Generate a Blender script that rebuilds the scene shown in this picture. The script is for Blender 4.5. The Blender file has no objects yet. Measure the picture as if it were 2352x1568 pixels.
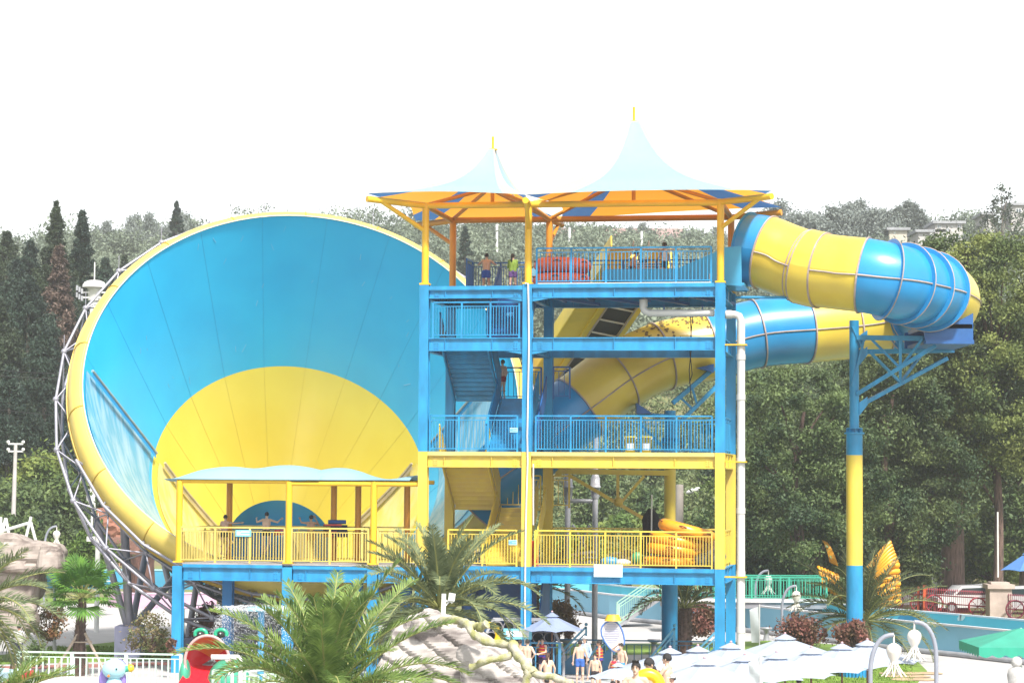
import bpy, math, random
import numpy as np
from mathutils import Vector, Matrix
random.seed(7); RNG=np.random.default_rng(7)
S=bpy.context.scene; C=S.collection
# ---------- camera ----------
F=5500.; TH=math.atan(316/F); ROLL=0.0065; CAM=Vector((0,0,8.0))
FW=Vector((0,math.cos(TH),math.sin(TH))); UPV=Vector((0,-math.sin(TH),math.cos(TH))); RT=Vector((1,0,0))
_c,_s=math.cos(ROLL),math.sin(ROLL)
R_=RT*_c+UPV*_s; U_=UPV*_c-RT*_s
cd=bpy.data.cameras.new('camera'); cam=bpy.data.objects.new('camera',cd); C.objects.link(cam)
cd.sensor_width=36; cd.lens=F/2352*36; cd.clip_end=3000; cd.clip_start=1
M=Matrix((R_,U_,-FW)).transposed().to_4x4(); M.translation=CAM; cam.matrix_world=M
S.camera=cam
# ---------- world / light ----------
EL,AZ=math.radians(52),math.radians(-28)   # sun is high, behind and right of the camera
SUNDIR=Vector((math.sin(math.radians(24))*math.cos(EL),-math.cos(math.radians(24))*math.cos(EL),math.sin(EL)))
w=bpy.data.worlds.new('World'); S.world=w; w.use_nodes=True
nt=w.node_tree; bg=nt.nodes['Background']; sky=nt.nodes.new('ShaderNodeTexSky'); sky.sky_type='NISHITA'; sky.sun_disc=False
sky.sun_elevation=EL; sky.sun_rotation=math.atan2(SUNDIR.x,SUNDIR.y); sky.dust_density=1.6; sky.air_density=1.0; sky.ozone_density=1
hs=nt.nodes.new('ShaderNodeHueSaturation'); hs.inputs['Saturation'].default_value=.18
nt.links.new(sky.outputs[0],hs.inputs['Color']); nt.links.new(hs.outputs[0],bg.inputs[0]); bg.inputs[1].default_value=.15
sl=bpy.data.lights.new('sun','SUN'); sl.energy=4.3; sl.angle=math.radians(5); sl.color=(1,.95,.88)
so=bpy.data.objects.new('sun',sl); C.objects.link(so); so.rotation_euler=SUNDIR.to_track_quat('Z','Y').to_euler()
S.view_settings.view_transform='Standard'; S.view_settings.look='None'; S.view_settings.gamma=1; S.view_settings.exposure=.93
S.cycles.max_bounces=7; S.cycles.volume_bounces=1; S.cycles.transparent_max_bounces=8
# ---------- placing helpers: 2352-px frame of the photograph -> world ----------
def ray(u,v):
    x,y=u-1176.,784.-v
    X=x*_c-y*_s; Y=x*_s+y*_c
    d=FW+RT*(X/F)+UPV*(Y/F); return d/d.y
def W(u,v,Y): return CAM+ray(u,v)*Y
def G(u,v,z=0.):
    d=ray(u,v); return CAM+d*((z-8.)/d.z)
PHI=math.radians(9.57); A=Vector((math.cos(PHI),-math.sin(PHI),0)); B=Vector((math.sin(PHI),math.cos(PHI),0)); Z=Vector((0,0,1))
O=W(1213,660,96.5); O.z=0
def T(a,b,z): return O+A*a+B*b+Z*z
def TP(u,v,b=0):
    d=ray(u,v); p=O+B*b-CAM; return CAM+d*(p.dot(B)/d.dot(B))
def tab(u,v,b=0): q=TP(u,v,b)-O; return q.dot(A),q.z
# ---------- mesh builder ----------
class MB:
    def __init__(s): s.v=[];s.f=[];s.sm=[]
    def add(s,vs,fs,smooth=False):
        n=len(s.v); s.v+= [tuple(p) for p in vs]; s.f+=[tuple(i+n for i in f) for f in fs]; s.sm+=[smooth]*len(fs); return s
    def box(s,c,hx,hy,hz):
        c=Vector(c); vs=[c+hx*i+hy*j+hz*k for i in(-1,1) for j in(-1,1) for k in(-1,1)]
        return s.add(vs,[(0,1,3,2),(4,6,7,5),(0,4,5,1),(2,3,7,6),(0,2,6,4),(1,5,7,3)])
    def bx(s,p,q):
        p,q=Vector(p),Vector(q); h=(q-p)/2; return s.box((p+q)/2,Vector((h.x,0,0)),Vector((0,h.y,0)),Vector((0,0,h.z)))
    def tb(s,a0,a1,b0,b1,z0,z1):
        return s.box(T((a0+a1)/2,(b0+b1)/2,(z0+z1)/2),A*((a1-a0)/2),B*((b1-b0)/2),Z*((z1-z0)/2))
    def bar(s,p,q,w,h=None,up=Z):
        p,q=Vector(p),Vector(q); h=h or w; d=q-p
        if d.length<1e-5: return s
        x=d.normalized().cross(up)
        if x.length<1e-3: x=Vector((1,0,0))
        x.normalize(); y=x.cross(d.normalized())
        return s.box((p+q)/2,x*w/2,d/2,y*h/2)
    def tube(s,pts,r,n=8,caps=True,closed=False):
        pts=[Vector(p) for p in pts]; m=len(pts)
        rs=r if isinstance(r,(list,tuple)) else [r]*m
        vs=[];x=None
        for i,p in enumerate(pts):
            if closed: d=pts[(i+1)%m]-pts[i-1]
            else: d=pts[min(i+1,m-1)]-pts[max(i-1,0)]
            d.normalize()
            if x is None:
                x=d.cross(Z)
                if x.length<.05: x=d.cross(Vector((0,1,0)))
            x=x-d*x.dot(d); x.normalize(); y=d.cross(x)
            for k in range(n):
                t=2*math.pi*k/n; vs.append(p+(x*math.cos(t)+y*math.sin(t))*rs[i])
        fs=[]
        for i in range(m if closed else m-1):
            j=(i+1)%m
            for k in range(n):
                l=(k+1)%n; fs.append((i*n+k,i*n+l,j*n+l,j*n+k))
        s.add(vs,fs,True)
        if caps and not closed:
            s.add(vs[:n],[tuple(range(n))[::-1]]); s.add(vs[-n:],[tuple(range(n))])
        return s
    def cyl(s,p,q,r,n=12,r2=None): return s.tube([p,q],[r,r if r2 is None else r2],n)
    def lathe(s,prof,o,n=24,X=Vector((1,0,0)),Y=Vector((0,1,0)),Zx=Z,smooth=True,a0=0,a1=2*math.pi,close=True):
        o=Vector(o);vs=[];m=len(prof);full=abs(a1-a0-2*math.pi)<1e-6; N=n if full else n+1
        for i in range(N):
            t=a0+(a1-a0)*i/n
            for r,z in prof: vs.append(o+(X*math.cos(t)+Y*math.sin(t))*r+Zx*z)
        fs=[]
        for i in range(n):
            j=(i+1)%N
            for k in range(m-1): fs.append((i*m+k,j*m+k,j*m+k+1,i*m+k+1))
        return s.add(vs,fs,smooth)
    def ell(s,c,rx,ry,rz,n=12,m=8):
        prof=[(math.cos(-math.pi/2+math.pi*i/m),math.sin(-math.pi/2+math.pi*i/m)) for i in range(m+1)]
        c=Vector(c);vs=[]
        for i in range(n):
            t=2*math.pi*i/n
            for r,z in prof: vs.append(c+rx*(math.cos(t)*r)+ry*(math.sin(t)*r)+rz*z)
        M_=m+1
        return s.add(vs,[(i*M_+k,((i+1)%n)*M_+k,((i+1)%n)*M_+k+1,i*M_+k+1) for i in range(n) for k in range(m)],True)
    def sph(s,c,r,n=12,m=8): return s.ell(c,Vector((r,0,0)),Vector((0,r,0)),Vector((0,0,r)),n,m)
    def prism(s,poly,ext):
        poly=[Vector(p) for p in poly]; n=len(poly); vs=poly+[p+ext for p in poly]
        return s.add(vs,[tuple(range(n)),tuple(range(2*n-1,n-1,-1))]+[(i,i+n,(i+1)%n+n,(i+1)%n) for i in range(n)])
    def grid(s,P,smooth=True,closed=False):
        m=len(P);n=len(P[0]);vs=[p for r in P for p in r]
        return s.add(vs,[(i*n+j,((i+1)%m)*n+j,((i+1)%m)*n+j+1,i*n+j+1) for i in range(m if closed else m-1) for j in range(n-1)],smooth)
ORG={}
def mesh_from(mb,org,name):
    me=bpy.data.meshes.new(name); v=np.array(mb.v,dtype=np.float64)-np.array(org)
    me.from_pydata(v.tolist(),[],mb.f); me.polygons.foreach_set('use_smooth',mb.sm); me.update(); return me
def mk(name,mb,mat,parent=None,org=None,label=None):
    if parent is not None: org=ORG[parent.name]
    elif org is None: org=(0,0,0)
    org=Vector(org)
    o=bpy.data.objects.new(name,mb if isinstance(mb,bpy.types.Mesh) else mesh_from(mb,org,name)); C.objects.link(o)
    if parent is not None: o.parent=parent
    else: o.location=org
    if mat: 
        o.data.materials.clear(); o.data.materials.append(mat)
    if label: o['label']=label
    ORG[o.name]=org; return o
def thing(name,label,cat,loc,group=None):
    o=bpy.data.objects.new(name,None); C.objects.link(o); o.location=loc; o.empty_display_size=.3; o['label']=label; o['category']=cat
    if group: o['group']=group
    ORG[o.name]=Vector(loc); return o
def solo(name,mb,mat,label,cat,org,group=None):
    o=mk(name,mb,mat,None,org); o['label']=label; o['category']=cat
    if group: o['group']=group
    return o
def struct(name,mb,mat,org=(0,0,0),kind='structure'):
    o=mk(name,mb,mat,None,org); o['kind']=kind; return o
def dup(root,loc,rz=0,sc=1,label=None,group=None):
    r=root.copy(); C.objects.link(r); r.location=loc; r.rotation_euler=(0,0,rz); r.scale=(sc,sc,sc) if not isinstance(sc,tuple) else sc
    if label: r['label']=label
    if group: r['group']=group
    for ch in list(root.children):
        c=ch.copy(); C.objects.link(c); c.parent=r
        for g in list(ch.children):
            d=g.copy(); C.objects.link(d); d.parent=c
    return r
# ---------- materials ----------
def mat(name,col,rough=.5,var=.08,scale=1.5,metal=0.,bump=0.,col2=None,detail=6,spec=.5,stretch=None,bscale=None,trans=0,contrast=(.35,.7),rot=None):
    m=bpy.data.materials.new(name); m.use_nodes=True; n=m.node_tree; p=n.nodes['Principled BSDF']
    p.inputs['Roughness'].default_value=rough; p.inputs['Metallic'].default_value=metal; p.inputs['Specular IOR Level'].default_value=spec
    tc=n.nodes.new('ShaderNodeTexCoord'); mp=n.nodes.new('ShaderNodeMapping'); n.links.new(tc.outputs['Object'],mp.inputs[0])
    if stretch: mp.inputs['Scale'].default_value=stretch
    if rot: mp.inputs['Rotation'].default_value=rot
    no=n.nodes.new('ShaderNodeTexNoise'); no.inputs['Scale'].default_value=scale; no.inputs['Detail'].default_value=detail; n.links.new(mp.outputs[0],no.inputs['Vector'])
    cr=n.nodes.new('ShaderNodeValToRGB'); c=np.array(col)*.8; d=np.array(col2)*.8 if col2 is not None else c*(1-var*2)
    cr.color_ramp.elements[0].position=contrast[0]; cr.color_ramp.elements[1].position=contrast[1]
    cr.color_ramp.elements[0].color=(*d,1); cr.color_ramp.elements[1].color=(*np.minimum(c*(1+(var if col2 is None else 0)),.95),1)
    n.links.new(no.outputs['Fac'],cr.inputs[0]); n.links.new(cr.outputs[0],p.inputs['Base Color'])
    if bump:
        nb=n.nodes.new('ShaderNodeTexNoise'); nb.inputs['Scale'].default_value=bscale or scale*6; nb.inputs['Detail'].default_value=5; n.links.new(mp.outputs[0],nb.inputs['Vector'])
        b=n.nodes.new('ShaderNodeBump'); b.inputs['Strength'].default_value=bump; b.inputs['Distance'].default_value=.05
        n.links.new(nb.outputs['Fac'],b.inputs['Height']); n.links.new(b.outputs[0],p.inputs['Normal'])
    if trans:
        tr=n.nodes.new('ShaderNodeBsdfTranslucent'); mx=n.nodes.new('ShaderNodeMixShader'); mx.inputs[0].default_value=trans
        n.links.new(cr.outputs[0],tr.inputs[0]); n.links.new(p.outputs[0],mx.inputs[1]); n.links.new(tr.outputs[0],mx.inputs[2])
        n.links.new(mx.outputs[0],n.nodes['Material Output'].inputs[0])
    return m
BLUE=(.018,.30,.60); YEL=(.78,.60,.07)
M_blue=mat('blue_paint',BLUE,.42,.13,2.2,stretch=(1,1,.35),bump=.06,bscale=9); M_yel=mat('yellow_paint',(.76,.58,.07),.42,.12,2.2,col2=(.66,.46,.10),stretch=(1,1,.35),contrast=(.25,.6))
M_cream=mat('cream_edge_paint',(.68,.56,.20),.5,.08); M_dblue=mat('dark_blue_paint_and_shade',(.015,.12,.38),.45,.1)  # M_dblue: dark blue parts, also shade painted in under the decks
M_lblue=mat('light_blue_fibreglass',(.05,.38,.60),.3,.12,.8,col2=(.04,.30,.52))
M_post=mat('yellow_post_paint',(.85,.50,.02),.4,.05); M_post_shaded=mat('yellow_post_paint_shaded',(.72,.30,.02),.4,.05)  # second one: yellow posts at the back, turned orange to paint in shade
M_white=mat('white_paint',(.78,.78,.76),.4,.04); M_grey=mat('grey_steel',(.42,.43,.46),.4,.12,metal=.2)
M_silver=mat('silver_tube_paint',(.36,.36,.43),.38,.08,metal=.25); M_lgrey=mat('light_grey_plastic',(.62,.61,.58),.4,.06,.6)
M_black=mat('black_rubber',(.02,.02,.022),.7,.2); M_red=mat('red_paint',(.62,.03,.03),.4,.08); M_brown=mat('brown_wood',(.22,.10,.05),.7,.2)
M_deck=mat('deck_floor',(.42,.38,.36),.8,.1); M_hose=mat('white_hose',(.8,.78,.76),.5,.03)
def funnel_mat(name,c,c2):
    return mat(name,c,.28,.08,.35,col2=c2,contrast=(.3,.75))
M_fblue=funnel_mat('funnel_blue_gelcoat',(.03,.54,.88),(.02,.45,.80)); M_fyel=funnel_mat('funnel_yellow_gelcoat',(.78,.64,.09),(.72,.56,.06))
M_fdb=funnel_mat('funnel_deep_blue_gelcoat',(.03,.27,.58),(.02,.21,.50)); M_lip=mat('rim_yellow_gelcoat',(.82,.64,.14),.35,.06,.8)
M_seam=mat('panel_seam',(.02,.33,.64),.6,.05); M_seamy=mat('panel_seam_brown',(.64,.49,.07),.6,.1)
M_ty=mat('tube_yellow_gelcoat',(.80,.62,.08),.3,.1,.6,col2=(.70,.50,.06)); M_tb=mat('tube_blue_gelcoat',(.02,.30,.64),.3,.1,.6,col2=(.015,.23,.54))
M_rib=mat('tube_flange_edge',(.45,.36,.33),.6,.15)

# ================= TOWER =================
tw=thing('slide_tower','four-deck blue and yellow steel slide tower, left of the white drain pipe','tower',T(1.7,2.8,0))
DZ=5.6
def column(a,b,par=tw,wd=.38):
    for z0,z1,m in((0,4.5,M_blue),(4.5,9.1,M_yel),(9.1,15.86,M_blue)):
        mb=MB(); e=.004
        for s in(-1,1): mb.tb(a-wd/2,a+wd/2,b+s*(wd/2-.02)-.02,b+s*(wd/2-.02)+.02,z0+e,z1-e)   # flanges
        mb.tb(a-.16,a+.16,b-.145,b+.145,z0+e,z1-e)
        mk('column',mb,m,par)
for b in(0,DZ):
    for a in(-4.25,0,7.77): column(a,b)
def ibeam(p0,p1,z0,z1,m,par,edge=None,stiff=3,edgeh=.16,bolts=True,front=-1):
    # p0,p1: (a,b) ends; horizontal I-beam, flange .24 wide
    P0=T(p0[0],p0[1],0);P1=T(p1[0],p1[1],0); d=(P1-P0).normalized(); s=d.cross(Z)
    mb=MB(); L=(P1-P0).length; mid=(P0+P1)/2
    zt=z1-(edgeh if edge else 0)
    mb.box(mid+Z*(z0+.02),d*L/2,s*.12,Z*.02); mb.box(mid+Z*(zt-.02),d*L/2,s*.12,Z*.02)
    mb.box(mid+Z*((z0+zt)/2),d*L/2,s*.03,Z*((zt-z0)/2-.041))
    for i in range(stiff):
        c=P0+d*(L*((i+.35)/stiff)); mb.box(c+Z*((z0+zt)/2),d*.012,s*.105,Z*((zt-z0)/2-.045))
    if bolts:
        for e in(P0+d*.3,P1-d*.3):
            mb.box(e+Z*((z0+zt)/2),d*.1,s*.045,Z*((zt-z0)/2-.07))
            for k in range(4):
                for q in(-.05,.05):
                    for sd in(-1,1): mb.box(e+d*q+Z*(z0+.12+k*(zt-z0-.24)/3)+s*sd*.055,d*.016,s*.012,Z*.016)
    o=mk('beam',mb,m,par)
    if edge: mk('deck_edge',MB().box(mid+Z*(z1-edgeh/2),d*L/2,s*.15,Z*(edgeh/2-.002)),edge,par)
    return o
lev=[(3.86,4.5,M_blue,M_blue),(8.47,9.1,M_yel,M_cream),(13.17,13.7,M_blue,None),(15.3,15.86,M_blue,M_blue)]
for z0,z1,m,ed in lev:
    for b in(0,DZ):
        for a0,a1,st in((-4.06,-.19,2),(.19,7.58,3)):
            zz=z1 if not(z1==15.86 and a0<0) else 15.8
            ibeam((a0,b),(a1,b),z0,zz,m,tw,ed if b==0 else None,st)
    for a in(-4.25,0,7.77): ibeam((a,.2),(a,DZ-.2),z0,z1,m,tw,None,3,bolts=False)
# haunches under beams beside the middle column
mb=MB()
for z0 in(13.17,15.3): 
    mb.prism([T(.19,-.1,z0),T(1.0,-.1,z0-.002),T(.19,-.1,z0-.14)],B*.2); mb.prism([T(-.19,-.1,z0),T(-1.0,-.1,z0-.002),T(-.19,-.1,z0-.14)],B*.2)
mk('haunch',mb,M_blue,tw)
# decks
def deck(a0,a1,b0,b1,z,m,par=tw,t=.1): return mk('deck',MB().tb(a0,a1,b0,b1,z-t,z-.004),m,par)
deck(-4.1,7.6,.16,DZ-.16,4.48,M_deck); deck(.16,7.6,.16,DZ-.16,9.08,M_deck); deck(-4.1,-.16,.16,1.5,9.08,M_deck)
deck(-4.1,-.16,.16,1.4,13.68,M_dblue); deck(.16,7.6,.16,DZ-.16,15.84,M_dblue); deck(-4.1,-.16,DZ-1.6,DZ-.16,15.80,M_dblue); deck(-4.1,-2.0,.16,DZ-1.6,15.80,M_dblue)  # upper decks coloured dark blue so their undersides carry painted shade
mb=MB()
for k in range(6): mb.tb(.7+k*1.2,.8+k*1.2,.2,DZ-.2,15.5,15.74)
mk('joist',mb,M_dblue,tw)
mb=MB()
for k in range(4): mb.bar(T(.5+k*1.9,.3,15.42),T(2.2+k*1.9,DZ-.3,15.42),.12)
mk('floor_brace',mb,M_dblue,tw)
# railings
def rail(p,q,mt,par,h=1.45,gap=.118,post=1.4,pw=.07,name='railing',ends=(1,1),mid=True,bw=.027):
    p,q=Vector(p),Vector(q); L=(Vector((q.x,q.y,0))-Vector((p.x,p.y,0))).length; d=(q-p)/L; s=d.cross(Z); s.normalize(); mb=MB()
    n=max(1,round(L/post))
    for i in range(n+1): mb.bar(p+d*(L*i/n),p+d*(L*i/n)+Z*h,pw,pw,up=s)
    mb.bar(p+Z*h,q+Z*h,.07,.06); 
    if mid: mb.bar(p+Z*(h-.17),q+Z*(h-.17),.04,.035)
    mb.bar(p+Z*.12,q+Z*.12,.045,.04)
    k=int(L/gap)
    for i in range(1,k): 
        c=p+d*(L*i/k); mb.bar(c+Z*.14,c+Z*(h-.18 if mid else h-.03),bw,bw,up=s)
    return mk(name,mb,mt,par)
for z,m,lf in((4.5,M_yel,1),(9.1,M_blue,1)):
    rail(T(.35,.0,z),T(7.45,.0,z),m,tw); rail(T(7.77,.3,z),T(7.77,DZ-.3,z),m,tw)
    rail(T(.25,DZ,z),T(7.5,DZ,z),m,tw,gap=.118*2)
rail(T(-4.0,0,9.1),T(-.4,0,9.1),M_blue,tw); rail(T(-3.9,0,13.7),T(-.35,0,13.7),M_blue,tw); rail(T(-3.2,0,4.5),T(-.4,0,4.5),M_yel,tw)
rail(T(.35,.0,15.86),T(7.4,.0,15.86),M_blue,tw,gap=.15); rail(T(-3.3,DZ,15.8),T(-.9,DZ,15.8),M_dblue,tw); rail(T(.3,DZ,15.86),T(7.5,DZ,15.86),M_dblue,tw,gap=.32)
rail(T(-3.3,DZ-1.5,15.8),T(-3.3,DZ-.1,15.8),M_dblue,tw,h=1.5); mk('stair_side_panel',MB().prism([T(-1.85,1.0,13.8),T(-1.85,4.2,15.9),T(-1.85,4.2,17.0),T(-1.85,1.0,14.9)],A*.05),M_dblue,tw)
# landing and stairs
def flight(a0,a1,b0,z0,b1,z1,m,par=tw,side=True,n=13):
    o=MB()
    for i in range(n):
        t=i/n; b=b0+(b1-b0)*t; z=z0+(z1-z0)*(i+1)/n; db=(b1-b0)/n
        lo,hi=sorted((b,b+db)); o.tb(a0,a1,lo,hi+.02,z-.05,z-.002)
        o.tb(a0,a1,(b+.0 if db>0 else b-.02),(b+.02 if db>0 else b),z-(z1-z0)/n,z-.051)
    f=mk('stair_flight',o,m,par)
    for a in(a0-.05,a1+.05):
        s=MB()
        s.prism([T(a-.03,b0,z0-.25),T(a-.03,b1,z1-.25),T(a-.03,b1,z1+.1),T(a-.03,b0,z0+.1)],A*.06)
        mk('stringer',s,m,par)
    if side:
        for a in(a0-.11,a1+.11):
            s=MB()
            s.prism([T(a-.02,b0,z0+.12),T(a-.02,b1,z1+.12),T(a-.02,b1,z1+1.05),T(a-.02,b0,z0+1.05)],A*.04)
            s.bar(T(a,b0,z0+1.12),T(a,b1,z1+1.12),.07)
            mk('stair_side_panel',s,m,par)
for base,zm,m in((4.5,6.8,M_yel),(9.1,11.4,M_blue),(13.7,15.8,M_dblue)):
    if base<13:
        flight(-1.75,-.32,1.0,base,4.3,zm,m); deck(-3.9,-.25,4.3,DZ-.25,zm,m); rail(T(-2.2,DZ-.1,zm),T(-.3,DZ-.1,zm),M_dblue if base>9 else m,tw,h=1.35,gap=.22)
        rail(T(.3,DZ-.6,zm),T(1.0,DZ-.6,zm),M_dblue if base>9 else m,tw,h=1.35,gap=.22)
        flight(-3.75,-1.95,4.3,zm,1.2,base+4.6,m,side=True)
    else: flight(-1.75,-.32,1.0,base,4.0,zm,m)
mb=MB(); mb.prism([T(.22,.6,9.1),T(.22,3.4,11.4),T(.22,3.4,12.3),T(.22,.6,10.0)],A*.05); mk('stair_side_panel',mb,M_dblue,tw)
mb=MB(); mb.prism([T(.22,.6,4.5),T(.22,3.4,6.8),T(.22,3.4,7.7),T(.22,.6,5.4)],A*.05); mk('stair_side_panel',mb,M_yel,tw)
mb=MB(); mb.prism([T(.22,.6,0),T(.22,4.4,0),T(.22,4.4,3.8),T(.22,2.6,3.8)],A*.06); mk('stair_side_panel',mb,M_dblue,tw)
mb=MB(); mb.tb(-3.6,-.4,DZ-.5,DZ-.4,0,3.8); mb.tb(-3.2,-2.9,DZ-2,DZ-.5,0,3.6); mk('machine_room_wall',mb,M_dblue,tw)
mb=MB(); mb.tb(-4.9,-4.5,1.8,2.4,0,3.85); mk('column',mb,M_blue,tw)
# light-blue launch trough on the top deck
def tq(u,v,b): a,z=tab(u,v,b); return T(a,b,z)
mb=MB()
for b in(1.5,4.6):
    pr=[(1383,646),(1383,626),(1391,618),(1555,617),(1640,580),(1662,568),(1702,565),(1704,657),(1640,652)]
    base=[tab(u,v,1.5) for u,v in pr]; base=[(a,max(z,15.87) if a<7.5 else z) for a,z in base]
    mb.prism([T(a,b,z) for a,z in base],B*.08)
mb.tb(3.2,8.6,1.58,4.6,15.9,16.0)
mb.tb(3.1,3.2,1.58,4.6,15.9,16.3)
mk('launch_trough',mb,M_lblue,tw)
mb=MB(); 
for a in(5.8,7.2): mb.tb(a,a+.03,1.47,1.495,15.9,16.35)
mb.tb(.4,7.4,-.06,-.03,15.87,15.90); mk('white_trim',mb,M_white,tw)
# pale equipment panel at the back of the left bay, top deck
mb=MB(); mb.tb(-.85,-.1,DZ-.6,DZ-.5,15.85,16.95); mk('control_panel_board',mb,mat('board_blue',(.18,.42,.55),.5,.1),tw)
mb=MB()
for k in range(3): mb.sph(T(-.75+k*.3,DZ-.65,16.35),.12,8,6)
mk('life_buoy_row',mb,mat('life_buoy_brown',(.5,.18,.08),.5,.1),tw)
# small signs
def sign(pl,w,h,name,mt,par,lines=2,ink=None):
    mb=MB().box(pl,A*w/2,B*.015,Z*h/2); s=mk(name,mb,mt,par)
    m2=MB(); m2.box(pl-A*w*.3-B*.02,A*h*.28,B*.003,Z*h*.28)
    for k in range(lines): m2.box(pl+A*w*.12-B*.02+Z*h*(.22-.4*k/max(1,lines-1)),A*w*.28,B*.003,Z*h*.09)
    mk('sign_marking',m2,ink or M_sgb,s); return s
M_sgl=mat('sign_pale_blue',(.45,.78,.85),.4,.04); M_sgb=mat('sign_blue_ink',(.15,.42,.65),.4,.05); M_sgw=mat('sign_white_ink',(.8,.84,.86),.4,.03); M_sgr=mat('sign_red_ink',(.6,.05,.08),.4,.05)
def S_at(u,v,b): a,z=tab(u,v,b); return T(a,b,z)
sign(S_at(1180,987,-.05),.32,.18,'small_sign',M_sgl,tw); sign(S_at(1178,1245,-.05),.34,.2,'small_sign',M_sgl,tw); sign(S_at(1172,722,.9),.3,.2,'small_sign',M_dblue,tw)
sign(S_at(1397,1310,-.2),1.15,.5,'small_sign',mat('sign_white_blue',(.62,.82,.86),.4,.04),tw,3,M_sgw)
sign(S_at(1189,1455,-.3),1.15,.42,'small_sign',mat('sign_sky',(.2,.62,.78),.4,.04),tw,3,M_sgw)
# white hose down the middle column
pts=[S_at(u,v,-.25) for u,v in((1206,651),(1213,651),(1214,700),(1215,790),(1213,900),(1211,1000),(1212,1060),(1209,1150),(1207,1250),(1206,1350),(1206,1480))]
mk('hose',MB().tube(pts,.035,6),M_hose,tw)
mk('hose',MB().tube([S_at(1225,1065,-.2),S_at(1225,1205,-.2)],.03,6),M_hose,tw)
# drain pipe
mb=MB(); H=lambda u,v,b: S_at(u,v,b)
pp=[H(1477,690,.6),H(1477,706,.6),H(1480,714,.6),H(1492,719,.6),H(1640,719,.3)]
mb.tube(pp,.14,12); mb.cyl(H(1478,688,.6),H(1478,704,.6),.17)
mk('drain_pipe',mb,M_lgrey,tw)
mb=MB(); a,_=tab(1702,800,.2); zc=tab(1702,722,.2)[1]
mb.tube([T(7.96,.2,zc),T(a-.25,.2,zc),T(a-.08,.2,zc-.07),T(a,.2,zc-.25),T(a,.2,0)],[.145,.145,.155,.16,.17],16)
for z in(12.8,11.2,8.7,6.7,4.2,2.): mb.cyl(T(a,.2,z),T(a,.2,z+.22),.185,16)
mb.cyl(T(a-.6,.2,zc),T(a-.36,.2,zc),.17); pipe=mk('drain_pipe',mb,M_lgrey,tw)
for z in(13.4,8.75,4.2): mk('pipe_clamp',MB().tb(7.8,a+.24,-.05,.42,z-.03,z+.02),M_post,tw)
mk('tie_rod',MB().tube([TP(1690,683,2.5),TP(1820,683,2.5)],.06,8),M_blue,tw)
mb=MB(); mb.tube([H(1585,726,2),H(1589,790,2),H(1583,850,2),H(1586,900,2),H(1592,930,2)],.02,5); mb.tube([H(1591,726,2),H(1584,800,2),H(1590,860,2),H(1583,880,2)],.02,5); mk('cable',mb,M_black,tw)
mk('pipe_hanger',MB().tube([H(1525,700,.9),H(1525,726,.9)],.035,5),M_dblue,tw); mk('pipe_hanger',MB().tube([H(1613,700,.9),H(1613,726,.9),H(1560,726,.9)],.035,5),M_dblue,tw)
# camera under roof, small
# ================= PAVILION (viewing platform) =================
pv=thing('viewing_platform','low blue viewing platform with yellow posts and wavy canopy before the funnel','platform',T(-9.5,1.6,0))
pc=[(-14.5,0),(-9.85,0),(-6.3,0),(-13.3,3.2),(-8.75,3.2),(-7.7,3.2),(-5.6,3.2)]
for a,b in pc:
    w2=.2 if b==0 else .21; mb=MB()
    for s in(-1,1): mb.tb(a-w2,a+w2,b+s*.18-.02,b+s*.18+.02,0,4.36)
    mb.tb(a-w2+.03,a+w2-.03,b-.155,b+.155,0,4.36); mk('column',mb,M_blue if b==0 else mat('blue_paint_shaded',(.025,.22,.55),.45,.1),pv)  # back columns: darker copy of the blue, shade put into the colour
for a0,a1,z1 in((-14.28,-10.07,4.44),(-9.63,-6.52,4.42),(-6.08,-4.47,4.42)): ibeam((a0,0),(a1,0),3.78,z1,M_blue,pv,M_blue,2,.13)
ibeam((-14.2,3.2),(-4.5,3.2),3.78,4.3,M_blue,pv,None,5)
for a in(-14.4,-9.85,-6.3): ibeam((a,.2),(a+.9*(a<-12),3.0),3.9,4.3,M_blue,pv,None,2,bolts=False)
mk('deck',MB().prism([T(-14.5,-.12,4.44),T(-4.45,-.12,4.44),T(-4.45,3.35,4.44),T(-13.5,3.35,4.44)],Z*.06),M_deck,pv)
M_yr=mat('railing_yellow_paint',(.72,.56,.14),.45,.06)
rail(T(-14.4,-.05,4.5),T(-10.0,-.05,4.5),M_yr,pv); rail(T(-9.7,-.05,4.5),T(-6.5,-.05,4.5),M_yr,pv); rail(T(-6.1,-.05,4.5),T(-4.5,-.05,4.5),M_yr,pv)
rail(T(-14.4,0,4.5),T(-13.35,3.2,4.5),M_yr,pv); rail(T(-13.3,3.25,4.5),T(-5.7,3.25,4.5),M_yr,pv,gap=.24); rail(T(-9.8,.1,4.5),T(-8.8,3.1,4.5),M_yr,pv); rail(T(-6.4,.1,4.5),T(-7.4,3.1,4.5),M_yr,pv)
def tp(a,b,z0,z1,r=.12,m=M_post,par=None,r2=None): return mk('post',MB().cyl(T(a,b,z0),T(a,b,z1),r,14,r2),m,par)
for a,b in pc:
    o=tp(a+(.0),b,4.5,7.85,.135 if b==0 else .13,M_post if b==0 else M_post_shaded,pv)
    mk('base_plate',MB().tb(a-.2,a+.2,b-.17,b+.17,4.5,4.56),M_post if b==0 else M_post_shaded,o)
mb=MB(); mb.tube([T(-14.6,0,7.84),T(-9.85,0,7.84)],.09,10); mb.tube([T(-9.85,0,7.76),T(-4.45,0,7.76)],.09,10); mb.tube([T(-13.4,3.2,7.84),T(-4.45,3.2,7.84)],.09,10)
mb.tube([T(-14.5,0,7.84),T(-13.4,3.2,7.84)],.09,10); mb.tube([T(-9.85,0,7.8),T(-8.75,3.2,7.8)],.07,8); mb.tube([T(-6.3,0,7.8),T(-5.6,3.2,7.8)],.07,8); mk('canopy_frame',mb,M_post,pv)
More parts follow.
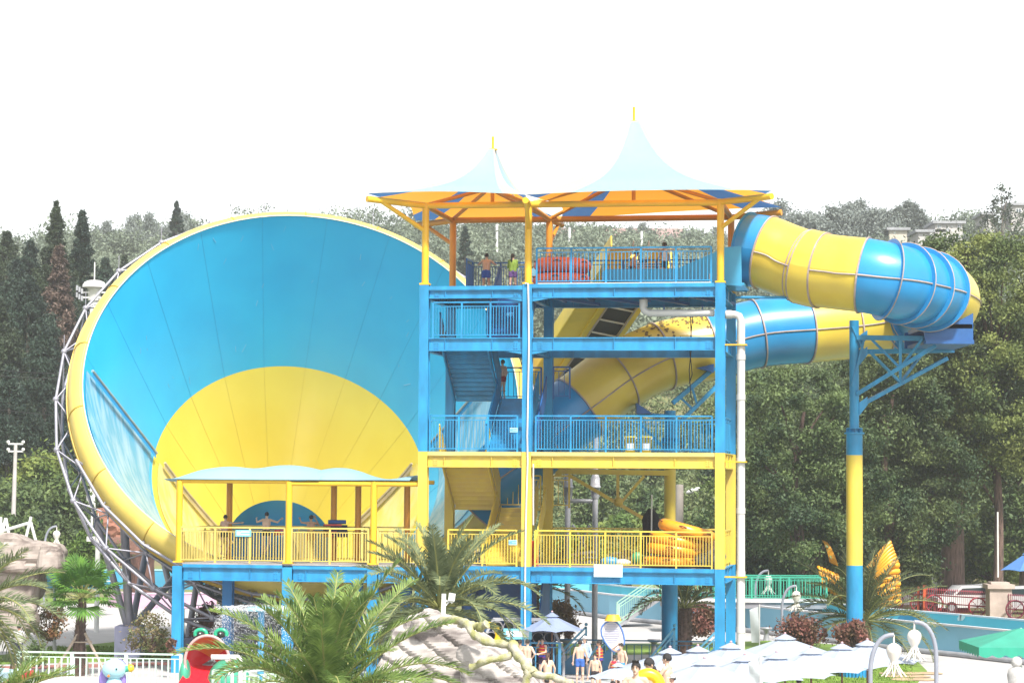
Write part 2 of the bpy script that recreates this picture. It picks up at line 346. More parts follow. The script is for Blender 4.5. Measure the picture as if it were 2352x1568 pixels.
M_can=mat('pale_blue_canopy_fabric',(.36,.60,.72),.6,.03,.5,trans=.25)
def canopy(prof,b0,name='canopy_fabric'):
    # prof: list (u, v) of the ridge; rebuilt as heights along a
    as_=[tab(u,v,1.6) for u,v in prof]; xs=[a for a,_ in as_]; zs=[z for _,z in as_]
    n=60; P=[]
    for i in range(n+1):
        a=xs[0]+(xs[-1]-xs[0])*i/n; zr=float(np.interp(a,xs,zs))
        # smooth
        k=[float(np.interp(a+d,xs,zs)) for d in(-.35,-.18,0,.18,.35)]; zr=sum(k)/5
        row=[]
        for j in range(9):
            t=j/8; b=b0-.15+(3.5)*t; sag=math.sin(math.pi*t)**.7
            zb=7.93; row.append(T(a,b,zb+(zr-zb)*sag))
        P.append(row)
    mb=MB().grid(P); P2=[[p-Z*.02 for p in r] for r in P]; mb.grid(P2); return mk(name,mb,M_can,pv)
L4=lambda x,y:((650+x/2.24)/1.7415,(1800+y/2.24)/1.7415)
canopy([L4(*p) for p in((125,290),(200,240),(300,190),(420,160),(600,143),(720,152),(840,170),(950,145),(1110,130),(1250,140),(1410,172),(1500,200))],0)
canopy([L4(*p) for p in((1190,292),(1300,220),(1410,175),(1500,158),(1600,155),(1700,165),(1790,200),(1880,240),(1950,257),(2030,263),(2130,250),(2285,218))],.15)
sign(T(*(lambda q:(q[0],-.1,q[1]))(tab(559,1224,-.1))),.66,.26,'small_sign',mat('sign_cyan',(.2,.6,.75),.4,.04),pv,2,M_sgw)
sign(T(*(lambda q:(q[0],3.1,q[1]))(tab(644,1222,3.1))),.42,.42,'small_sign',mat('sign_blue2',(.12,.36,.55),.4,.04),pv,2,M_sgr)
# ================= ROOF CANOPY =================
rf=thing('tent_roof','two-peaked tensile roof, pale outside and orange inside, on yellow posts over the top deck','canopy',T(1.8,2.8,15.86))
ZT=19.1
for a,b in((-4.25,0),(0,0),(7.77,0),(-4.2,DZ),(0,DZ),(7.77,DZ)):
    o=mk('post',MB().cyl(T(a,b,15.86),T(a,b,ZT+.12),.145,14),M_post if b==0 else M_post_shaded,rf)
    mk('base_plate',MB().tb(a-.2,a+.2,b-.2,b+.2,15.862,15.93),M_post,o)
tipFL=TP(843,457,-1.8); tipFM=TP(1207,460,-2.0); tipFR=TP(1773,451,-1.8); tipBL=TP(955,518,DZ+1.9); tipBM=TP(1290,516,DZ+2); tipBR=TP(1795,488,DZ-.6)
fr=lambda p,q,r=.1,m=M_post,n='frame_tube': mk(n,MB().tube([p,q],r,10),m,rf)
fr(T(-4.25,0,ZT),T(7.77,0,ZT-.02),.13); fr(T(-4.25,DZ,ZT),T(7.77,DZ,ZT),.13,M_post_shaded)
for a in(-4.25,0,7.77): fr(T(a,0,ZT),T(a,DZ,ZT),.11,M_post_shaded)
for p,t,b in((T(-4.25,0,ZT),tipFL,0),(T(0,0,ZT+.03),tipFM,0),(T(7.77,0,ZT),tipFR,0),(T(-4.2,DZ,ZT),tipBL,1),(T(0,DZ,ZT),tipBM,1),(T(7.77,DZ,ZT),tipBR,1)):
    m=M_post if not b else M_post_shaded
    fr(p,t,.13,m,'outrigger'); q=p-Z*1.05; fr(q,p+(t-p)*.78,.09,m,'outrigger_brace')
for a0,a1 in((-4.25,0),(0,7.77)):
    for s in((a0,0),(a1,0),(a0,DZ),(a1,DZ)):
        ac=(a0+a1)/2; fr(T(s[0],s[1],ZT+.02),T(ac+(s[0]-ac)*.12,DZ/2+(s[1]-DZ/2)*.12,ZT+(.9 if a0<0 else 1.3)),.08,M_post_shaded,'roof_strut')
def fabric():
    m=bpy.data.materials.new('two_sided_roof_fabric'); m.use_nodes=True; n=m.node_tree; p=n.nodes['Principled BSDF']; p.inputs['Roughness'].default_value=.6
    ge=n.nodes.new('ShaderNodeNewGeometry'); at=n.nodes.new('ShaderNodeAttribute'); at.attribute_name='gore'
    def cr(a,b):
        x=n.nodes.new('ShaderNodeValToRGB'); x.color_ramp.interpolation='CONSTANT'; x.color_ramp.elements[1].position=.5
        x.color_ramp.elements[0].color=(*a,1); x.color_ramp.elements[1].color=(*b,1); n.links.new(at.outputs['Fac'],x.inputs[0]); return x
    top=cr((.26,.55,.66),(.64,.59,.46)); bot=cr((.92,.36,.02),(.04,.16,.42))
    mx=n.nodes.new('ShaderNodeMixRGB'); n.links.new(ge.outputs['Backfacing'],mx.inputs[0]); n.links.new(top.outputs[0],mx.inputs[1]); n.links.new(bot.outputs[0],mx.inputs[2])
    n.links.new(mx.outputs[0],p.inputs['Base Color'])
    tr=n.nodes.new('ShaderNodeBsdfTranslucent'); tc=cr((.95,.42,.04),(.06,.16,.36)); n.links.new(tc.outputs[0],tr.inputs[0])
    ms=n.nodes.new('ShaderNodeMixShader'); ms.inputs[0].default_value=.4; n.links.new(p.outputs[0],ms.inputs[1]); n.links.new(tr.outputs[0],ms.inputs[2]); n.links.new(ms.outputs[0],n.nodes['Material Output'].inputs[0])
    return m
M_fab=fabric()
def tent(corners,peak,ztop,blue):
    # corners FL,FR,BR,BL ; scalloped straight edges between; peak point
    N=24; K=14; ring=[]
    cs=corners; cen=Vector((sum(c.x for c in cs)/4,sum(c.y for c in cs)/4,0))
    for e in range(4):
        p,q=cs[e],cs[(e+1)%4]
        for i in range(N):
            t=i/N; m=p.lerp(q,t); inn=(Vector((cen.x,cen.y,m.z))-m); inn.z=0; s=4*t*(1-t)
            m=m+inn.normalized()*s*(.45 if e==0 else .15 if e==2 else .7)+Z*(s*(.16 if e==0 else .05)); ring.append(m)
    P=[];gore=[]
    for i,r in enumerate(ring+[ring[0]]):
        row=[]
        for k in range(K+1):
            s=k/K; s0=.05+.95*s; h=.45*(1-s)+.55*(1-s)**4.5
            x=peak.lerp(r,s0); row.append(Vector((x.x,x.y,r.z+(ztop-r.z)*h)))
        P.append(row)
    mb=MB().grid(P); o=mk('roof_fabric',mb,M_fab,rf); me=o.data
    at=me.attributes.new('gore','FLOAT','FACE'); n=len(P)-1; vals=[]
    for i in range(n):
        e=i/N; fe=e%1; side=int(e)
        isb= (fe<.13 or fe>.87) if blue else False
        for k in range(K): vals.append(1. if isb else 0.)
    at.data.foreach_set('value',vals); return o,vals
def pk(u,v,b): a,z=tab(u,v,b); return T(a,b,z),z
pR,zR=pk(1456,280,2.8); pL,zL=pk(1132,344,2.8)
up=Z*.22
tent([tipFM+up,tipFR+up,tipBR+up,tipBM+up],pR,zR,True); tent([tipFL+up,tipFM+up,tipBM+up,tipBL+up],pL,zL,True)
# make sure that outside is the front face
for o in rf.children:
    if o.name.startswith('roof_fabric'):
        n=sum((p.normal.z for p in o.data.polygons))
        if n<0: o.data.flip_normals()
# front and back gores of the high peak are pale blue outside: separate outer panels
def finial(p,z,h):
    mb=MB().cyl(Vector((p.x,p.y,z-.1)),Vector((p.x,p.y,z+h)),.055,10); mb.cyl(Vector((p.x,p.y,z-.02)),Vector((p.x,p.y,z+.03)),.2,16); mk('mast_finial',mb,M_post,rf)
    mk('mast',MB().cyl(Vector((p.x,p.y,ZT+.3)),Vector((p.x,p.y,z-.12)),.08,10),M_post_shaded,rf)
finial(pR,zR,.62); finial(pL,zL,.55)
# ================= FUNNEL =================
FC=Vector((-9.3963,108,12.129)); ti,ya=.5682,-.1802
FN=Vector((math.sin(ya)*math.cos(ti),math.cos(ya)*math.cos(ti),-math.sin(ti)))      # axis, pointing into the funnel
E1=FN.cross(Z); E1.normalize(); E2=E1.cross(FN); E2.normalize()
def fp(t,L,R): return FC+FN*L+(E1*math.cos(t)+E2*math.sin(t))*R
prof=[(0,9.84),(1.9,9.05),(3.9,8.2),(5.8,7.36),(7.69,6.51),(9.3,5.55),(10.8,4.6),(12.4,3.6),(13.9,2.63),(16.5,2.4),(19,2.3)]
fun=thing('funnel_slide','giant blue and yellow funnel bowl with a yellow rim, opening towards the viewer','water slide',Vector((FC.x,FC.y+5,0)))
def band(i0,i1,m,name,off=0,a0=0,a1=2*math.pi,n=96):
    P=[]
    for k in range(n+1):
        t=a0+(a1-a0)*k/n; P.append([fp(t,L,R-off) for L,R in prof[i0:i1+1]])
    mb=MB().grid(P); P=[[fp(a0+(a1-a0)*k/n,L,R+.10) for L,R in prof[i0:i1+1]] for k in range(n+1)]; mb.grid(P); return mk(name,mb,m,fun)
band(0,4,M_fblue,'bowl_panel'); band(4,8,M_fyel,'bowl_panel'); band(8,10,M_fdb,'outlet_tube')
mb=MB(); vs=[fp(2*math.pi*k/32,19,2.3) for k in range(32)]; mb.add(vs,[tuple(range(32))]); mk('outlet_end',mb,M_fdb,fun)
mb=MB(); P=[[fp(math.radians(a),L,R-.03-.05) for L,R in prof[8:11]] for a in range(235,306,5)]; mb.grid(P); mk('outlet_floor',mb,M_fyel,fun)
# seams
mb=MB();N=20
for k in range(N):
    t=2*math.pi*(k+.5)/N
    mb.tube([fp(t,L,R-.008) for L,R in prof[0:5]],.0055,4,False)
mk('panel_seam',mb,M_seam,fun)
mb=MB()
for k in range(N):
    t=2*math.pi*(k+.5)/N
    mb.tube([fp(t,L,R-.008) for L,R in prof[4:9]],.006,4,False)
mk('panel_seam',mb,M_seamy,fun)
# scuffs: pale short scratches on the blue skin
mb=MB(); rr=random.Random(3)
for k in range(30):
    t=rr.uniform(.25,2.6); L=rr.uniform(.4,6.8); R=float(np.interp(L,[p[0] for p in prof],[p[1] for p in prof]))-.012
    d=rr.uniform(-.5,.9); ln=rr.uniform(.1,.35)
    q=[fp(t,L,R),fp(t+d*ln/R,L+ln,R-ln*.44)]; mb.tube(q,rr.uniform(.006,.013),4)
mk('scratch_mark',mb,mat('scratch_pale',(.30,.62,.85),.6,.05),fun)
# rolled lip
lp=[(0,0),(.17,.03),(.36,.16),(.52,.42),(.61,.75),(.63,1.05),(.61,1.2)]
P=[[fp(2*math.pi*k/144,b,9.84+o) for o,b in lp] for k in range(145)]
mk('rim',MB().grid(P),M_lip,fun)
mb=MB()
for k in range(18):
    t=2*math.pi*(k+.35)/18; mb.tube([fp(t,b-.01,9.85+o) for o,b in lp],.03,5,False)
P=[[fp(2*math.pi*k/144,b-.05,9.84+o) for o,b in ((.59,.98),(.69,.98),(.69,1.22),(.59,1.22))] for k in range(145)]; mb.grid(P,False)
mk('rim_joint',mb,mat('rim_joint_yellow',(.62,.42,.05),.5,.1),fun)
mk('rim_edge',MB().tube([fp(2*math.pi*k/144,-.02,9.82) for k in range(144)],.03,6,closed=True),mat('rim_edge_pale',(.78,.72,.5),.4,.04),fun)
# water curtain pipes: generators of the cone, found from the photograph
def on_cone(u,v):
    d=ray(u,v); best=None
    for s in np.arange(96,130,.02):
        p=CAM+d*float(s); q=p-FC; L=q.dot(FN); 
        if L<-.2: continue
        r=(q-FN*L).length; R=float(np.interp(L,[x[0] for x in prof],[x[1] for x in prof]))
        if r>R and L>0: return p,L,math.atan2(q.dot(E2),q.dot(E1)),R
    return None
LS=[x[0] for x in prof]; RS=[x[1] for x in prof]
def pipe_run(pts,mt,wet,sgn):
    a=on_cone(*pts[0]); b=on_cone(*pts[1]);
    if not a or not b: print('NO CONE',pts); return
    path=[];edge=[]
    for i in range(13):
        f=i/12; L=a[1]+(b[1]-a[1])*f; t=a[2]+(b[2]-a[2])*f; R=float(np.interp(L,LS,RS)); path.append(fp(t,L,R-.3)); edge.append((t,L))
    mk('water_pipe',MB().tube(path,.065,8),mt,fun)
    mb=MB()
    for i in range(60):
        f=i/60; j=int(f*12); p=path[j].lerp(path[j+1],f*12-j); mb.bar(p,p-Z*.28+Vector((0,.05,0)),.04)
    mk('spray_nozzle',mb,M_seam if mt is M_pipe else mt,fun)
    P=[]
    for t,L in edge:
        R=float(np.interp(L,LS,RS)); row=[]
        tb=-math.pi/2 if sgn<0 else -math.pi/2
        t0=t if t>-2 or sgn>0 else t
        tt=t
        if sgn<0 and tt>0: tt-=2*math.pi      # left side runs through -pi
        for k in range(25): 
            x=tt+(-math.pi/2-tt)*k/24; row.append(fp(x,L,R-.035))
        P.append(row)
    mk('water_film',MB().grid(P),wet,fun)
def film(name,c,c2): return mat(name,c,.22,.1,2.2,col2=c2,stretch=(1,1,.12),contrast=(.4,.62),bump=.25,bscale=5)
FB=film('water_film_on_blue',(.34,.58,.74),(.10,.42,.64)); FY=film('water_film_on_yellow',(.78,.64,.28),(.78,.62,.14))
M_pipe=mat('curtain_pipe',(.35,.42,.42),.4,.1); M_pipey=mat('curtain_pipe_brown',(.5,.4,.25),.5,.1)
pipe_run([(197,850),(345,1038)],M_pipe,FB,-1); pipe_run([(364,1060),(520,1245)],M_pipey,FY,-1)
pipe_run([(1135,868),(1000,1018)],M_pipe,FB,1); pipe_run([(960,1062),(830,1200)],M_pipey,FY,1)
# ---------- space frame ----------
sf=thing('space_frame','silver tubular space frame ring holding the funnel, on splayed legs','steel frame',Vector((FC.x,FC.y+3,0)))
N=26
lo_=lambda k:max(0.,-math.sin(2*math.pi*k/N))
oc=[fp(2*math.pi*k/N,1.3,10.98+1.0*lo_(k)) for k in range(N)]; oc2=[fp(2*math.pi*(k+.5)/N,2.6,10.75+1.3*lo_(k)) for k in range(N)]; oc3=[fp(2*math.pi*(k+.5)/N,1.35,10.25+.5*lo_(k)) for k in range(N)]
inn=[fp(2*math.pi*k/N,3.6,9.9+.9*lo_(k)) for k in range(N)]
def ring(pts,r,n): mk(n,MB().tube(pts,r,8,closed=True),M_silver,sf)
ring(oc,.065,'outer_chord'); ring(oc3,.06,'front_chord'); ring(inn,.07,'rear_chord'); ring(oc2,.08,'middle_chord')
mb=MB()
for k in range(N):
    for p,q in((oc[k],oc3[k]),(oc[k],oc3[k-1]),(oc[k],inn[k]),(oc2[k],inn[k]),(oc2[k],inn[(k+1)%N]),(oc3[k],inn[k]),(oc[k],oc2[k]),(oc[k],oc2[k-1])): mb.tube([p,q],.038,6,False)
mk('web_member',mb,M_silver,sf)
for k in range(N):
    nb_=mk('node_ball',MB().sph(oc[k],.14,8,6),M_silver,sf); mk('node_ball',MB().sph(oc3[k],.11,8,6),M_silver,sf); mk('node_ball',MB().sph(inn[k],.13,8,6),M_silver,sf)
    if fp(2*math.pi*k/N,0,1).z>FC.z: mk('needle',MB().bar(oc[k],oc[k]+Z*.75,.03),M_silver,nb_)
# lower double layer below the funnel
low=[];mb=MB()
for L in(.6,3.4,6.4,9.4,12.4):
    R=float(np.interp(L,LS,RS))+1.1; low.append([fp(math.radians(a),L,R) for a in range(200,341,14)])
up2=[[fp(math.radians(a+7),L,float(np.interp(L,LS,RS))+.25) for a in range(200,327,14)] for L in(1.9,4.8,7.8,10.8)]
for i,r in enumerate(low):
    for j in range(len(r)-1): mb.tube([r[j],r[j+1]],.07,6,False)
    if i<4:
        for j in range(len(r)): mb.tube([r[j],low[i+1][j]],.07,6,False)
        for j in range(len(up2[i])):
            for q in(r[j],r[j+1],low[i+1][j],low[i+1][j+1]): mb.tube([up2[i][j],q],.05,6,False)
for i,r in enumerate(up2):
    for j in range(len(r)-1): mb.tube([r[j],r[j+1]],.07,6,False)
    if i<3:
        for j in range(len(r)): mb.tube([r[j],up2[i+1][j]],.07,6,False)
mk('lower_lattice',mb,M_silver,sf)
M_purp=mat('plinth_lilac_paint',(.40,.40,.62),.7,.06,1.2)
plin=[(W(297,1500,107),.56,1.4),(W(425,1495,112),.6,.55),(W(560,1480,116),.7,.6),(W(760,1480,116),.7,.6),(W(1000,1480,116),.7,.6)]
for i,(p,wd,h) in enumerate(plin):
    p.z=0; top=p+Z*h
    for dx in(-1.6,-.3,1.2,2.6) if i==0 else(-1.6,1.6):
        tgt=min((q for r in low+[oc,inn] for q in r),key=lambda q:(q-(top+Vector((dx*1.3,1.0,4.2)))).length)
        mk('leg',MB().cyl(top+Vector((dx*.08,0,0)),tgt,.19 if abs(dx)<1 else .15,12),M_silver,sf)
    solo('concrete_plinth',MB().bx((p.x-wd,p.y-.7,0),(p.x+wd,p.y+.9,h)),M_purp,['tall lilac painted concrete block under the leftmost frame legs','low lilac block behind the leftmost blue platform column','lilac block under the funnel behind the water dome','lilac block under the funnel behind the nearest palm','lilac block under the funnel beside the stair tower'][i],'plinth',p,'plinths of the funnel frame')
# ================= TUBE SLIDE =================
tsl=thing('tube_slide','blue and yellow striped enclosed tube slide looping round to the right and back under itself','water slide',W(1965,1400,101))
PT=[(1716,573,98.6),(1759,580,98.2),(1803,597,97.9),(1847,612,97.5),(1889,621,97.1),(1938,627,96.7),(1984,632,96.3),(2036,642,96.2),(2074,651,96.7),(2108,660,97.5),(2137,669,98.6),(2169,688,101.4),(2158,706,104.0),(2122,718,106.0),(2076,728,107.2),(2030,736,107.4),(1951,747,107),(1848,756,106.4),(1738,766,106),(1627,795,105.7),(1518,818,105.2),(1419,868,104.6),(1328,936,104.0),(1245,1005,103.6),(1160,1085,103.4),(1085,1160,103.6)]
PW=[W(*p) for p in PT]
def cr3(i,t):
    n=len(PW)-1; p0,p1,p2,p3=PW[max(i-1,0)],PW[i],PW[min(i+1,n)],PW[min(i+2,n)]
    return .5*((2*p1)+(p2-p0)*t+(2*p0-5*p1+4*p2-p3)*t*t+(3*p1-p0-3*p2+p3)*t**3)
SUB=5; path=[cr3(i,k/SUB) for i in range(len(PW)-1) for k in range(SUB)]+[PW[-1]]
fr_=[]; 
for i,p in enumerate(path):
    d=(path[min(i+1,len(path)-1)]-path[max(i-1,0)]).normalized(); x=d.cross(Z).normalized(); y=x.cross(d); fr_.append((p,x,y,d))
def tsec(i0,i1,m,r=1.5,name='tube_section',n=40):
    P=[]
    for p,x,y,d in fr_[i0*SUB:i1*SUB+1]: P.append([p+(x*math.cos(2*math.pi*k/n)+y*math.sin(2*math.pi*k/n))*r for k in range(n+1)])
    mb=MB().grid(P); P=[[q+(fr_[i0*SUB+j][0]-q).normalized()*.06 for q in row] for j,row in enumerate(P)]; mb.grid(P); return mk(name,mb,m,tsl)
secs=[(0,1,M_tb,1.5),(1,3,M_ty,1.5),(3,4,M_ty,1.56),(4,6,M_ty,1.5),(6,7,M_tb,1.5),(7,8,M_tb,1.5),(8,9,M_tb,1.5),(9,10,M_tb,1.5),(10,12,M_ty,1.5),(12,13,M_tb,1.5),(13,14,M_tb,1.5),(14,15,M_tb,1.5),(15,16,M_ty,1.5),(16,17,M_ty,1.5),(17,18,M_tb,1.5),(18,19,M_tb,1.5),(19,20,M_ty,1.5),(20,21,M_ty,1.5),(21,22,M_ty,1.5),(22,23,M_tb,1.5),(23,25,M_tb,1.5)]
for a,b,m,r in secs: tsec(a,b,m,r)
bigr=set((7,8,9,10,13,14))
for i in range(0,26):
    if i in(2,5,11,24): continue
    p,x,y,d=fr_[min(i*SUB,len(fr_)-1)]; ro=1.5+(.17 if i in bigr else .07); e=.03
    mb=MB(); P=[]
    for k in range(41):
        t=2*math.pi*k/40; c=x*math.cos(t)+y*math.sin(t); P.append([p-d*e+c*1.49,p-d*e+c*ro,p+d*e+c*ro,p+d*e+c*1.49])
    mk('joint_flange',mb.grid(P,False),M_tb if i in bigr else (M_rib if i>0 else M_blue),tsl)
    if i in bigr: mk('flange_edge',MB().tube([p+(x*math.cos(2*math.pi*k/40)+y*math.sin(2*math.pi*k/40))*ro for k in range(40)],.028,5,closed=True),M_rib,tsl)
mb=MB()
for s in(-1,1):
    mb.tube([p+x*s*1.515-y*.1 for p,x,y,d in fr_[SUB:3*SUB+1]],.035,5); mb.tube([p+x*s*1.515-y*.1 for p,x,y,d in fr_[4*SUB:]],.035,5)
mk('side_seam',mb,M_rib,tsl)
mb=MB(); P=[]
for i in range(41):
    t=2*math.pi*i/40
mb.tube([fr_[2*SUB+4][0]+(fr_[2*SUB+4][1]*math.cos(2*math.pi*k/40)+fr_[2*SUB+4][2]*math.sin(2*math.pi*k/40))*1.5 for k in range(40)],.03,5,closed=True)
mk('joint_flange',mb,M_rib,tsl)
# grime on the yellow return section
mb=MB(); rr=random.Random(5)
for k in range(150):
    f=19+rr.random()*1.3; i=int(f*SUB); p,x,y,d=fr_[min(i,len(fr_)-1)]; t=math.radians(rr.gauss(62,16)); c=(x*math.cos(t)+y*math.sin(t))
    if c.y>0: c=(-x*math.cos(t)+y*math.sin(t))
    q=p+c*1.508+d*rr.uniform(0,.35); tt=d.cross(c); s=rr.uniform(.02,.10); mb.add([q+d*s,q+tt*s*rr.uniform(.4,1.4),q-d*s*.8,q-tt*s],[(0,1,2,3)])
mk('mould_stain',mb,mat('mould_brown',(.22,.15,.05),.9,.2),tsl)
# ---------- support pillars ----------
def pillar(u,Y,label,ztop,r1=.2,r2=.345,zs=10.0,ry=None):
    b=W(u,1400,Y); b.z=0; t=thing('support_pillar',label,'pillar',b,'pillars under the tube slide')
    P=lambda z:Vector((b.x,b.y,z))
    for z0,z1,m in((0,4.5,M_blue),(4.5,9.1,M_yel),(9.1,zs,M_blue)): mk('pillar_section',MB().cyl(P(z0),P(z1),(ry or r2) if z0>0 else r2,20),m,t)
    mk('pillar_section',MB().cyl(P(zs),P(ztop),r1,16),M_blue,t)
    mb=MB().cyl(P(zs-.02),P(zs+.05),r2+.08,20); mb.cyl(P(zs+.2),P(zs+.24),r2,20)
    for k in range(8): a=k*math.pi/4; mb.bar(P(zs+.1)+Vector((math.cos(a),math.sin(a),0))*r1,P(zs+.1)+Vector((math.cos(a),math.sin(a),0))*(r2),.02,.2)
    mk('flange_collar',mb,M_blue,t); return t,b
t1,b1=pillar(1963,100.5,'tall free-standing blue and yellow pillar in front of the right-hand palm',14.75)
K=lambda u,v,Y:W(u,v,Y)
mb=MB()
for Y0,Y1,dv in((100.3,99.2,0),(101.0,103.4,33)):
    p0=K(1968,775+dv,Y0); p1=K(2190 if dv else 2175,778+dv*.8,Y1); mb.bar(p0,p1,.16,.2); q0=K(1968,905+dv*.9,Y0); q1=K(2175 if dv else 2150,793+dv*.9,Y1); mb.bar(q0,q1,.15,.16)
    m=K(2068,777+dv,Y0+(Y1-Y0)*.5); lo=K(2068,845+dv,Y0+(Y1-Y0)*.45); mb.bar(m,lo,.12,.12); mb.bar(K(2000,777+dv,Y0),lo,.1,.1); mb.bar(K(2120,777+dv,Y1),lo,.1,.1)
mk('bracket_truss',mb,M_blue,t1)
mb=MB(); c=K(2158,776,101); mb.box(c+Z*.35,Vector((.95,0,0)),Vector((0,2.3,0)),Z*.09); mb.prism([c+Vector((-1.0,-2.3,-.35)),c+Vector((.98,-2.3,-.35)),c+Vector((.98,-2.3,.9)),c+Vector((.1,-2.3,.42)),c+Vector((-1.1,-2.3,.55))],Vector((0,.1,0)))
mb.prism([c+Vector((-1.1,2.3,-.45)),c+Vector((1.05,2.3,-.45)),c+Vector((1.05,2.3,.65)),c+Vector((-1.1,2.3,.35))],Vector((0,.1,0))); mb.box(c-Z*.3,Vector((1.0,0,0)),Vector((0,2.4,0)),Z*.08)
mk('tube_cradle',mb,M_dblue,t1)
mb=MB()
for z in(14.1,13.4,11.3): 
    q=Vector((b1.x,b1.y,z)); mb.prism([q+Vector((.2,-.05,0)),q+Vector((.55,-.05,.25)),q+Vector((.55,-.05,-.1)),q+Vector((.2,-.05,-.55))],Vector((0,.1,0)))
mb.bar(Vector((b1.x-.1,b1.y-.2,12.)),Vector((b1.x+.42,b1.y-.2,14.1)),.09); mb.bar(Vector((b1.x-.1,b1.y-.2,14.5)),Vector((b1.x+.35,b1.y-.2,13.5)),.08)
mk('gusset_plate',mb,M_blue,t1)
t2,b2=pillar(1538,103.6,'blue and yellow pillar behind the stair tower under the returning tube',11.0,.24,.345,9.6,.25)
mb=MB(); mb.bar(K(1545,925,103.6),K(1640,845,104.6),.14,.18); mb.bar(K(1545,985,103.6),K(1655,878,104.6),.14,.16); mb.bar(K(1590,890,104),K(1600,925,104),.1); mb.bar(K(1565,915,104),K(1592,940,104),.1); mb.bar(K(1535,955,103.4),K(1464,952,103.6),.15,.16); mb.bar(K(1535,1040,103.4),K(1470,972,103.4),.12)
mk('bracket_truss',mb,M_blue,t2)
mb=MB(); mb.prism([K(1462,925,103),K(1500,950,103),K(1462,950,103)],Vector((0,1,0))); mb.prism([K(1600,845,104),K(1640,835,104),K(1640,855,104)],Vector((0,1,0))); mk('tube_cradle',mb,M_dblue,t2)
mb=MB(); mb.bar(K(1536,1086,103.4),K(1290,1082,103.4),.2,.22); mb.bar(K(1305,1090,103.4),K(1492,1198,103.4),.15,.15); mb.bar(K(1419,1088,103.4),K(1419,1150,103.4),.13,.13); mb.bar(K(1480,1092,103.4),K(1425,1155,103.4),.12,.12); mb.sph(K(1420,1152,103.4),.22,10,8); mb.prism([K(1276,1072,103.3),K(1290,1072,103.3),K(1290,1092,103.3),K(1276,1092,103.3)],Vector((0,.5,0)))
mk('lower_truss',mb,M_yel,t2)
# ================= CONVEYOR =================
cv=thing('raft_conveyor','steep yellow raft conveyor with a black belt and cross bars, rising behind the tower','conveyor',W(1215,1400,118))
lo=K(1200,1010,117); hi=K(1480,596,103.8); d=(hi-lo); nrm=d.normalized(); side=Vector((1,0,0)); side=(side-nrm*side.dot(nrm)).normalized(); upn=side.cross(nrm); 
hw=1.35
mk('belt',MB().box((lo+hi)/2+side*.35,side*.62,d/2,upn*.05),M_black,cv)
mb=MB()
for k in range(15): c=lo+d*((k+.5)/15)+side*.35+upn*.12; mb.bar(c-side*.66,c+side*.66,.07,.07)
mk('cross_bar',mb,M_white,cv)
M_cy=mat('conveyor_yellow_sheet',(.90,.66,.02),.4,.08,.8)
mb=MB(); mb.box((lo+hi)/2-side*(.30+.75),side*.48,d/2,upn*.04); mb.prism([lo-side*1.55,hi-side*1.55,hi-side*1.55-upn*.9,lo-side*1.55-upn*.9],side*.06)
mb.box((lo+hi)/2-side*.45,side*.14,d/2,upn*.14); mb.box((lo+hi)/2+side*1.12,side*.13,d/2,upn*.16); mb.prism([lo+side*1.25,hi+side*1.25,hi+side*1.25-upn*.9,lo+side*1.25-upn*.9],side*.05)
mk('side_guard',mb,M_cy,cv)
mb=MB()
for s in(-.3,.98): mb.bar(lo+side*s+upn*.16,hi+side*s+upn*.16,.07,.07)
mk('chain_rail',mb,mat('conveyor_chain_rail',(.45,.36,.28),.5,.1),cv)
mb=MB(); q=lambda u,v,b=DZ+.9:TP(u,v,b)
for P in([(1397,640),(1395,605),(1402,574),(1438,572),(1452,575),(1425,618),(1403,640)],[(1481,612),(1498,575),(1520,575),(1521,612)]): mb.prism([q(*p) for p in P],B*.06)
mk('head_guard',mb,M_cy,cv)
mb=MB(); mb.tube([q(1394,625),q(1392,600),q(1401,573),q(1420,571),q(1560,574)],.05,6); mb.tube([q(1425,620),q(1452,580),q(1456,553)],.035,6); mb.tube([q(1475,612),q(1491,580),q(1490,553)],.035,6)
for v in(606,611,616,621): mb.tube([q(1436,v),q(1523,v)],.04,5)
mb.tube([q(1535,590),q(1545,612),q(1560,630)],.035,6); mb.tube([q(1530,598),q(1552,597)],.03,6)
mk('white_frame',mb,M_white,cv)
mb=MB()
for f in(.12,):
    c=lo+d*f; 
    for s in(-1.0,): p=c+side*s; mb.bar(p,Vector((p.x,p.y,0)),.2)
mk('leg',mb,M_blue,cv)
# ================= RAFTS =================
def raft(c,R,r,mt,label,group,tilt=None,flat=1.,rx=1.):
    t=thing('raft',label,'raft',c,group); mb=MB()
    pts=[Vector((math.cos(2*math.pi*k/40)*R*rx,math.sin(2*math.pi*k/40)*R,r*flat)) for k in range(40)]
    q=tilt or Matrix.Identity(3); mb.tube([c+q@p for p in pts],r,14,closed=True); mk('inflatable_tube',mb,mt,t)
    mb=MB(); mb.lathe([(0,.02),(R*.98,.02),(R*.98,.05),(0,.05)],c,28,X=q@Vector((rx,0,0)),Y=q@Vector((0,1,0)),Zx=q@Z); mk('raft_floor',mb,M_rfl,t)
    mb=MB()
    for k in range(6):
        a=math.pi*k/3+.3; p=Vector((math.cos(a)*R*rx,math.sin(a)*R,r*flat)); o=Vector((math.cos(a),math.sin(a),0)); tt=Vector((-math.sin(a),math.cos(a),0))
        mb.tube([c+q@(p+o*r*.9-tt*.15+Z*r*.4),c+q@(p+o*(r+.05)+Z*r*.5),c+q@(p+o*r*.9+tt*.15+Z*r*.4)],.025,5)
    mk('handle',mb,M_rfl,t); return t
M_rfl=mat('raft_dark_strap',(.25,.08,.04),.6,.1); M_rr=mat('raft_coral_vinyl',(.95,.17,.06),.35,.06,1); M_ro=mat('raft_amber_vinyl',(.90,.36,.02),.35,.06,1); M_ro2=mat('raft_orange_vinyl',(.85,.33,.03),.35,.06,1)
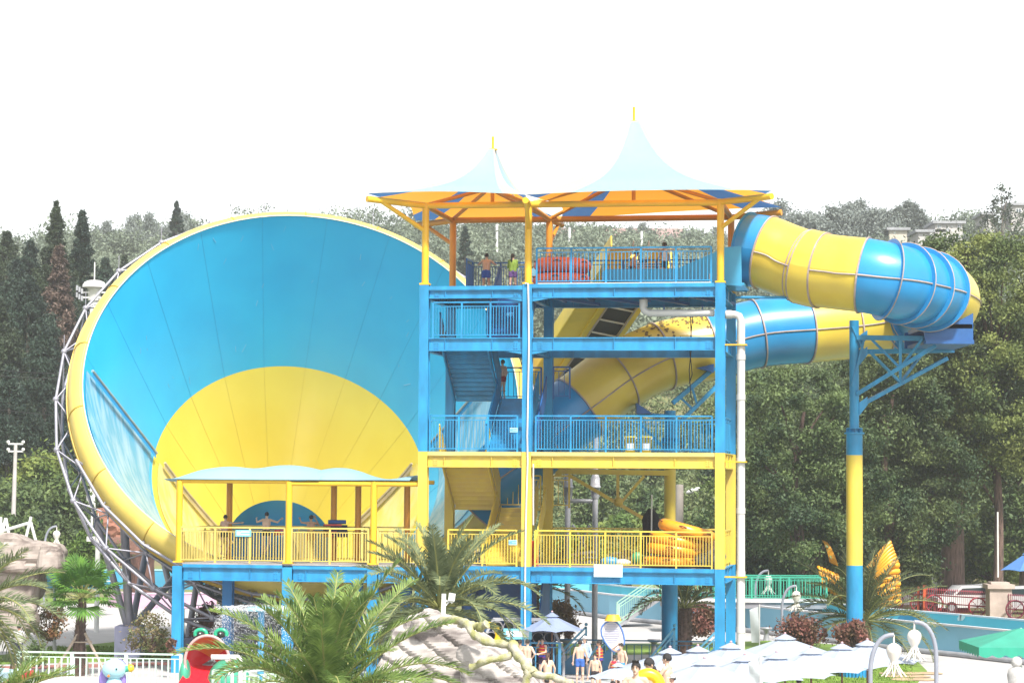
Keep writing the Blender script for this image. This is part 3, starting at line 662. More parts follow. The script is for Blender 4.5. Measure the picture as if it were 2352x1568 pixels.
def tpz(u,b,z): a,_=tab(u,600,b); return T(a,b,z)
raft(tpz(1290,2.4,15.9),.92,.29,M_rr,'lower coral red raft in the stack of two on the top deck','rafts on the top deck')
raft(tpz(1292,2.4,16.5),.90,.30,M_rr,'upper coral red raft in the stack of two on the top deck','rafts on the top deck',Matrix.Rotation(.02,3,'Y'))
raft(tpz(1343,3.3,15.9),.6,.14,M_ro2,'flat half-deflated orange raft beside the coral red rafts','rafts on the top deck',flat=.7)
raft(tpz(1458,3.1,16.05),1.12,.26,M_ro2,'big orange raft lying in the light blue launch trough','rafts on the top deck',Matrix.Rotation(.02,3,'Y'))
zz=[4.55,4.95,5.3,5.62]; tl=[0,.10,.17,.26]; uu=[1543,1548,1553,1575]
lab=['bottom orange raft of the leaning pile on the yellow deck','second orange raft from the bottom of the leaning pile','third orange raft from the bottom of the leaning pile','top orange raft of the leaning pile, tilted down to the right']
for i in range(4): raft(tpz(uu[i],1.6,zz[i]+(0.12 if i==3 else 0)),.86+(.08 if i in(0,3) else .02),.25 if i else .2,M_ro,lab[i],'rafts piled on the yellow deck',Matrix.Rotation(tl[i],3,'Y'))
# ================= THINGS ON DECKS =================
def bucket(u,lab):
    c=tpz(u,1.4,9.1); t=thing('bucket',lab,'bucket',c,'yellow buckets on the third deck'); mk('pail',MB().lathe([(.0,.01),(.2,.01),(.235,.62),(.25,.62),(.25,.66),(0,.66)],c,20),mat('bucket_yellow',(.88,.7,.02),.4,.05),t)
    mk('sticker',MB().lathe([(.226,.1),(.24,.38)],c,12,a0=-2.2,a1=-1.0),M_white,t); mk('handle',MB().tube([c+Vector((.25*math.cos(a),-.05-.1*math.sin(a),.62-.12*math.sin(a))) for a in np.linspace(0,math.pi,9)],.012,5),M_white,t)
bucket(1449,'left one of two yellow buckets standing on the third deck'); bucket(1485,'right one of two yellow buckets standing on the third deck')
c=tpz(1232,1.6,4.5); t=thing('fire_cabinet','red fire extinguisher cabinet at the foot of the yellow column','cabinet',c)
mk('cabinet_body',MB().bx(c-Vector((.16,.15,0)),c+Vector((.16,.15,1.0))),M_red,t); mk('cabinet_door',MB().bx(c+Vector((-.14,-.17,.05)),c+Vector((.14,-.153,.95))),mat('red_door',(.55,.02,.02),.3,.05),t)
c=tpz(1497,4.9,4.5); t=thing('hanging_coat','black coat hung over the back railing beside the orange rafts','coat',c)
mb=MB(); P=[]
for i in range(9):
    z=c.z+1.45+.85-i*.24; wv=[.1,.26,.34,.34,.35,.37,.39,.4,.42][i]; P.append([Vector((c.x+math.cos(a)*wv+.05*math.sin(3*a+i),c.y+math.sin(a)*.16,z)) for a in np.linspace(0,2*math.pi,17)])
mb.grid(P); mk('coat_cloth',mb,mat('black_cloth',(.012,.012,.015),.9,.2,bump=.5),t); mb=MB(); mb.cyl(c+Vector((0,-.25,.1)),c+Vector((.02,-.25,2.9)),.03,8); mk('coat_pole',mb,M_white,t)
c=tpz(1628,2.6,4.5); mb=MB(); mb.bx(c-Vector((.5,.4,0)),c+Vector((.45,.4,1.05))); solo('cardboard_box',mb,mat('cardboard',(.55,.36,.25),.8,.08),'brown cardboard box behind the orange raft pile','box',c)
c=tpz(1630,1.3,4.5); mb=MB(); mb.ell(c+Z*.3,Vector((.62,0,0)),Vector((0,.35,0)),Z*.34,20,10); mb.ell(c+Vector((.25,.1,.45)),Vector((.45,0,0)),Vector((0,.3,0)),Z*.3,16,8); solo('folded_tarpaulin',mb,mat('grey_tarp',(.22,.24,.27),.6,.3,6,bump=.8,bscale=9),'crumpled grey tarpaulin bundle at the right end of the yellow deck','tarpaulin',c)
c=tpz(1404,1.5,4.5); t=thing('pool_float','small blue and white pool float lying on the yellow deck','float',c); mk('float_body',MB().ell(c+Z*.2,Vector((.4,0,0)),Vector((0,.25,0)),Z*.2,16,8),mat('float_blue',(.03,.3,.6),.4),t); mk('float_end',MB().ell(c+Vector((.5,0,.17)),Vector((.35,0,0)),Vector((0,.22,0)),Z*.14,16,8),M_white,t)
c=tpz(1466,1.8,4.5); solo('round_lid',MB().lathe([(0,-.03),(.24,-.03),(.24,.03),(0,.03)],c+Z*.35,20,X=Vector((1,0,0)),Y=Z,Zx=Vector((0,1,0))),mat('green_lid',(.02,.3,.16),.4),'round green lid standing upright on the yellow deck','lid',c)
for i,(u,dz,wd) in enumerate(((1318,0,.5),(1432,0,.62),(1350,0,.4))):
    c=tpz(u,3.4+.3*i,4.5); t=thing('equipment_pile',['heap of ropes and pads beside the red cabinet','stack of pale foam blocks behind the yellow railing','flat white poles lying on the yellow deck'][i],'gear',c)
    mb=MB(); r_=random.Random(i)
    for k in range(7): a=r_.uniform(0,3); mb.bar(c+Vector((r_.uniform(-wd,wd),r_.uniform(-.3,.3),.05+.07*k)),c+Vector((r_.uniform(-wd,wd),r_.uniform(-.3,.3),.08+.07*k)),.12,.07)
    mk('pad',mb,mat('gear_mix%d'%i,[(.5,.4,.35),(.6,.55,.5),(.7,.7,.7)][i],.7,.2),t)
# life jacket on the pavilion railing
c=tpz(777,3.15,4.5); t=thing('life_jacket','dark blue and red life jacket hung over the back railing of the viewing platform','life jacket',c)
mb=MB(); P=[[c+Vector((-.5+1.0*i/10,(-.16 if j<4 else .1)+.03*math.sin(i*2+j),1.62-abs(j-3.5)*.17)) for j in range(8)] for i in range(11)]; mb.grid(P); P2=[[p+Vector((0,-.06,0)) for p in r] for r in P]; mb.grid(P2); mk('jacket_shell',mb,mat('navy_cloth',(.015,.025,.07),.8,.2),t)
mb=MB()
for k in range(4): mb.bx(c+Vector((-.48,-.26,1.05+k*.15)),c+Vector((-.02+.1*k,-.235,1.12+k*.15)))
mk('jacket_stripe',mb,M_red,t); mk('jacket_strap',MB().tube([c+Vector((.05,-.22,1.1)),c+Vector((.1,-.25,.7)),c+Vector((.05,-.22,.45))],.03,5),M_black,t)
mk('jacket_collar',MB().tube([c+Vector((-.3,-.1,1.66)),c+Vector((.45,-.1,1.66))],.09,8),mat('royal_blue_cloth',(.03,.12,.4),.7),t)
# ================= GROUND =================
def hz(x,y):
    s=max(0.,y-158); h=.178*s
    if y>450: h=.178*292+ (y-450)*.01
    k=min(1,s/40); h*=k*.6+.4 if s<40 else 1
    return h+ (math.sin(x*.05+y*.021)*1.6+math.sin(x*.11-y*.05)*.6)*min(1,s/60)
mb=MB(); ys=[-30,20,60,90,110,130,150,158]+list(range(163,460,9))+[500,700,1100,2500]; xs=list(np.linspace(-700,-130,8))+list(np.linspace(-120,120,49))+list(np.linspace(130,700,8))
mb.grid([[Vector((x,y,hz(x,y))) for y in ys] for x in xs])
M_ground=mat('grass_ground',(.16,.22,.06),.95,.3,.5,col2=(.20,.17,.09),bump=.4,bscale=3)
struct('ground',mb,M_ground)
M_pave=mat('white_paving',(.50,.485,.475),.8,.05,.7); M_pink=mat('pinkish_paving',(.52,.41,.40),.8,.05,.3,col2=(.42,.50,.50)); M_lawn=mat('lawn_grass',(.18,.30,.035),.9,.15,1.2,bump=.5,bscale=14)
def sheet(name,uv,m,z):
    mb=MB(); mb.add([G(u,v,z) for u,v in uv],[tuple(range(len(uv)))]); n=mb; return struct(name,n,m)
sheet('pavement',[(-400,1560),(-400,1384),(500,1386),(900,1420),(1300,1400),(1700,1440),(2100,1490),(2700,1530),(2900,1800),(1176,1900),(-700,1800)],M_pave,.004)
sheet('lawn',[(-200,1520),(0,1503),(110,1492),(180,1482),(290,1470),(470,1458),(700,1452),(760,1512),(430,1514),(-200,1530)],M_lawn,.008)
sheet('path',[(-200,1534),(430,1518),(760,1516),(760,1523),(430,1525),(-200,1545)],mat('red_brown_kerb',(.35,.14,.12),.8,.2),.008)
sheet('lawn',[(-200,1383),(-200,1372),(480,1374),(480,1385)],M_lawn,.010)
sheet('lawn',[(1230,1505),(1230,1478),(1640,1476),(1760,1470),(1940,1480),(2100,1510),(2130,1540),(2050,1640),(1700,1640),(1650,1500)],M_lawn,.008)
sheet('path',[(420,1700),(420,1530),(900,1530),(1300,1545),(1500,1550),(1500,1750),(900,1800)],M_pink,.012)
mb=MB()
for k in range(7): 
    p=G(2050+k*14,1545+k%3*7,.03); mb.lathe([(0,.03),(.5,.02),(.6,0)],p,9)
struct('sand_patch',mb,mat('dry_sand',(.5,.36,.22),.9,.15))
# grass tufts over the lawns
def blades(n,zone,h,mt,name,seed):
    r=np.random.default_rng(seed); vs=[];fs=[]
    for i in range(n):
        u=r.uniform(zone[0],zone[1]); v=r.uniform(zone[2],zone[3]); p=G(u,v,.01); a=r.uniform(0,6.28); hh=h*r.uniform(.5,1.2); d=Vector((math.cos(a),math.sin(a),0))*.03
        k=len(vs); vs+= [tuple(p-d),tuple(p+d),tuple(p+Vector((r.normal()*.03,r.normal()*.03,hh)))]; fs.append((k,k+1,k+2))
    me=bpy.data.meshes.new(name); me.from_pydata(vs,[],fs); o=mk(name,me,mt); o['kind']='stuff'; return o
blades(9000,(110,760,1484,1512),.10,M_lawn,'grass',1); blades(6000,(1700,2100,1515,1600),.10,M_lawn,'grass',2)
# ================= WALLS, POOL, BRIDGE =================
def wall(pts,h,t,m,cap,label,name='wall',cat='wall',capw=.1,base=0,group=None):
    t_=thing(name,label,cat,pts[0],group); mb=MB(); mc=MB()
    for p,q in zip(pts[:-1],pts[1:]):
        d=(q-p); n=Vector((-d.y,d.x,0)).normalized()*t; mb.prism([p+Z*base,q+Z*base,q+Z*(h-.06),p+Z*(h-.06)],n)
        mc.prism([p-n*.15+Z*(h-.055),q-n*.15+Z*(h-.055),q-n*.15+Z*(h+.03),p-n*.15+Z*(h+.03)],n*1.3)
    mk('wall_body',mb,m,t_); mk('coping',mc,cap,t_); return t_
M_cyan=mat('pale_cyan_wall_paint',(.20,.50,.70),.6,.06,.4,col2=(.26,.56,.74)); M_cyan2=mat('bright_cyan_wall_paint',(.16,.62,.74),.6,.05,.4); M_cope=mat('white_coping',(.72,.72,.76),.6,.05)
base=[(1240,1402),(1322,1410),(1399,1421),(1560,1437),(1743,1454),(1900,1474),(2075,1495),(2200,1508),(2332,1523),(2480,1540)]
fw=[G(u,v) for u,v in base]; wall(fw,1.43,.18,M_cyan,M_cope,'pale blue front wall of the curved water channel on the right','channel_wall',cat='wall',group='channel walls')
mb=MB(); mb.tube([p+Z*.12+Vector((0,-.25,0)) for p in fw],.13,8); solo('kerb_pipe',mb,M_grey,'grey pipe running along the foot of the front channel wall','pipe',fw[0])
bw=[p+Vector((1.2,10.5,0)) for p in fw]; bw[0]=fw[0]+Vector((-8,9,0)); wall(bw,1.43,.18,M_cyan2,M_cope,'brighter cyan back wall of the water channel below the red fence','channel_wall',cat='wall',group='channel walls')
mb=MB(); mb.grid([[p+Z*.5+Vector((0,.2,0)),q+Z*.5] for p,q in zip(fw,bw)]); struct('water',mb,mat('pool_water',(.05,.45,.55),.08,.05,.8,bump=.15,bscale=3))
# painted creatures on the back wall (fish, dark wave)
def onback(u,v): 
    # hit the back wall plane
    best=None
    for p,q in zip(bw[:-1],bw[1:]):
        d=q-p; n=Vector((-d.y,d.x,0)).normalized(); r=ray(u,v); s=(p-CAM).dot(n)/r.dot(n); x=CAM+r*s; f=(x-p).dot(d)/d.dot(d)
        if 0<=f<=1: return x-n*.02
    return None
def decal(uvs,m,name,label,cat):
    ps=[onback(u,v) for u,v in uvs]
    if any(p is None for p in ps): print('decal miss',name); return
    solo(name,MB().prism(ps,Vector((0,-.02,0))),m,label,cat,ps[0])
decal([(2063,1418),(2070,1410),(2085,1406),(2100,1408),(2112,1420),(2115,1430),(2063,1424)],mat('mural_blue',(.05,.3,.5),.6),'wall_mural','blue wave painting with a dark crest on the back channel wall','mural')
decal([(2083,1408),(2087,1402),(2091,1405),(2095,1402),(2099,1406),(2104,1405),(2110,1413),(2120,1432),(2114,1433),(2107,1418),(2097,1409)],mat('mural_dark',(.02,.04,.1),.6),'mural_crest','dark spiky crest line above the blue wave painting','mural')
decal([(2199,1420),(2204,1411),(2213,1410),(2218,1416),(2212,1424),(2201,1425)],M_white,'painted_fish','white and maroon striped fish painted on the back wall','mural')
decal([(2205,1411),(2209,1411),(2208,1424),(2204,1424)],mat('maroon',(.3,.03,.08),.6),'fish_stripe','maroon stripe on the painted white fish','mural')
# green bridge and stairs
br=thing('footbridge','grey footbridge with green railings crossing the channel behind the white drain pipe','bridge',W(1750,1390,127))
M_green=mat('green_paint',(.05,.42,.28),.45,.06); M_mint=mat('mint_paint',(.38,.66,.50),.45,.05)
z0=1.75; p=W(1520,1370,127.5); q=W(1893,1378,127.5); p.z=q.z=z0
mk('bridge_deck',MB().bx((p.x,126.5,z0-.45),(q.x,129,z0)),mat('bridge_grey',(.28,.28,.31),.6,.1),br)
mk('deck_edge',MB().bx((p.x,126.4,z0-.12),(q.x,126.49,z0+.05)),M_white,br)
rail(Vector((p.x+2.7,126.55,z0)),Vector((q.x,126.55,z0)),M_green,br,h=1.2,gap=.14,post=2.2,pw=.1); rail(Vector((p.x,128.9,z0)),Vector((q.x,128.9,z0)),M_green,br,h=1.2,gap=.2,post=2.2)
mb=MB()
for u in(1823,1860,1880): x=W(u,1400,127).x; mb.bx((x-.2,127,0),(x+.2,127.5,z0-.45))
mk('bridge_pier',mb,mat('pier_dark',(.08,.12,.16),.7),br)
sta=G(1420,1437); sx=p.x+.3; st=thing('bridge_stairs','grey steps with mint green railings climbing right to the footbridge','stairs',sta)
n=10; y0=sta.y; mb=MB(); dx=(sx-sta.x)/n
for i in range(n): mb.bx((sta.x+i*dx,y0-1.,z0*(i+1)/n-.06),(sta.x+(i+1)*dx+.04,y0+1.1,z0*(i+1)/n)); mb.bx((sta.x+i*dx,y0-1.,z0*i/n),(sta.x+i*dx+.04,y0+1.1,z0*(i+1)/n-.06))
mk('step',mb,mat('step_grey',(.30,.29,.32),.6,.1),st)
for y in(y0-1.05,y0+1.1):
    mb=MB(); mb.prism([Vector((sta.x,y,-.02)),Vector((sx,y,z0-.2)),Vector((sx,y,z0)),Vector((sta.x,y,.28))],Vector((0,.06,0))); mk('stringer',mb,M_grey,st)
for y in(y0-1.05,y0+1.12): rail(Vector((sta.x,y,.1)),Vector((sx,y,z0)),M_mint,st,h=1.15,gap=.2,post=2.4,pw=.1,name='stair_railing')
# left pool wall and pink wall
lp0=[W(u,v,162) for u,v in((60,1370),(390,1370),(470,1372))]
for q_ in lp0: q_.z=0
wall(lp0,1.75,.3,mat('pool_blue',(.06,.34,.55),.5,.12,.5),mat('pool_edge_cyan',(.35,.68,.8),.5,.04),'blue raised pool wall with a pale edge, in front of the bathers on the left','pool_wall')
mb=MB(); mb.bx((lp0[0].x,162.3,0),(lp0[2].x+3,172,.85)); struct('pool_terrace',mb,M_pave)
mb=MB()
t=thing('pool_ladder','small metal pool ladder on the blue pool wall behind the fan palm','ladder',W(236,1340,161.8))
l0=W(233,1325,161.8); mb.bar(l0,l0-Z*1.4,.08); mb.bar(l0+Vector((.7,0,0)),l0+Vector((.7,0,-1.4)),.08); mk('ladder_rail',mb,M_white,t)
mb=MB()
for k in range(4): mb.bar(l0-Z*(.25+.33*k),l0+Vector((.7,0,-(.25+.33*k))),.06)
mk('rung',mb,M_white,t)
pk0=[W(u,1402,146) for u in(235,300,380,490)]
for i,q_ in enumerate(pk0): q_.z=0; q_.y+=[2,0,0,1.5][i]
wall(pk0,.95,.3,mat('pink_wall_paint',(.66,.42,.58),.6,.06),mat('pink_coping',(.7,.5,.62),.6,.05),'low pink curved wall behind the white frame legs','low_wall')
# ================= FENCES =================
def fence(pts,h,m,label,name='fence',gap=.15,post=1.4,group=None,pw=.08,bw=.035):
    t=thing(name,label,'fence',pts[0],group)
    for p,q in zip(pts[:-1],pts[1:]): rail(p,q,m,t,h=h,gap=gap,post=post,pw=pw,name='fence_panel',bw=bw)
    return t
PG=lambda u,v,Y:(lambda x:Vector((x.x,x.y,0)))(W(u,v,Y))
M_mintl=mat('pale_mint_paint',(.62,.80,.70),.45,.04)
fence([PG(40,1600,90.5),PG(415,1590,89.5)],1.42,M_mintl,'pale mint metal fence in front of the fan palm trunk','fence',gap=.235,post=2.35,pw=.12,bw=.05)
fence([PG(490,1600,84),PG(560,1600,83.5),PG(700,1600,86)],1.3,M_mintl,'pale mint fence beside the red mouthed frog slide','fence',gap=.235,post=2.0,pw=.1,bw=.05)
fence([PG(395,1440,126),PG(520,1440,126)],1.3,M_mintl,'distant pale fence seen between the blue platform columns','fence',gap=.3,post=2,bw=.05)
M_fb=mat('steel_blue_paint',(.04,.20,.36),.45,.08)
fb=fence([PG(1250,1550,103.5),PG(1665,1550,102.5)],1.15,M_fb,'steel blue queue railing in front of the swimmers lawn','fence',gap=.32,post=2.6)
# queue gate boxes
for i,(u0,u1) in enumerate(((1202,1252),(1285,1345),(1360,1410),(1500,1548),(1590,1650))):
    a=PG(u0,1550,99.5-.2*i); t=thing('queue_ramp',['blue slanted stair side left of the brown umbrella pole','blue slanted ramp side behind the boy in blue trunks','blue slanted ramp side behind the teardrop banner','blue slanted ramp side right of the teardrop banner','blue slanted ramp side below the right tower column'][i],'ramp',a,'blue slanted queue ramps'); w_=(u1-u0)/55.
    mk('ramp_side',MB().prism([a+Vector((0,0,0)),a+Vector((w_,0,0)),a+Vector((w_,0,1.35)),a+Vector((0,0,.3))],Vector((0,.08,0))),M_fb,t)
    mb=MB(); mb.bar(a+Vector((-.1,0,.75)),a+Vector((w_,0,1.95)),.08); mb.bar(a+Vector((-.1,0,.55)),a+Vector((w_,0,1.7)),.05); mb.bar(a+Vector((w_,0,0)),a+Vector((w_,0,1.95)),.08); mb.bar(a+Vector((-.1,0,0)),a+Vector((-.1,0,.75)),.08); mb.sph(a+Vector((w_,0,2.05)),.07,8,6)
    for k in range(1,5): mb.bar(a+Vector((w_*k/5,0,.3+1.05*k/5)),a+Vector((w_*k/5,0,.55+1.15*k/5)),.04)
    mk('handrail',mb,mat('steel_blue_light',(.10,.34,.5),.4,.05) if i==0 else bpy.data.materials['steel_blue_light'],t)
t=thing('queue_gate','blue metal gate with vertical bars behind the ponytail girl','gate',PG(1216,1560,95)); g0=PG(1216,1560,96)
rail(g0,g0+Vector((1.2,0,0)),mat('steel_blue_mid',(.05,.26,.46),.45,.06),t,h=1.5,gap=.22,post=1.3,pw=.12,bw=.05,name='gate_panel')
# red gate / fence on the right and pillars
M_rf=mat('red_oxide_paint',(.36,.03,.05),.5,.1); YF=144
def P2(u): return PG(u,1400,YF-(u-2000)*.03)
rg=thing('red_fence','red oxide wrought fence and gate between two cream pillars','fence',P2(2045))
def spikes(u0,u1,mt,par,n,h=1.75,arch=False):
    mb=MB(); 
    for i in range(n+1):
        q=P2(u0+(u1-u0)*i/n); hh=h; mb.bar(q+Z*.1,q+Z*hh,.035); mb.lathe([(.05,0),(.0,.14)],q+Z*hh,4)
    for z in(.2,h-.75,h-.3): mb.bar(P2(u0)+Z*z,P2(u1)+Z*z,.06)
    for s in(.14,.86):
        q=P2(u0+(u1-u0)*s); mb.tube([q+Vector((math.cos(a)*.5,-.03,.95+math.sin(a)*.5)) for a in np.linspace(0,2*math.pi,20)],.05,5)
        for a in np.linspace(0,2*math.pi,9): mb.bar(q+Vector((0,-.03,.95)),q+Vector((math.cos(a)*.5,-.03,.95+math.sin(a)*.5)),.03)
    mk('gate_leaf',mb,mt,par)
spikes(2045,2122,M_rf,rg,16); spikes(2126,2265,M_rf,rg,30); mk('gate_post',MB().bar(P2(2124),P2(2124)+Z*2.0,.22).bar(P2(2109),P2(2109)+Z*1.9,.12),mat('orange_red_post',(.6,.10,.03),.5,.1),rg)
rg2=thing('red_fence','dark red railing right of the tall cream pillar, in front of the white car bonnet','fence',P2(2320)); spikes(2317,2420,mat('dark_red_paint',(.2,.02,.05),.5),rg2,22,1.7)
rg3=thing('red_fence','short red railing piece left of the cream gate pillars behind the palm','fence',P2(1960)); spikes(1960,2000,M_rf,rg3,8,1.2)
M_stone=mat('cream_stone_pillar',(.52,.42,.36),.8,.1,1.5,bump=.2)
def gpillar(u,label,h=2.15,w_=.62):
    b=P2(u); t=thing('gate_pillar',label,'pillar',b,'cream gate pillars'); mk('shaft',MB().bx(b-Vector((w_,w_,0)),b+Vector((w_,w_,h-.25))),M_stone,t)
    mk('pillar_cap',MB().bx(b-Vector((w_+.14,w_+.14,-h+.24)),b+Vector((w_+.14,w_+.14,h))).bx(b-Vector((w_-.1,w_-.1,-h-.003)),b+Vector((w_-.1,w_-.1,h+.12))),M_stone,t)
gpillar(2294,'tall cream gate pillar with a thin white pole on top, right of the red gate',2.3); gpillar(2029,'cream gate pillar left of the red gate behind palm fronds',2.1); gpillar(2000,'cream pillar half hidden behind the palm, left of the gate pillar',1.2,.4)
def thinpole(u,v0,v1,Y,label,r=.05,m=None,name='thin_pole',cat='pole'):
    a=W(u,v1,Y); b_=W(u,v0,Y); solo(name,MB().cyl(a,Vector((a.x,a.y,b_.z)),r,8),m or M_white,label,cat,a)
thinpole(2292,1175,1325,142,'thin white pole rising from the tall cream gate pillar',.055); thinpole(1977,1185,1330,140,'thin white pole just right of the yellow pillar section'); thinpole(1833,1142,1250,140,'short thin pole left of the right-hand palm'); thinpole(2285,1160,1320,170,'old grey utility post behind the cream pillar',.18,M_grey,'utility_post')
# cars
def car(c,L,label,col,rot=0.,van=False,name='parked_car',cat='car'):
    t=thing(name,label,cat,c); h=1.75 if not van else 2.3; m=mat('car_paint_'+label[:5],col,.25,.02)
    pr=[(-L/2,.35),(-L/2,.95),(-L/2+.1,1.05),(-L/2+.95,1.1),(-L/2+1.5,h-.1),(L/2-1.0,h),(L/2-.35,h-.2),(L/2-.05,1.1),(L/2,.9),(L/2,.35)]
    mb=MB(); mb.prism([Vector((x,-.9,z)) for x,z in pr],Vector((0,1.8,0)))
    R=Matrix.Rotation(rot,4,'Z'); mb.v=[tuple(c+R@Vector(p)) for p in mb.v]; mk('body',mb,m,t)
    mb=MB()
    for y in(-.92,.9): mb.prism([Vector((-L/2+1.15,y,1.15)),Vector((-L/2+1.55,y,h-.22)),Vector((L/2-1.0,y,h-.15)),Vector((L/2-.5,y,1.15))],Vector((0,.02,0)))
    mb.prism([Vector((-L/2+1.0,-.75,1.14)),Vector((-L/2+1.0,.75,1.14)),Vector((-L/2+1.45,.7,h-.2)),Vector((-L/2+1.45,-.7,h-.2))],Vector((-.03,0,0)))
    mb.v=[tuple(c+R@Vector(p)) for p in mb.v]; mk('window',mb,mat('car_glass',(.03,.05,.06),.1),t)
    for x in(-L/2+.85,L/2-.85):
        for y in(-.93,.75):
            mb=MB().cyl(Vector((x,y,.36)),Vector((x,y+.18,.36)),.36,18); mb.v=[tuple(c+R@Vector(p)) for p in mb.v]; wh=mk('wheel',mb,M_black,t)
            mb=MB().cyl(Vector((x,y-.02,.36)),Vector((x,y-.001,.36)),.2,12); mb.v=[tuple(c+R@Vector(p)) for p in mb.v]; mk('rim',mb,M_grey,wh)
    mb=MB().bx((-L/2-.04,-.8,.55),(-L/2-.001,-.5,.75)).bx((-L/2-.04,.5,.55),(-L/2-.001,.8,.75)); mb.v=[tuple(c+R@Vector(p)) for p in mb.v]; mk('headlight',mb,M_grey,t)
    mb=MB().bx((-L/2-.05,-.85,.3),(-L/2-.001,.85,.45)).bx((-L/2-.03,-.3,.5),(-L/2-.001,.3,.7)); mb.v=[tuple(c+R@Vector(p)) for p in mb.v]; mk('bumper',mb,M_black,t)
car(PG(2230,1390,148),4.8,'white off-road car with dark wheel arches behind the red gate',(.75,.75,.76),.15); car(PG(2350,1390,147),4.4,'white saloon car behind the dark red railing at the right edge',(.72,.72,.76),-.35); car(PG(2070,1390,151),4.6,'silver grey van seen through the round ornaments of the red gate',(.5,.5,.52),.1,True)
# ================= SIGN, BANNERS, LAMPS =================
c=W(1405,1455,95.5); b0=Vector((c.x,c.y,0)); t=thing('teardrop_banner','white teardrop banner with a blue edge and small text lines, yellow topped','banner',b0)
tz=lambda x,y:W((2050+x/3.36)/1.7415,(2350+y/3.36)/1.7415,95.5)
out=[tz(x,y) for x,y in((1345,443),(1300,448),(1245,470),(1205,515),(1190,570),(1200,640),(1240,720),(1290,790),(1345,845),(1390,862),(1500,760),(1505,700),(1490,620),(1470,560),(1440,500),(1395,458))]
mk('banner_cloth',MB().prism(out,Vector((0,.02,0))),mat('banner_white',(.66,.64,.70),.6,.03),t); mk('banner_edge',MB().tube(out,.035,6,closed=True),mat('banner_edge_blue',(.08,.2,.55),.5),t)
mb=MB()
for k in range(9):
    wd=60+50*math.sin(min(1,k/5)*math.pi/2)-max(0,k-5)*18; mb.bar(tz(1335-wd,490+k*30)-Vector((0,.015,0)),tz(1335+wd,490+k*30)-Vector((0,.015,0)),.012,.03 if k else .06)
mk('text_line',mb,mat('text_grey_blue',(.42,.44,.58),.6),t); mk('banner_pole',MB().cyl(b0,tz(1345,443)+Vector((0,.05,0)),.03,8),M_grey,t)
mb=MB().cyl(tz(1350,440),tz(1350,360),.34,12,.24); solo('yellow_cap',mb,mat('cap_yellow',(.85,.55,.03),.5,.1),'yellow cap-shaped float standing behind the top of the teardrop banner','float',tz(1350,440))
def fbanner(u,v0,v1,Y,wp,label):
    a=W(u,v1,Y); b_=W(u,v0,Y); t=thing('feather_banner',label,'banner',Vector((a.x,a.y,0)),'white feather banners'); w_=wp/5500*Y; P=[]
    for i in range(9):
        f=i/8; z=a.z+(b_.z-a.z)*f; ww=w_*(.75+.25*f); P.append([Vector((a.x-ww*(1-j/3),a.y+.06*math.sin(f*5+j),z-(0.35*w_*(1-j/3) if i==8 else 0))) for j in range(4)])
    mb=MB().grid(P); mb.grid([[p+Vector((0,.02,0)) for p in r] for r in P]); mk('banner_cloth',mb,mat('banner_cloth_white',(.70,.76,.78),.7,.03,trans=.3),t)
    mk('banner_pole',MB().cyl(Vector((a.x+.03,a.y,0)),b_+Vector((.03,0,.1)),.03,8),M_white,t)
fbanner(1743,1392,1475,112,22,'tall white feather banner right of the drain pipe'); fbanner(1708*1.0+36,1510,1568,60,26,'white feather banner among the white umbrellas'); fbanner(1640-30,1412,1412+1,40,1,'x') if 0 else None
def lamp(u,v,Y,label,side=1,h=None):
    c=W(u,v,Y); q=.7; off=.72*side; t=thing('octopus_lamp',label,'lamp',Vector((c.x+off,c.y,0)),'octopus shaped lamps')
    pb=Vector((c.x+off,c.y,0)); top=c+Z*.48
    arc=[pb]+[Vector((c.x+off*math.cos(a)**.8,c.y,top.z-1.15*(1-math.sin(a)))) for a in np.linspace(0,1.45,9)]+[top]
    mk('lamp_pole',MB().tube(arc,.07,8),mat('lamp_pole_grey',(.30,.32,.38),.45,.08) if 'lamp_pole_grey' not in bpy.data.materials else bpy.data.materials['lamp_pole_grey'],t)
    m=bpy.data.materials.get('lamp_white_shell') or mat('lamp_white_shell',(.78,.74,.66),.4,.03)
    mb=MB(); mb.ell(c,Vector((.34*q,0,0)),Vector((0,.34*q,0)),Z*.33*q,16,10); mb.lathe([(.32*q,-.08*q),(.27*q,-.26*q),(.17*q,-.42*q),(.14*q,-.52*q),(.16*q,-.58*q)],c,16); mk('lamp_head',mb,m,t)
    mk('hanger',MB().cyl(c+Z*.2,top,.03,6),m,t)
    mb=MB()
    for k in range(9):
        for qq in(-1,1):
            a=2*math.pi*k/9; pts=[]
            for i in range(7): f=i/6; r=(.15+.40*f**1.5)*.7; aa=a+qq*.35*f; pts.append(c+Vector((math.cos(aa)*r,math.sin(aa)*r,(-.5-.62*f)*.7)))
            mb.tube(pts,.016,5)
    mk('tentacle',mb,m,t)
lamp(1829,1367,121,'octopus lamp in front of the channel wall beside the purple shirt man',-1)
lamp(1765,1330,131,'octopus lamp against the green bridge railing',-1); lamp(1787,1300,146,'far octopus lamp above the green bridge railing',1)
lamp(2100,1461,79,'larger octopus lamp hanging from a tall curved pole in front of the pale wall',1); lamp(2053,1493,74,'lowest octopus lamp, hanging left of the tall curved pole',-1)
lamp(130,1226,150,'octopus lamp above the brick post beyond the rocks on the left',-1); lamp(91,1333,112,'octopus lamp just right of the rock wall on the left',1)
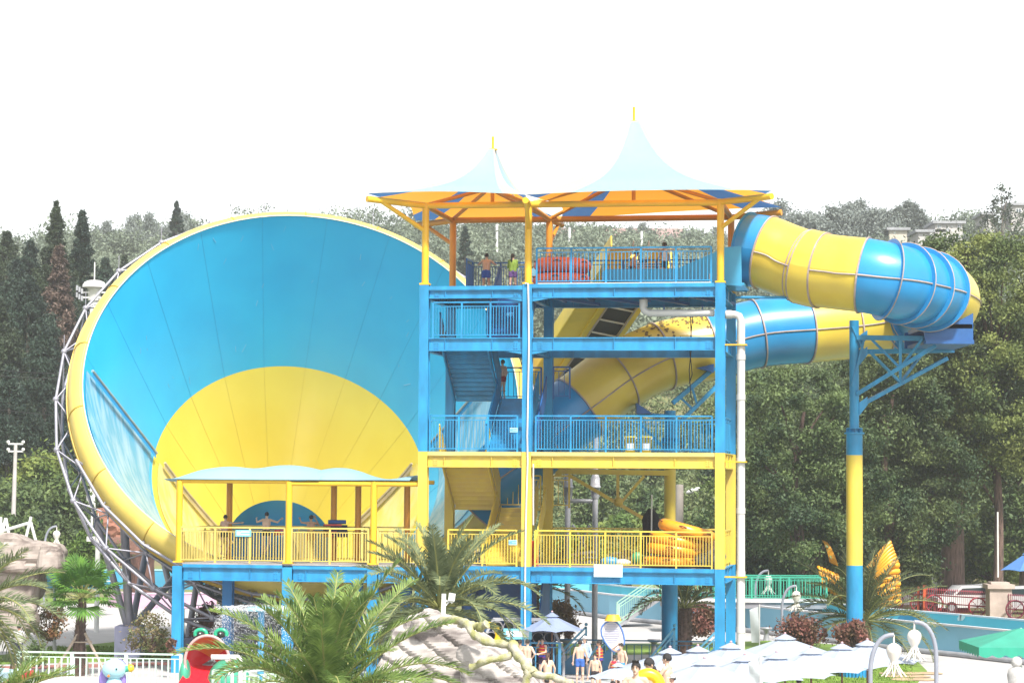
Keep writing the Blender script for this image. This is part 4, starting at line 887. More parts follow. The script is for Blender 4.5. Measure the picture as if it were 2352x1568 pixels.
# ================= UMBRELLAS =================
M_umbW=mat('white_umbrella_cloth',(.50,.57,.69),.7,.03,trans=.3); M_umbB=mat('pale_blue_umbrella_cloth',(.34,.42,.62),.7,.03,trans=.3)
def umbrella(u,v,Y,R,drop,label,m,rot=.2,n=8,ztop=None,group='pool umbrellas'):
    top=W(u,v,Y); b=Vector((top.x,top.y,0)); t=thing('umbrella',label,'umbrella',b,group); 
    rp=[top-Z*drop+Vector((math.cos(2*math.pi*k/n+rot),math.sin(2*math.pi*k/n+rot),0))*R for k in range(n)]; mb=MB(); vent=.12
    for k in range(n):
        p,q=rp[k],rp[(k+1)%n]; r0=top.lerp(p,vent); r1=top.lerp(q,vent); P=[]
        for i in range(5):
            f=i/4; e0=r0.lerp(p,f); e1=r1.lerp(q,f); row=[]
            for j in range(5): g=j/4; x=e0.lerp(e1,g); x=x-Z*(.05*math.sin(f*math.pi)*math.sin(g*math.pi)-.05*f*math.sin(g*math.pi)); row.append(x)
            P.append(row)
        mb.grid(P,False)
    mk('canopy',mb,m,t); mb=MB()
    for k in range(n): mb.add([top+Z*.12,top.lerp(rp[k],.22)+Z*.07,top.lerp(rp[(k+1)%n],.22)+Z*.07],[(0,1,2)])
    mk('vent_cap',mb,m,t); mk('finial',MB().lathe([(.0,.17),(.035,.16),(.045,.13),(.045,.1),(0,.1)],top,10),bpy.data.materials.get('finial_pink') or mat('finial_pink',(.55,.35,.38),.5),t)
    mk('pole',MB().cyl(b,top,.035,8),M_brown,t); mb=MB()
    for k in range(n): mb.bar(top-Z*drop*.9,top.lerp(rp[k],.6)-Z*.03,.02)
    mk('rib_strut',mb,M_brown,t); return t
umbrella(1268,1411,96.5,1.32,.62,'pale blue umbrella with a brown pole beside the pipe raft rack',M_umbB,.1)
ul=[(1539,1494,76.8,'leftmost white umbrella, behind the man with short dark hair facing left'),(1603,1490,77.6,'white umbrella second from the left in the back row, beside the tall tower column'),(1679,1482,79,'white umbrella in front of the foot of the drain pipe'),(1803,1462,83.6,'tallest white umbrella, in front of the reddish bush'),(1711,1511,73.4,'white umbrella at the centre of the front row'),(1784,1505,74.5,'white umbrella of the front row above the feather banner'),(1618,1519,72,'white umbrella nearest the viewer on the left'),(1863,1494,76.8,'white umbrella right of the tallest one'),(1934,1484,79,'white umbrella in front of the right-hand pillar base'),(1992,1476,80.5,'rightmost white umbrella beside the curved lamp pole')]
for i,(u,v,Y,l) in enumerate(ul): umbrella(u,v,Y,1.85,.60,l,M_umbW,.35+.4*i)
umbrella(1420,1528,70,.9,.35,'white umbrella tip left of the spiky haired man, in front of the standing swimmers',M_umbW,0)
# blue umbrella at the right edge, green awning
umbrella(2362,1266,128,1.5,1.0,'tilted blue umbrella at the right edge above the white car',mat('blue_umbrella_cloth',(.10,.26,.62),.7,.05,trans=.2),0,6)
gc=W(2345,1441,92); t=thing('green_parasol','green stall parasol with a scalloped valance at the right edge','umbrella',Vector((gc.x,gc.y,0)))
R=2.0; co=[gc+Vector((x*R,y*R,-.62)) for x,y in((-1,-1),(1,-1),(1,1),(-1,1))]; mb=MB()
for k in range(4): mb.add([gc,co[k],co[(k+1)%4]],[(0,1,2)])
M_gr=mat('green_awning_cloth',(.06,.42,.30),.7,.05,trans=.25); mk('canopy',mb,M_gr,t); mb=MB()
for k in range(4):
    p,q=co[k],co[(k+1)%4]
    P=[[p.lerp(q,i/48),p.lerp(q,i/48)-Z*(.28+.1*abs(math.sin(i/48*math.pi*8)))] for i in range(49)]; mb.grid(P,False)
mk('valance',mb,mat('green_valance_cloth',(.02,.36,.24),.7,.05),t); mk('pole',MB().cyl(Vector((gc.x,gc.y,0)),gc,.04),M_white,t)
# ================= RACK, RING, SIGN =================
c=tpz(1195,-.6,0); c=PG(1195,1500,97.2); t=thing('raft_rack','grey storage rack made of stacked round pipes beside the blue umbrella','rack',c)
mb=MB()
for r in range(5):
    nn=5 if r%2==0 else 6
    for k in range(nn): x=(k-(nn-1)/2)*.47; mb.lathe([(.225,0),(.225,.9),(.205,.9),(.205,0),(.225,0)],c+Vector((x,-.4,.42+r*.41)),18,X=Vector((1,0,0)),Y=Z,Zx=Vector((0,1,0)))
mk('pipe_cell',mb,mat('rack_grey',(.50,.48,.50),.5,.08),t); mk('rack_back',MB().bx(c+Vector((-1.45,.55,.0)),c+Vector((1.45,.6,2.2))),mat('rack_navy',(.03,.09,.24),.6,.3,3),t)
mb=MB(); mb.bar(c+Vector((-1.1,-.35,2.38)),c+Vector((1.15,-.35,2.38)),.12); mb.bar(c+Vector((1.15,-.35,2.38)),c+Vector((1.75,-.35,1.1)),.1); mb.bar(c+Vector((-1.1,-.35,2.38)),c+Vector((-1.7,-.35,1.1)),.1); mb.bar(c+Vector((1.75,-.35,1.1)),c+Vector((1.75,-.35,0)),.1); mb.bar(c+Vector((-1.7,-.35,1.1)),c+Vector((-1.7,-.35,0)),.1); mk('rack_frame',mb,M_grey,t)
c=W(1121,1459,94); solo('swim_ring',MB().lathe([(.42+.13*math.cos(a),.13*math.sin(a)) for a in np.linspace(0,2*math.pi,13)],c,32,X=Vector((.95,.3,0)),Y=Z,Zx=Vector((-.3,.95,0))),mat('ring_yellow',(.9,.60,.01),.35,.04),'yellow swim ring hanging behind the log rail','swim ring',c)
# ================= ROCKS AND LOG RAIL =================
M_rock=mat('pale_artificial_rock',(.50,.46,.43),.85,.1,1.6,col2=(.22,.19,.18),bump=.5,bscale=4,contrast=(.36,.52),stretch=(.35,1,2.6),rot=(0,-.55,0))
M_rockp=mat('pinkish_artificial_rock',(.42,.36,.32),.85,.1,1.3,col2=(.17,.135,.12),bump=.35,bscale=5,contrast=(.36,.56))
from mathutils import noise
def rock(uvs,Y,depth,m,label,name='artificial_rock',seed=0,vox=.07,amp=.2,tilt=.65,strata=1.7):
    ps=[W(u,v,Y) for u,v in uvs]; n=len(ps); cen=sum(ps,Vector())/n; sh=Vector((0,depth*.18,0)); ins=[p.lerp(cen,.07)-Vector((0,0,0)) for p in ps]
    mb=MB(); rings=[[p.lerp(cen,.10)+Vector((0,-depth*.12,0)) for p in ps],[p for p in ps],[p+Vector((0,depth*.75,0)) for p in ps],[p.lerp(cen,.2)+Vector((0,depth,0)) for p in ps]]
    vs=[p for r in rings for p in r]; mb.add(vs,[tuple(range(n))[::-1],tuple(range(3*n,4*n))]+[(i*n+k,i*n+(k+1)%n,(i+1)*n+(k+1)%n,(i+1)*n+k) for i in range(3) for k in range(n)])
    org=Vector((cen.x,cen.y,0)); me=mesh_from(mb,org,name); o=bpy.data.objects.new(name,me); C.objects.link(o); md=o.modifiers.new('r','REMESH'); md.mode='VOXEL'; md.voxel_size=vox
    bpy.context.view_layer.update(); me2=bpy.data.meshes.new_from_object(o.evaluated_get(bpy.context.evaluated_depsgraph_get())); bpy.data.objects.remove(o)
    sd=Vector((seed*7.3,seed*1.7,0)); nl=[v.normal.copy() for v in me2.vertices]; cs=[]
    for v,nn in zip(me2.vertices,nl):
        p=v.co+sd; q=p.z+p.x*tilt+.25*noise.noise(p*.5); lay=(q*strata)%1.; st=min(1,lay*4)*.5-.25*lay; big=noise.noise(p*.8); fine=noise.noise(p*3.1)*.35+noise.noise(p*7)*.15
        cs.append(v.co+nn*amp*(big*.6+fine*.55+st*1.7))
    for v,c_ in zip(me2.vertices,cs): v.co=c_
    me2.polygons.foreach_set('use_smooth',[False]*len(me2.polygons)); me2.update(); me2.name=name
    return mk(name,me2,m,None,org),cen,label
def rk(*a,cat='rock',**k):
    o,c,l=rock(*a,**k); o['label']=l; o['category']=cat; return o
# layered slab rock, foreground
slabs=[([(915,1445),(960,1426),(1005,1424),(1050,1432),(1130,1480),(1200,1530),(1260,1610),(1230,1700),(860,1700),(870,1560),(890,1490)],70,2.6,'big layered pale artificial rock in the foreground under the log rail'),
 ([(955,1424),(975,1408),(1008,1414),(1000,1436),(958,1440)],69.5,.9,'small pale block on the top of the foreground rock'),
 ([(1060,1490),(1130,1500),(1190,1545),(1245,1600),(1245,1690),(1110,1690),(1075,1580)],68,1.4,'lower right slab of the foreground rock with flat strata')]
for i,(uv,Y,d,l) in enumerate(slabs): rk(uv,Y,d,M_rock,l,seed=i+4)
mb=MB(); r_=random.Random(9)
M_log=mat('mossy_log',(.50,.47,.36),.85,.1,3.5,col2=(.32,.32,.12),bump=.6,contrast=(.4,.62))
lt=thing('log_rail','twisted mossy branch rail running over the foreground rock','log rail',PG(1100,1600,68))
def log(pts,r,n='log'):
    ps=[W(u,v,Y) for u,v,Y in pts]; q=[]
    for i in range(len(ps)-1):
        for k in range(5): q.append(ps[i].lerp(ps[i+1],k/5)+Vector((r_.gauss(0,.015),0,r_.gauss(0,.015))))
    q.append(ps[-1]); rs=[r*(1+.15*math.sin(i*1.3)) for i in range(len(q))]; mk(n,MB().tube(q,rs,10),M_log,lt)
log([(1010,1428,68.5),(1040,1421,68),(1070,1427,67.6),(1090,1460,67.2),(1110,1471,67),(1150,1478,67),(1180,1484,66.8)],.11); log([(1075,1432,67.6),(1100,1441,67.4),(1118,1432,67.2)],.12)
log([(1178,1478,66.8),(1188,1500,66.5),(1205,1524,66.2),(1225,1545,66)],.14); log([(1225,1545,66),(1270,1556,65.8),(1310,1566,65.6),(1316,1590,65.5)],.1); log([(1180,1485,66.8),(1170,1506,66.6),(1120,1516,66.6),(1080,1532,66.8)],.1); log([(1180,1478,66.8),(1178,1500,66.7)],.13); log([(1215,1538,66),(1207,1570,66),(1205,1640,66)],.12); log([(1068,1430,67.8),(1055,1440,67.8)],.09)
log([(1210,1500,66.4),(1240,1560,66),(1262,1620,66)],.08) if 0 else None
# rocks on the left
rk([(-60,1250),(0,1234),(30,1232),(60,1245),(128,1256),(132,1268),(128,1300),(60,1312),(-60,1295)],104,2.4,M_rockp,'big horizontal block of the rock wall on the left edge',seed=21,vox=.10,amp=.2,tilt=.05,strata=1.1)
rk([(95,1252),(134,1262),(133,1302),(118,1307),(92,1304)],103.4,1.4,M_rockp,'squarish block at the right end of the rock wall on the left',seed=22,vox=.10,amp=.2,tilt=.05,strata=1.1)
rk([(-60,1312),(50,1314),(88,1320),(86,1350),(58,1420),(50,1450),(-60,1450)],104.6,2.0,M_rockp,'tall lower block of the rock wall behind the octopus lamp',seed=23,vox=.10,amp=.2,tilt=.05,strata=1.1)
rk([(-40,1385),(40,1380),(70,1395),(72,1430),(50,1462),(-40,1460)],103.,1.6,M_rockp,'dark rock at the foot of the rock wall, behind the palm fronds',seed=24,vox=.10,amp=.2,tilt=.05,strata=1.1)
M_redrock=mat('red_brown_rock',(.34,.15,.10),.85,.2,.5,bump=.6); rk([(180,1180),(186,1172),(240,1174),(276,1210),(285,1260),(290,1312),(176,1312),(178,1230)],176,3,M_redrock,'red brown rounded rock tower behind the white mast',name='rock_tower',seed=31,vox=.3,amp=.35)
rk([(225,1240),(285,1245),(320,1262),(330,1318),(228,1318)],171,2,mat('brown_cave_rock',(.22,.11,.08),.9,.3,.5,bump=.6),'dark red brown rock wall behind the bathers',name='rock_wall',seed=32,vox=.3,amp=.35)
tb=PG(325,1380,150); solo('fake_tree_stump',MB().tube([tb,tb+Z*1.2,tb+Z*2.6,tb+Z*3.2],[1.0,.85,.75,.85],16),mat('stump_bark',(.16,.08,.06),.9,.3,3,bump=.9,stretch=(3,3,.4)),'dark brown fake tree stump behind the frame legs','stump',tb)
# ================= FROG SLIDE, BIRD, WATER DOME =================
fz=lambda x,y,Y=88:W((650+x/3.136)/1.7415,(2250+y/3.136)/1.7415,Y)
c=fz(580,1150,89); t=thing('frog_slide','frog shaped slide with a red open mouth and green ringed eyes','slide',Vector((c.x,c.y,0)))
M_fg=mat('frog_green',(.05,.36,.20),.3,.1,2,col2=(.45,.62,.50)); M_fr=mat('frog_red',(.78,.02,.04),.25,.04); M_fo=mat('frog_orange',(.85,.22,.02),.3,.05)
hc=fz(560,1235,89.3)
def dome(a0,a1,rx,rz,dy,nm,m,k0=0.,off=0,thick=0):
    P_=[]
    for i in range(25):
        a=math.radians(a0+(a1-a0)*i/24); row=[]
        for k in range(11):
            f=k/10; g=math.cos(f*math.pi/2*.98); row.append(hc+Vector((math.cos(a)*rx*g,off+dy*math.sin(f*math.pi/2),math.sin(a)*rz*g)))
        P_.append(row)
    return mk(nm,MB().grid(P_),m,t)
dome(-25,205,.84,.98,1.6,'head_shell',M_fg); dome(30,150,.78,.92,1.45,'mouth_roof',M_fo,off=.02); dome(150,208,.79,.93,1.45,'mouth_wall',M_fr,off=.02); dome(-28,30,.79,.93,1.45,'mouth_wall',M_fr,off=.02)
mk('lip_ring',MB().tube([hc+Vector((math.cos(math.radians(a))*.82,-.02,math.sin(math.radians(a))*.95)) for a in range(-25,206,8)],.055,8),mat('frog_pale_top',(.62,.40,.38),.3,.08),t)
P_=[]
for i in range(16):
    f=i/15; y=90.6-4.6*f; zz_=hc.z-.25-1.9*f**1.1; cx=hc.x+.03-.55*f; ww=.68+.12*f; P_.append([Vector((cx+ww*s,y,zz_+.30*abs(s)**4)) for s in np.linspace(-1,1,15)])
mk('tongue_slide',MB().grid(P_).grid([[p-Z*.06 for p in r] for r in P_]),M_fr,t)
for s,dx in((-1,-.62),(1,.85)):
    ec=fz(480 if s<0 else 735,890,89.8); e=mk('eye_ring',MB().tube([ec+Vector((math.cos(a)*.21,0,math.sin(a)*.16)) for a in np.linspace(-.4,math.pi+.4,20)],.075,8),mat('frog_eye_green',(.02,.40,.22),.25) if s<0 else bpy.data.materials['frog_eye_green'],t)
    mk('eyeball',MB().ell(ec+Vector((0,.06,0)),Vector((.19,0,0)),Vector((0,.12,0)),Z*.15,16,10),M_black,e); mk('eye_glint',MB().sph(ec+Vector((-.02,-.06,.02)),.03,8,6),M_white,e)
mb=MB(); mb.ell(hc+Vector((.75,.5,-.8)),Vector((.8,0,0)),Vector((0,1.0,0)),Z*.9,20,12); mb.ell(hc+Vector((-.85,.3,-.6)),Vector((.22,0,0)),Vector((0,.5,0)),Z*.7,12,8); mk('frog_body',mb,mat('frog_body_green',(.06,.42,.26),.3,.1,2),t)
# white pipe frame near the frog
g=PG(484,1600,83.2); t=thing('pipe_frame','white pipe gate frame standing beside the frog slide','frame',g); zt=W(500,1508,83.2).z; x1=W(553,1508,83.2).x
mk('frame_pipe',MB().tube([Vector((g.x,g.y,zt-.0)),Vector((x1-.08,g.y,zt)),Vector((x1,g.y,zt-.1)),Vector((x1,g.y,0))],.09,10),M_white,t); mk('frame_brace',MB().tube([W(518,1513,83.2),W(535,1528,83.2),W(546,1540,83.2)],.05,8),M_white,t); mk('frame_pipe',MB().cyl(Vector((x1-.3,g.y+.1,0)),Vector((x1-.3,g.y+.1,zt)),.06),M_white,t)
# bird statue
bz=lambda x,y,Y=85:W((0+x/2.953)/1.7415,(2200+y/2.953)/1.7415,Y)
c=bz(1350,1400); t=thing('bird_statue','pale blue bird statue with purple wings and yellow beak at the mint fence','statue',Vector((c.x,c.y,0)))
M_bb=mat('bird_pale_blue',(.40,.72,.82),.35,.04); M_bp=mat('bird_purple',(.30,.22,.62),.4,.05)
mk('head',MB().ell(c+Z*.0,Vector((.43,0,0)),Vector((0,.38,0)),Z*.36,20,12),M_bb,t); mk('body',MB().ell(c-Z*.95,Vector((.36,0,0)),Vector((0,.34,0)),Z*.75,18,12).ell(c-Z*1.45,Vector((.4,0,0)),Vector((0,.36,0)),Z*.5,16,8),M_bb,t)
mk('crest',MB().prism([bz(1305,1345),bz(1330,1300),bz(1380,1278),(bz(1430,1300)),bz(1480,1350),bz(1420,1330),bz(1360,1325)],Vector((0,.35,0))),M_bp,t)
mk('beak',MB().tube([bz(1470,1405),bz(1500,1398),bz(1525,1395)],[.12,.11,.1],10),mat('beak_green',(.03,.4,.25),.4),t); mk('beak_tip',MB().tube([bz(1522,1393),bz(1550,1387),bz(1580,1383)],[.13,.15,.08],10),mat('beak_yellow',(.85,.6,.03),.4),t)
for x,n_ in((1240,'wing'),(1420,'wing')): mk(n_,MB().ell(bz(x,1530,85.2),Vector((.22,0,0)),Vector((0,.2,0)),Z*.42,14,10),M_bp,t)
mk('eye',MB().sph(bz(1375,1400,84.62),.035,8,6),M_black,t); mb=MB()
for k in range(4): mb.tube([bz(1225,1380+k*18),bz(1250,1376+k*18,84.8),bz(1300,1390+k*14,84.8)],.035,6)
mk('ear_frill',mb,M_bb,t); mk('badge',MB().sph(bz(1283,1482,84.6),.05,8,6),M_fo,t)
# mushroom water dome
c=W(600,1400,93.5); b=Vector((c.x,c.y,0)); t=thing('water_mushroom','light blue pole fountain throwing a dome of white droplets under the platform','fountain',b)
mk('fountain_pole',MB().cyl(b,c,.13,12),mat('fountain_blue',(.10,.42,.75),.3),t); mk('fountain_cap',MB().lathe([(0,.15),(.5,.1),(.75,0),(.5,-.05),(0,-.05)],c,20),mat('cap_cyan',(.25,.6,.75),.3),t)
r=np.random.default_rng(11); vs=[];fs=[]
for i in range(6500):
    a=r.uniform(0,6.283); f=r.random()**.8; rad=.7+1.25*(1-(1-f)**2)+r.normal()*.09; z=.12-.05*f-2.1*f**2.2+r.normal()*.05; f=f; 
    p=c+Vector((math.cos(a)*rad,math.sin(a)*rad,z)); s=r.uniform(.004,.012); l=s*r.uniform(1,4); k=len(vs)
    vs+=[tuple(p+Vector((s,0,0))),tuple(p+Vector((-s*.5,s,0))),tuple(p+Vector((-s*.5,-s,0))),tuple(p+Vector((0,0,-l))),tuple(p+Vector((0,0,s)))]; fs+=[(k,k+1,k+4),(k+1,k+2,k+4),(k+2,k,k+4),(k+1,k,k+3),(k+2,k+1,k+3),(k,k+2,k+3)]
me=bpy.data.meshes.new('d'); me.from_pydata([tuple(np.array(v)-np.array(b)) for v in vs],[],fs); o=mk('water_droplets',me,mat('water_white',(.85,.87,.9),.2,.02),t); o['kind']='stuff'
mb=MB()
for k in range(90):
    a=2*math.pi*k/90; rr_=1.0+.75*((k*37)%11)/11; mb.tube([c+Vector((math.cos(a+j*.05)*(rr_+.06*j),math.sin(a+j*.05)*(rr_+.06*j),.11-.03*j*j*.3)) for j in range(4)],.012,4)
mk('water_sheet',mb,mat('water_sheet_white',(.85,.87,.9),.1,.03,6,trans=.4),t)
# swim deck slide roof, bottom left corner
mb=MB(); q=lambda x,y,Y:W((0+x/4.704)/1.7415,(2400+y/4.704)/1.7415,Y)
pts=[q(-300,1230,70),q(240,1290,70),q(520,1345,70),q(560,1375,69.2),q(100,1600,67),q(-300,1800,66)]
t=thing('slide_roof','pale blue curved roof with a red edge in the bottom left corner under the palm','roof',Vector((pts[0].x,70,0))); mk('roof_skin',MB().prism(pts,-Z*.06),mat('roof_pale_blue',(.5,.76,.84),.35,.05),t)
mk('roof_edge',MB().tube([q(600,1385,69),q(520,1410,68.6),q(300,1500,67.8),q(100,1600,67),(q(-200,1760,66))],.13,8),M_red,t); mb=MB(); mb.bar(q(200,1560,68),Vector((q(200,1560,68).x,68,0)),.1); mb.bar(q(-100,1560,68),Vector((q(-100,1560,68).x,68,0)),.1); mk('roof_post',mb,M_white,t)
# ================= MASTS, POLES, FRAMES =================
b=PG(206,1300,170); t=thing('light_mast','tall white mast with a dome, floodlight racks and a needle, behind the funnel rim','mast',b); Pz=lambda v:W(206,v,170).z
mk('mast_pole',MB().cyl(b,Vector((b.x,b.y,Pz(690))),.36,14,.3),M_white,t); mb=MB(); mb.lathe([(.45,Pz(690)),(.45,Pz(664)),(.5,Pz(664)),(.5,Pz(662))],Vector((b.x,b.y,0)),16); mb.lathe([(.86,Pz(660)),(.84,Pz(655)),(.7,Pz(648)),(.4,Pz(644)),(0,Pz(643))],Vector((b.x,b.y,0)),18); mk('mast_head',mb,M_white,t)
mk('needle',MB().cyl(Vector((b.x,b.y,Pz(645))),Vector((b.x,b.y,Pz(602))),.045,6),M_white,t); mb=MB(); m2=MB()
for z in(Pz(672),Pz(684)):
    mb.bar(Vector((b.x-.8,b.y-.3,z)),Vector((b.x+.9,b.y-.3,z)),.1)
    for k in range(3): m2.bx((b.x-.85-.18*k,b.y-.5,z-.25+.12*k),(b.x-.72-.18*k,b.y-.2,z+.25+.12*k))
mk('lamp_rack',mb,M_white,t); mk('floodlight',m2,M_grey,t)
b=PG(35,1255,150); t=thing('utility_pole','pale concrete utility pole with insulators on the left edge','utility pole',PG(28,1200,160)); b=PG(28,1200,160); z1=W(36,1020,160)
mk('pole_shaft',MB().cyl(Vector((b.x,b.y,0)),Vector((z1.x,b.y,z1.z)),.2,10,.12),mat('concrete_pole',(.55,.52,.5),.8,.1),t); mb=MB()
for v in(1019,1036): 
    q_=W(36,v,160); mb.bar(q_-Vector((.5,0,0)),q_+Vector((.5,0,0)),.1); 
    for s in(-.5,.5): mb.sph(q_+Vector((s,0,.12)),.12,8,6)
mk('insulator',mb,M_white,t)
for i,(v0,v1) in enumerate(((848,843),(862,850),(938,946),(1019,1050),(1036,1066))):
    p0=W(-20,v0,165) if i<3 else W(36,v0,160); p1=W(330,v1,190); mid=[p0.lerp(p1,k/10)-Z*(.4*math.sin(math.pi*k/10)) for k in range(11)]
    solo('power_line',MB().tube(mid,.025,4),M_black,['uppermost power line over the conifers on the left','second power line over the conifers on the left','third power line crossing the dark wood on the left','upper wire leaving the concrete pole','lower wire leaving the concrete pole'][i],'cable',p0)
# white swing frame
t=thing('swing_frame','white tubular A-frame swing beyond the rocks on the left','swing frame',PG(40,1235,145)); q=lambda x,y:W(x/2.614/1.7415,(1700+y/2.614)/1.7415,143)
mb=MB()
for a,b_ in(((60,970),(15,1150)),((60,970),(95,1150)),((325,955),(270,1180)),((320,1010),(378,1225)),((40,1100),(305,1020)),((8,960),(8,1160)),((0,1040),(60,1040))): mb.tube([q(*a),q(*b_)],.09,8)
mk('frame_tube',mb,M_white,t)
thinpole(209,1068+115,1300,140,'thin white pole left of the white mast foot',.06)
b=PG(223,1350,124); t=thing('camera_pole','white camera pole in front of the round topped green tree','pole',b); z1=W(223,1218,124).z
mk('pole_shaft',MB().cyl(b,Vector((b.x,b.y,z1)),.13,10),M_white,t); mk('camera_body',MB().bx((b.x-.55,b.y-.2,z1-.55),(b.x-.12,b.y+.1,z1-.3)),M_white,t); mk('antenna',MB().cyl(Vector((b.x,b.y,z1)),Vector((b.x,b.y,z1+.9)),.025,6),M_white,t)
b=PG(1018,1560,66); cz=lambda x,y:W((1350+x/2.008)/1.7415,(1950+y/2.008)/1.7415,66); t=thing('camera_pole','white security camera on a short pole above the foreground rock','pole',cz(850,1000))
mk('pole_shaft',MB().bar(cz(850,1010),cz(855,850),.12),M_white,t); mb=MB(); mb.bar(cz(893,872),cz(945,880),.2,.2); mb.bar(cz(897,890),cz(930,915),.1,.12); mk('camera_body',mb,M_white,t); mb=MB(); mb.bar(cz(850,905),cz(935,912),.05); mb.bar(cz(858,955),cz(895,915),.04); mk('camera_arm',mb,M_white,t)
for i,(u,Y) in enumerate(((70,100),)): 
    pass
cp=[(125,1395),(122,1420),(128,1460),(126,1500)]
mk0=thing('curved_lamp_post','bent grey lamp post left of the fan palm trunk','lamp post',PG(126,1500,110)); mk('post_tube',MB().tube([W(142,1390,110),W(136,1420,110),W(128,1445,110),W(124,1470,110),PG(126,1500,110)],.09,8),M_grey,mk0)
# silver zip towers behind the tower
M_lsil=mat('bright_silver',(.55,.55,.60),.35,.06,metal=.2); t=thing('twin_posts','pair of tall silver posts with a cross bar and struts seen through the yellow deck','posts',PG(1303,1400,112)); 
for u in(1303,1366):
    b=PG(u,1400,112); zt=W(u,925 if u>1350 else 1078,112).z; mk('silver_post',MB().cyl(b,Vector((b.x,b.y,zt)),.135,14),M_lsil,t); z1=W(u,1118,112).z; mb=MB()
    for s in(-1,1): mb.lathe([(.13,s*.62),(.21,s*.42),(.22,s*.05),(.26,s*.05),(.26,0)],Vector((b.x,b.y,z1)),8)
    mk('post_collar',mb,M_lsil,t)
z1=W(1330,1150,112).z; mk('cross_bar',MB().cyl(Vector((PG(1303,0,112).x,112,z1)),Vector((PG(1366,0,112).x,112,z1)),.1),M_grey,t)
for a,b_ in(((1315,1205),(1370,1300)),((1355,1205),(1310,1300)),((1368,1010),(1345,960))): mk('strut',MB().tube([W(*a,112),W(*b_,112)],.07,8),M_grey,t)
b=PG(1560,1300,158); t=thing('utility_pole','concrete pole with a white dish seen through the yellow deck','utility pole',b); z1=W(1560,1112,158).z
mk('pole_shaft',MB().cyl(b,Vector((b.x,b.y,z1)),.27,8),mat('concrete_pole2',(.45,.40,.36),.8,.1),t); mk('dish',MB().ell(Vector((b.x+.9,b.y-.2,z1-.4)),Vector((.5,0,.15)),Vector((0,.3,0)),Z*.18,12,8),M_white,t)
# ================= BUILDINGS =================
M_bw=mat('pale_house_wall',(.52,.50,.48),.8,.1,.3); M_win=mat('house_window_glass',(.10,.13,.16),.2,.1); M_roof=mat('grey_roof',(.35,.36,.38),.8,.1)
def house(u,vb,Y,blocks,label,wins,m=M_bw,mr=None,name='house'):
    # blocks: (u0,u1,v0,v1) fronts at depth Y
    b=W(u,vb,Y); t=thing(name,label,'house',Vector((b.x,b.y,b.z)))
    for i,(u0,u1,v0,v1) in enumerate(blocks):
        p=W(u0,v1,Y+i*.5); q=W(u1,v0,Y+i*.5); mk('wall',MB().bx((p.x,p.y,p.z-3),(q.x,p.y+8,q.z)),m,t)
        e=.5; mk('roof',MB().bx((p.x-e,p.y-e,q.z+.003),(q.x+e,p.y+8+e,q.z+.45)),mr or M_roof,t)
    for u0,u1,v0,v1 in wins:
        p=W(u0,v1,Y); q=W(u1,v0,Y); f=mk('window',MB().bx((p.x,Y-.12,p.z),(q.x,Y-.01,q.z)),M_white,t); w_=(q.x-p.x)*.12; h_=(q.z-p.z)*.12; xm=(p.x+q.x)/2
        mk('pane',MB().bx((p.x+w_,Y-.15,p.z+h_),(xm-.05,Y-.121,q.z-h_)).bx((xm+.05,Y-.15,p.z+h_),(q.x-w_,Y-.121,q.z-h_)),M_win,f)
    return t
hx=lambda x:(3500+x/3.485)/1.7415; hy=lambda y:(650+y/3.485)/1.7415
house(hx(1000),hy(1130),400,[(hx(840),hx(1220),hy(855),hy(1150)),(hx(600),hx(1000),hy(975),hy(1150))],'pale two storey house with white windows on the far right hillside',[(hx(a),hx(b),hy(c),hy(d)) for a,b,c,d in((865,920,870,920),(990,1030,905,965),(1060,1090,880,905),(1150,1200,865,925),(765,810,985,1055),(895,950,985,1050),(990,1030,1040,1090),(1060,1095,1020,1060),(1140,1185,1010,1055))])
house(hx(320),hy(1060),420,[(hx(200),hx(450),hy(945),hy(1050))],'cream house with a wide pale roof left of the two storey house',[],mat('cream_wall',(.6,.55,.45),.8))
house(hx(1980),hy(900),410,[(hx(1900),hx(2250),hy(600),hy(900)),(hx(1520),hx(1660),hy(730),hy(950))],'tall pale building beside the bare tree at the far right edge',[(hx(1960),hx(2040),hy(640),hy(700)),(hx(1540),hx(1560),hy(780),hy(860))])
house(1515,940,300,[(1500,1525,918,945)],'small red brown hut with a striped roof seen between tube and pillar',[],mat('red_hut',(.35,.08,.07),.8),M_bw,'hut'); house(1600,960,290,[(1590,1618,915,962)],'pink house seen through the tower below the tube slide',[(1600,1606,925,935)],mat('pink_house',(.62,.34,.28),.8))
house(1500,1200,200,[(1420,1500,1188,1208)],'low pale shed behind the twin silver posts',[],M_bw); house(1720,1140,230,[(1700,1735,1085,1140)],'white walled house behind the broadleaf trees right of the drain pipe',[],M_bw); house(2055,1180,250,[(1995,2085,1040,1130),(2085,2200,1080,1160)],'pale house glimpsed through the trees above the right palm',[(2010,2030,1060,1080)],M_bw)
b=PG(1300,700,455); mb=MB(); p=W(1180,538,455); q_=W(1500,522,455); mb.bx((p.x,455,p.z-4),(q_.x+6,462,q_.z-.2)); solo('long_red_shed',mb,mat('faded_red_wall',(.55,.38,.36),.8,.1),'long faded red building on the crest seen under the tent roof','building',(p.x,455,p.z))
for i,u in enumerate((1140,1307,1473)): 
    a=W(u,690,380); zt=W(u,515+i*8,380).z; solo('street_lamp_post',MB().cyl(Vector((a.x,a.y,a.z-4)),Vector((a.x,a.y,zt)),.22,8),M_white,['distant white lamp post behind the boy on the top deck','distant white lamp post between the middle roof posts','distant white lamp post left of the man in white'][i],'lamp post',a)
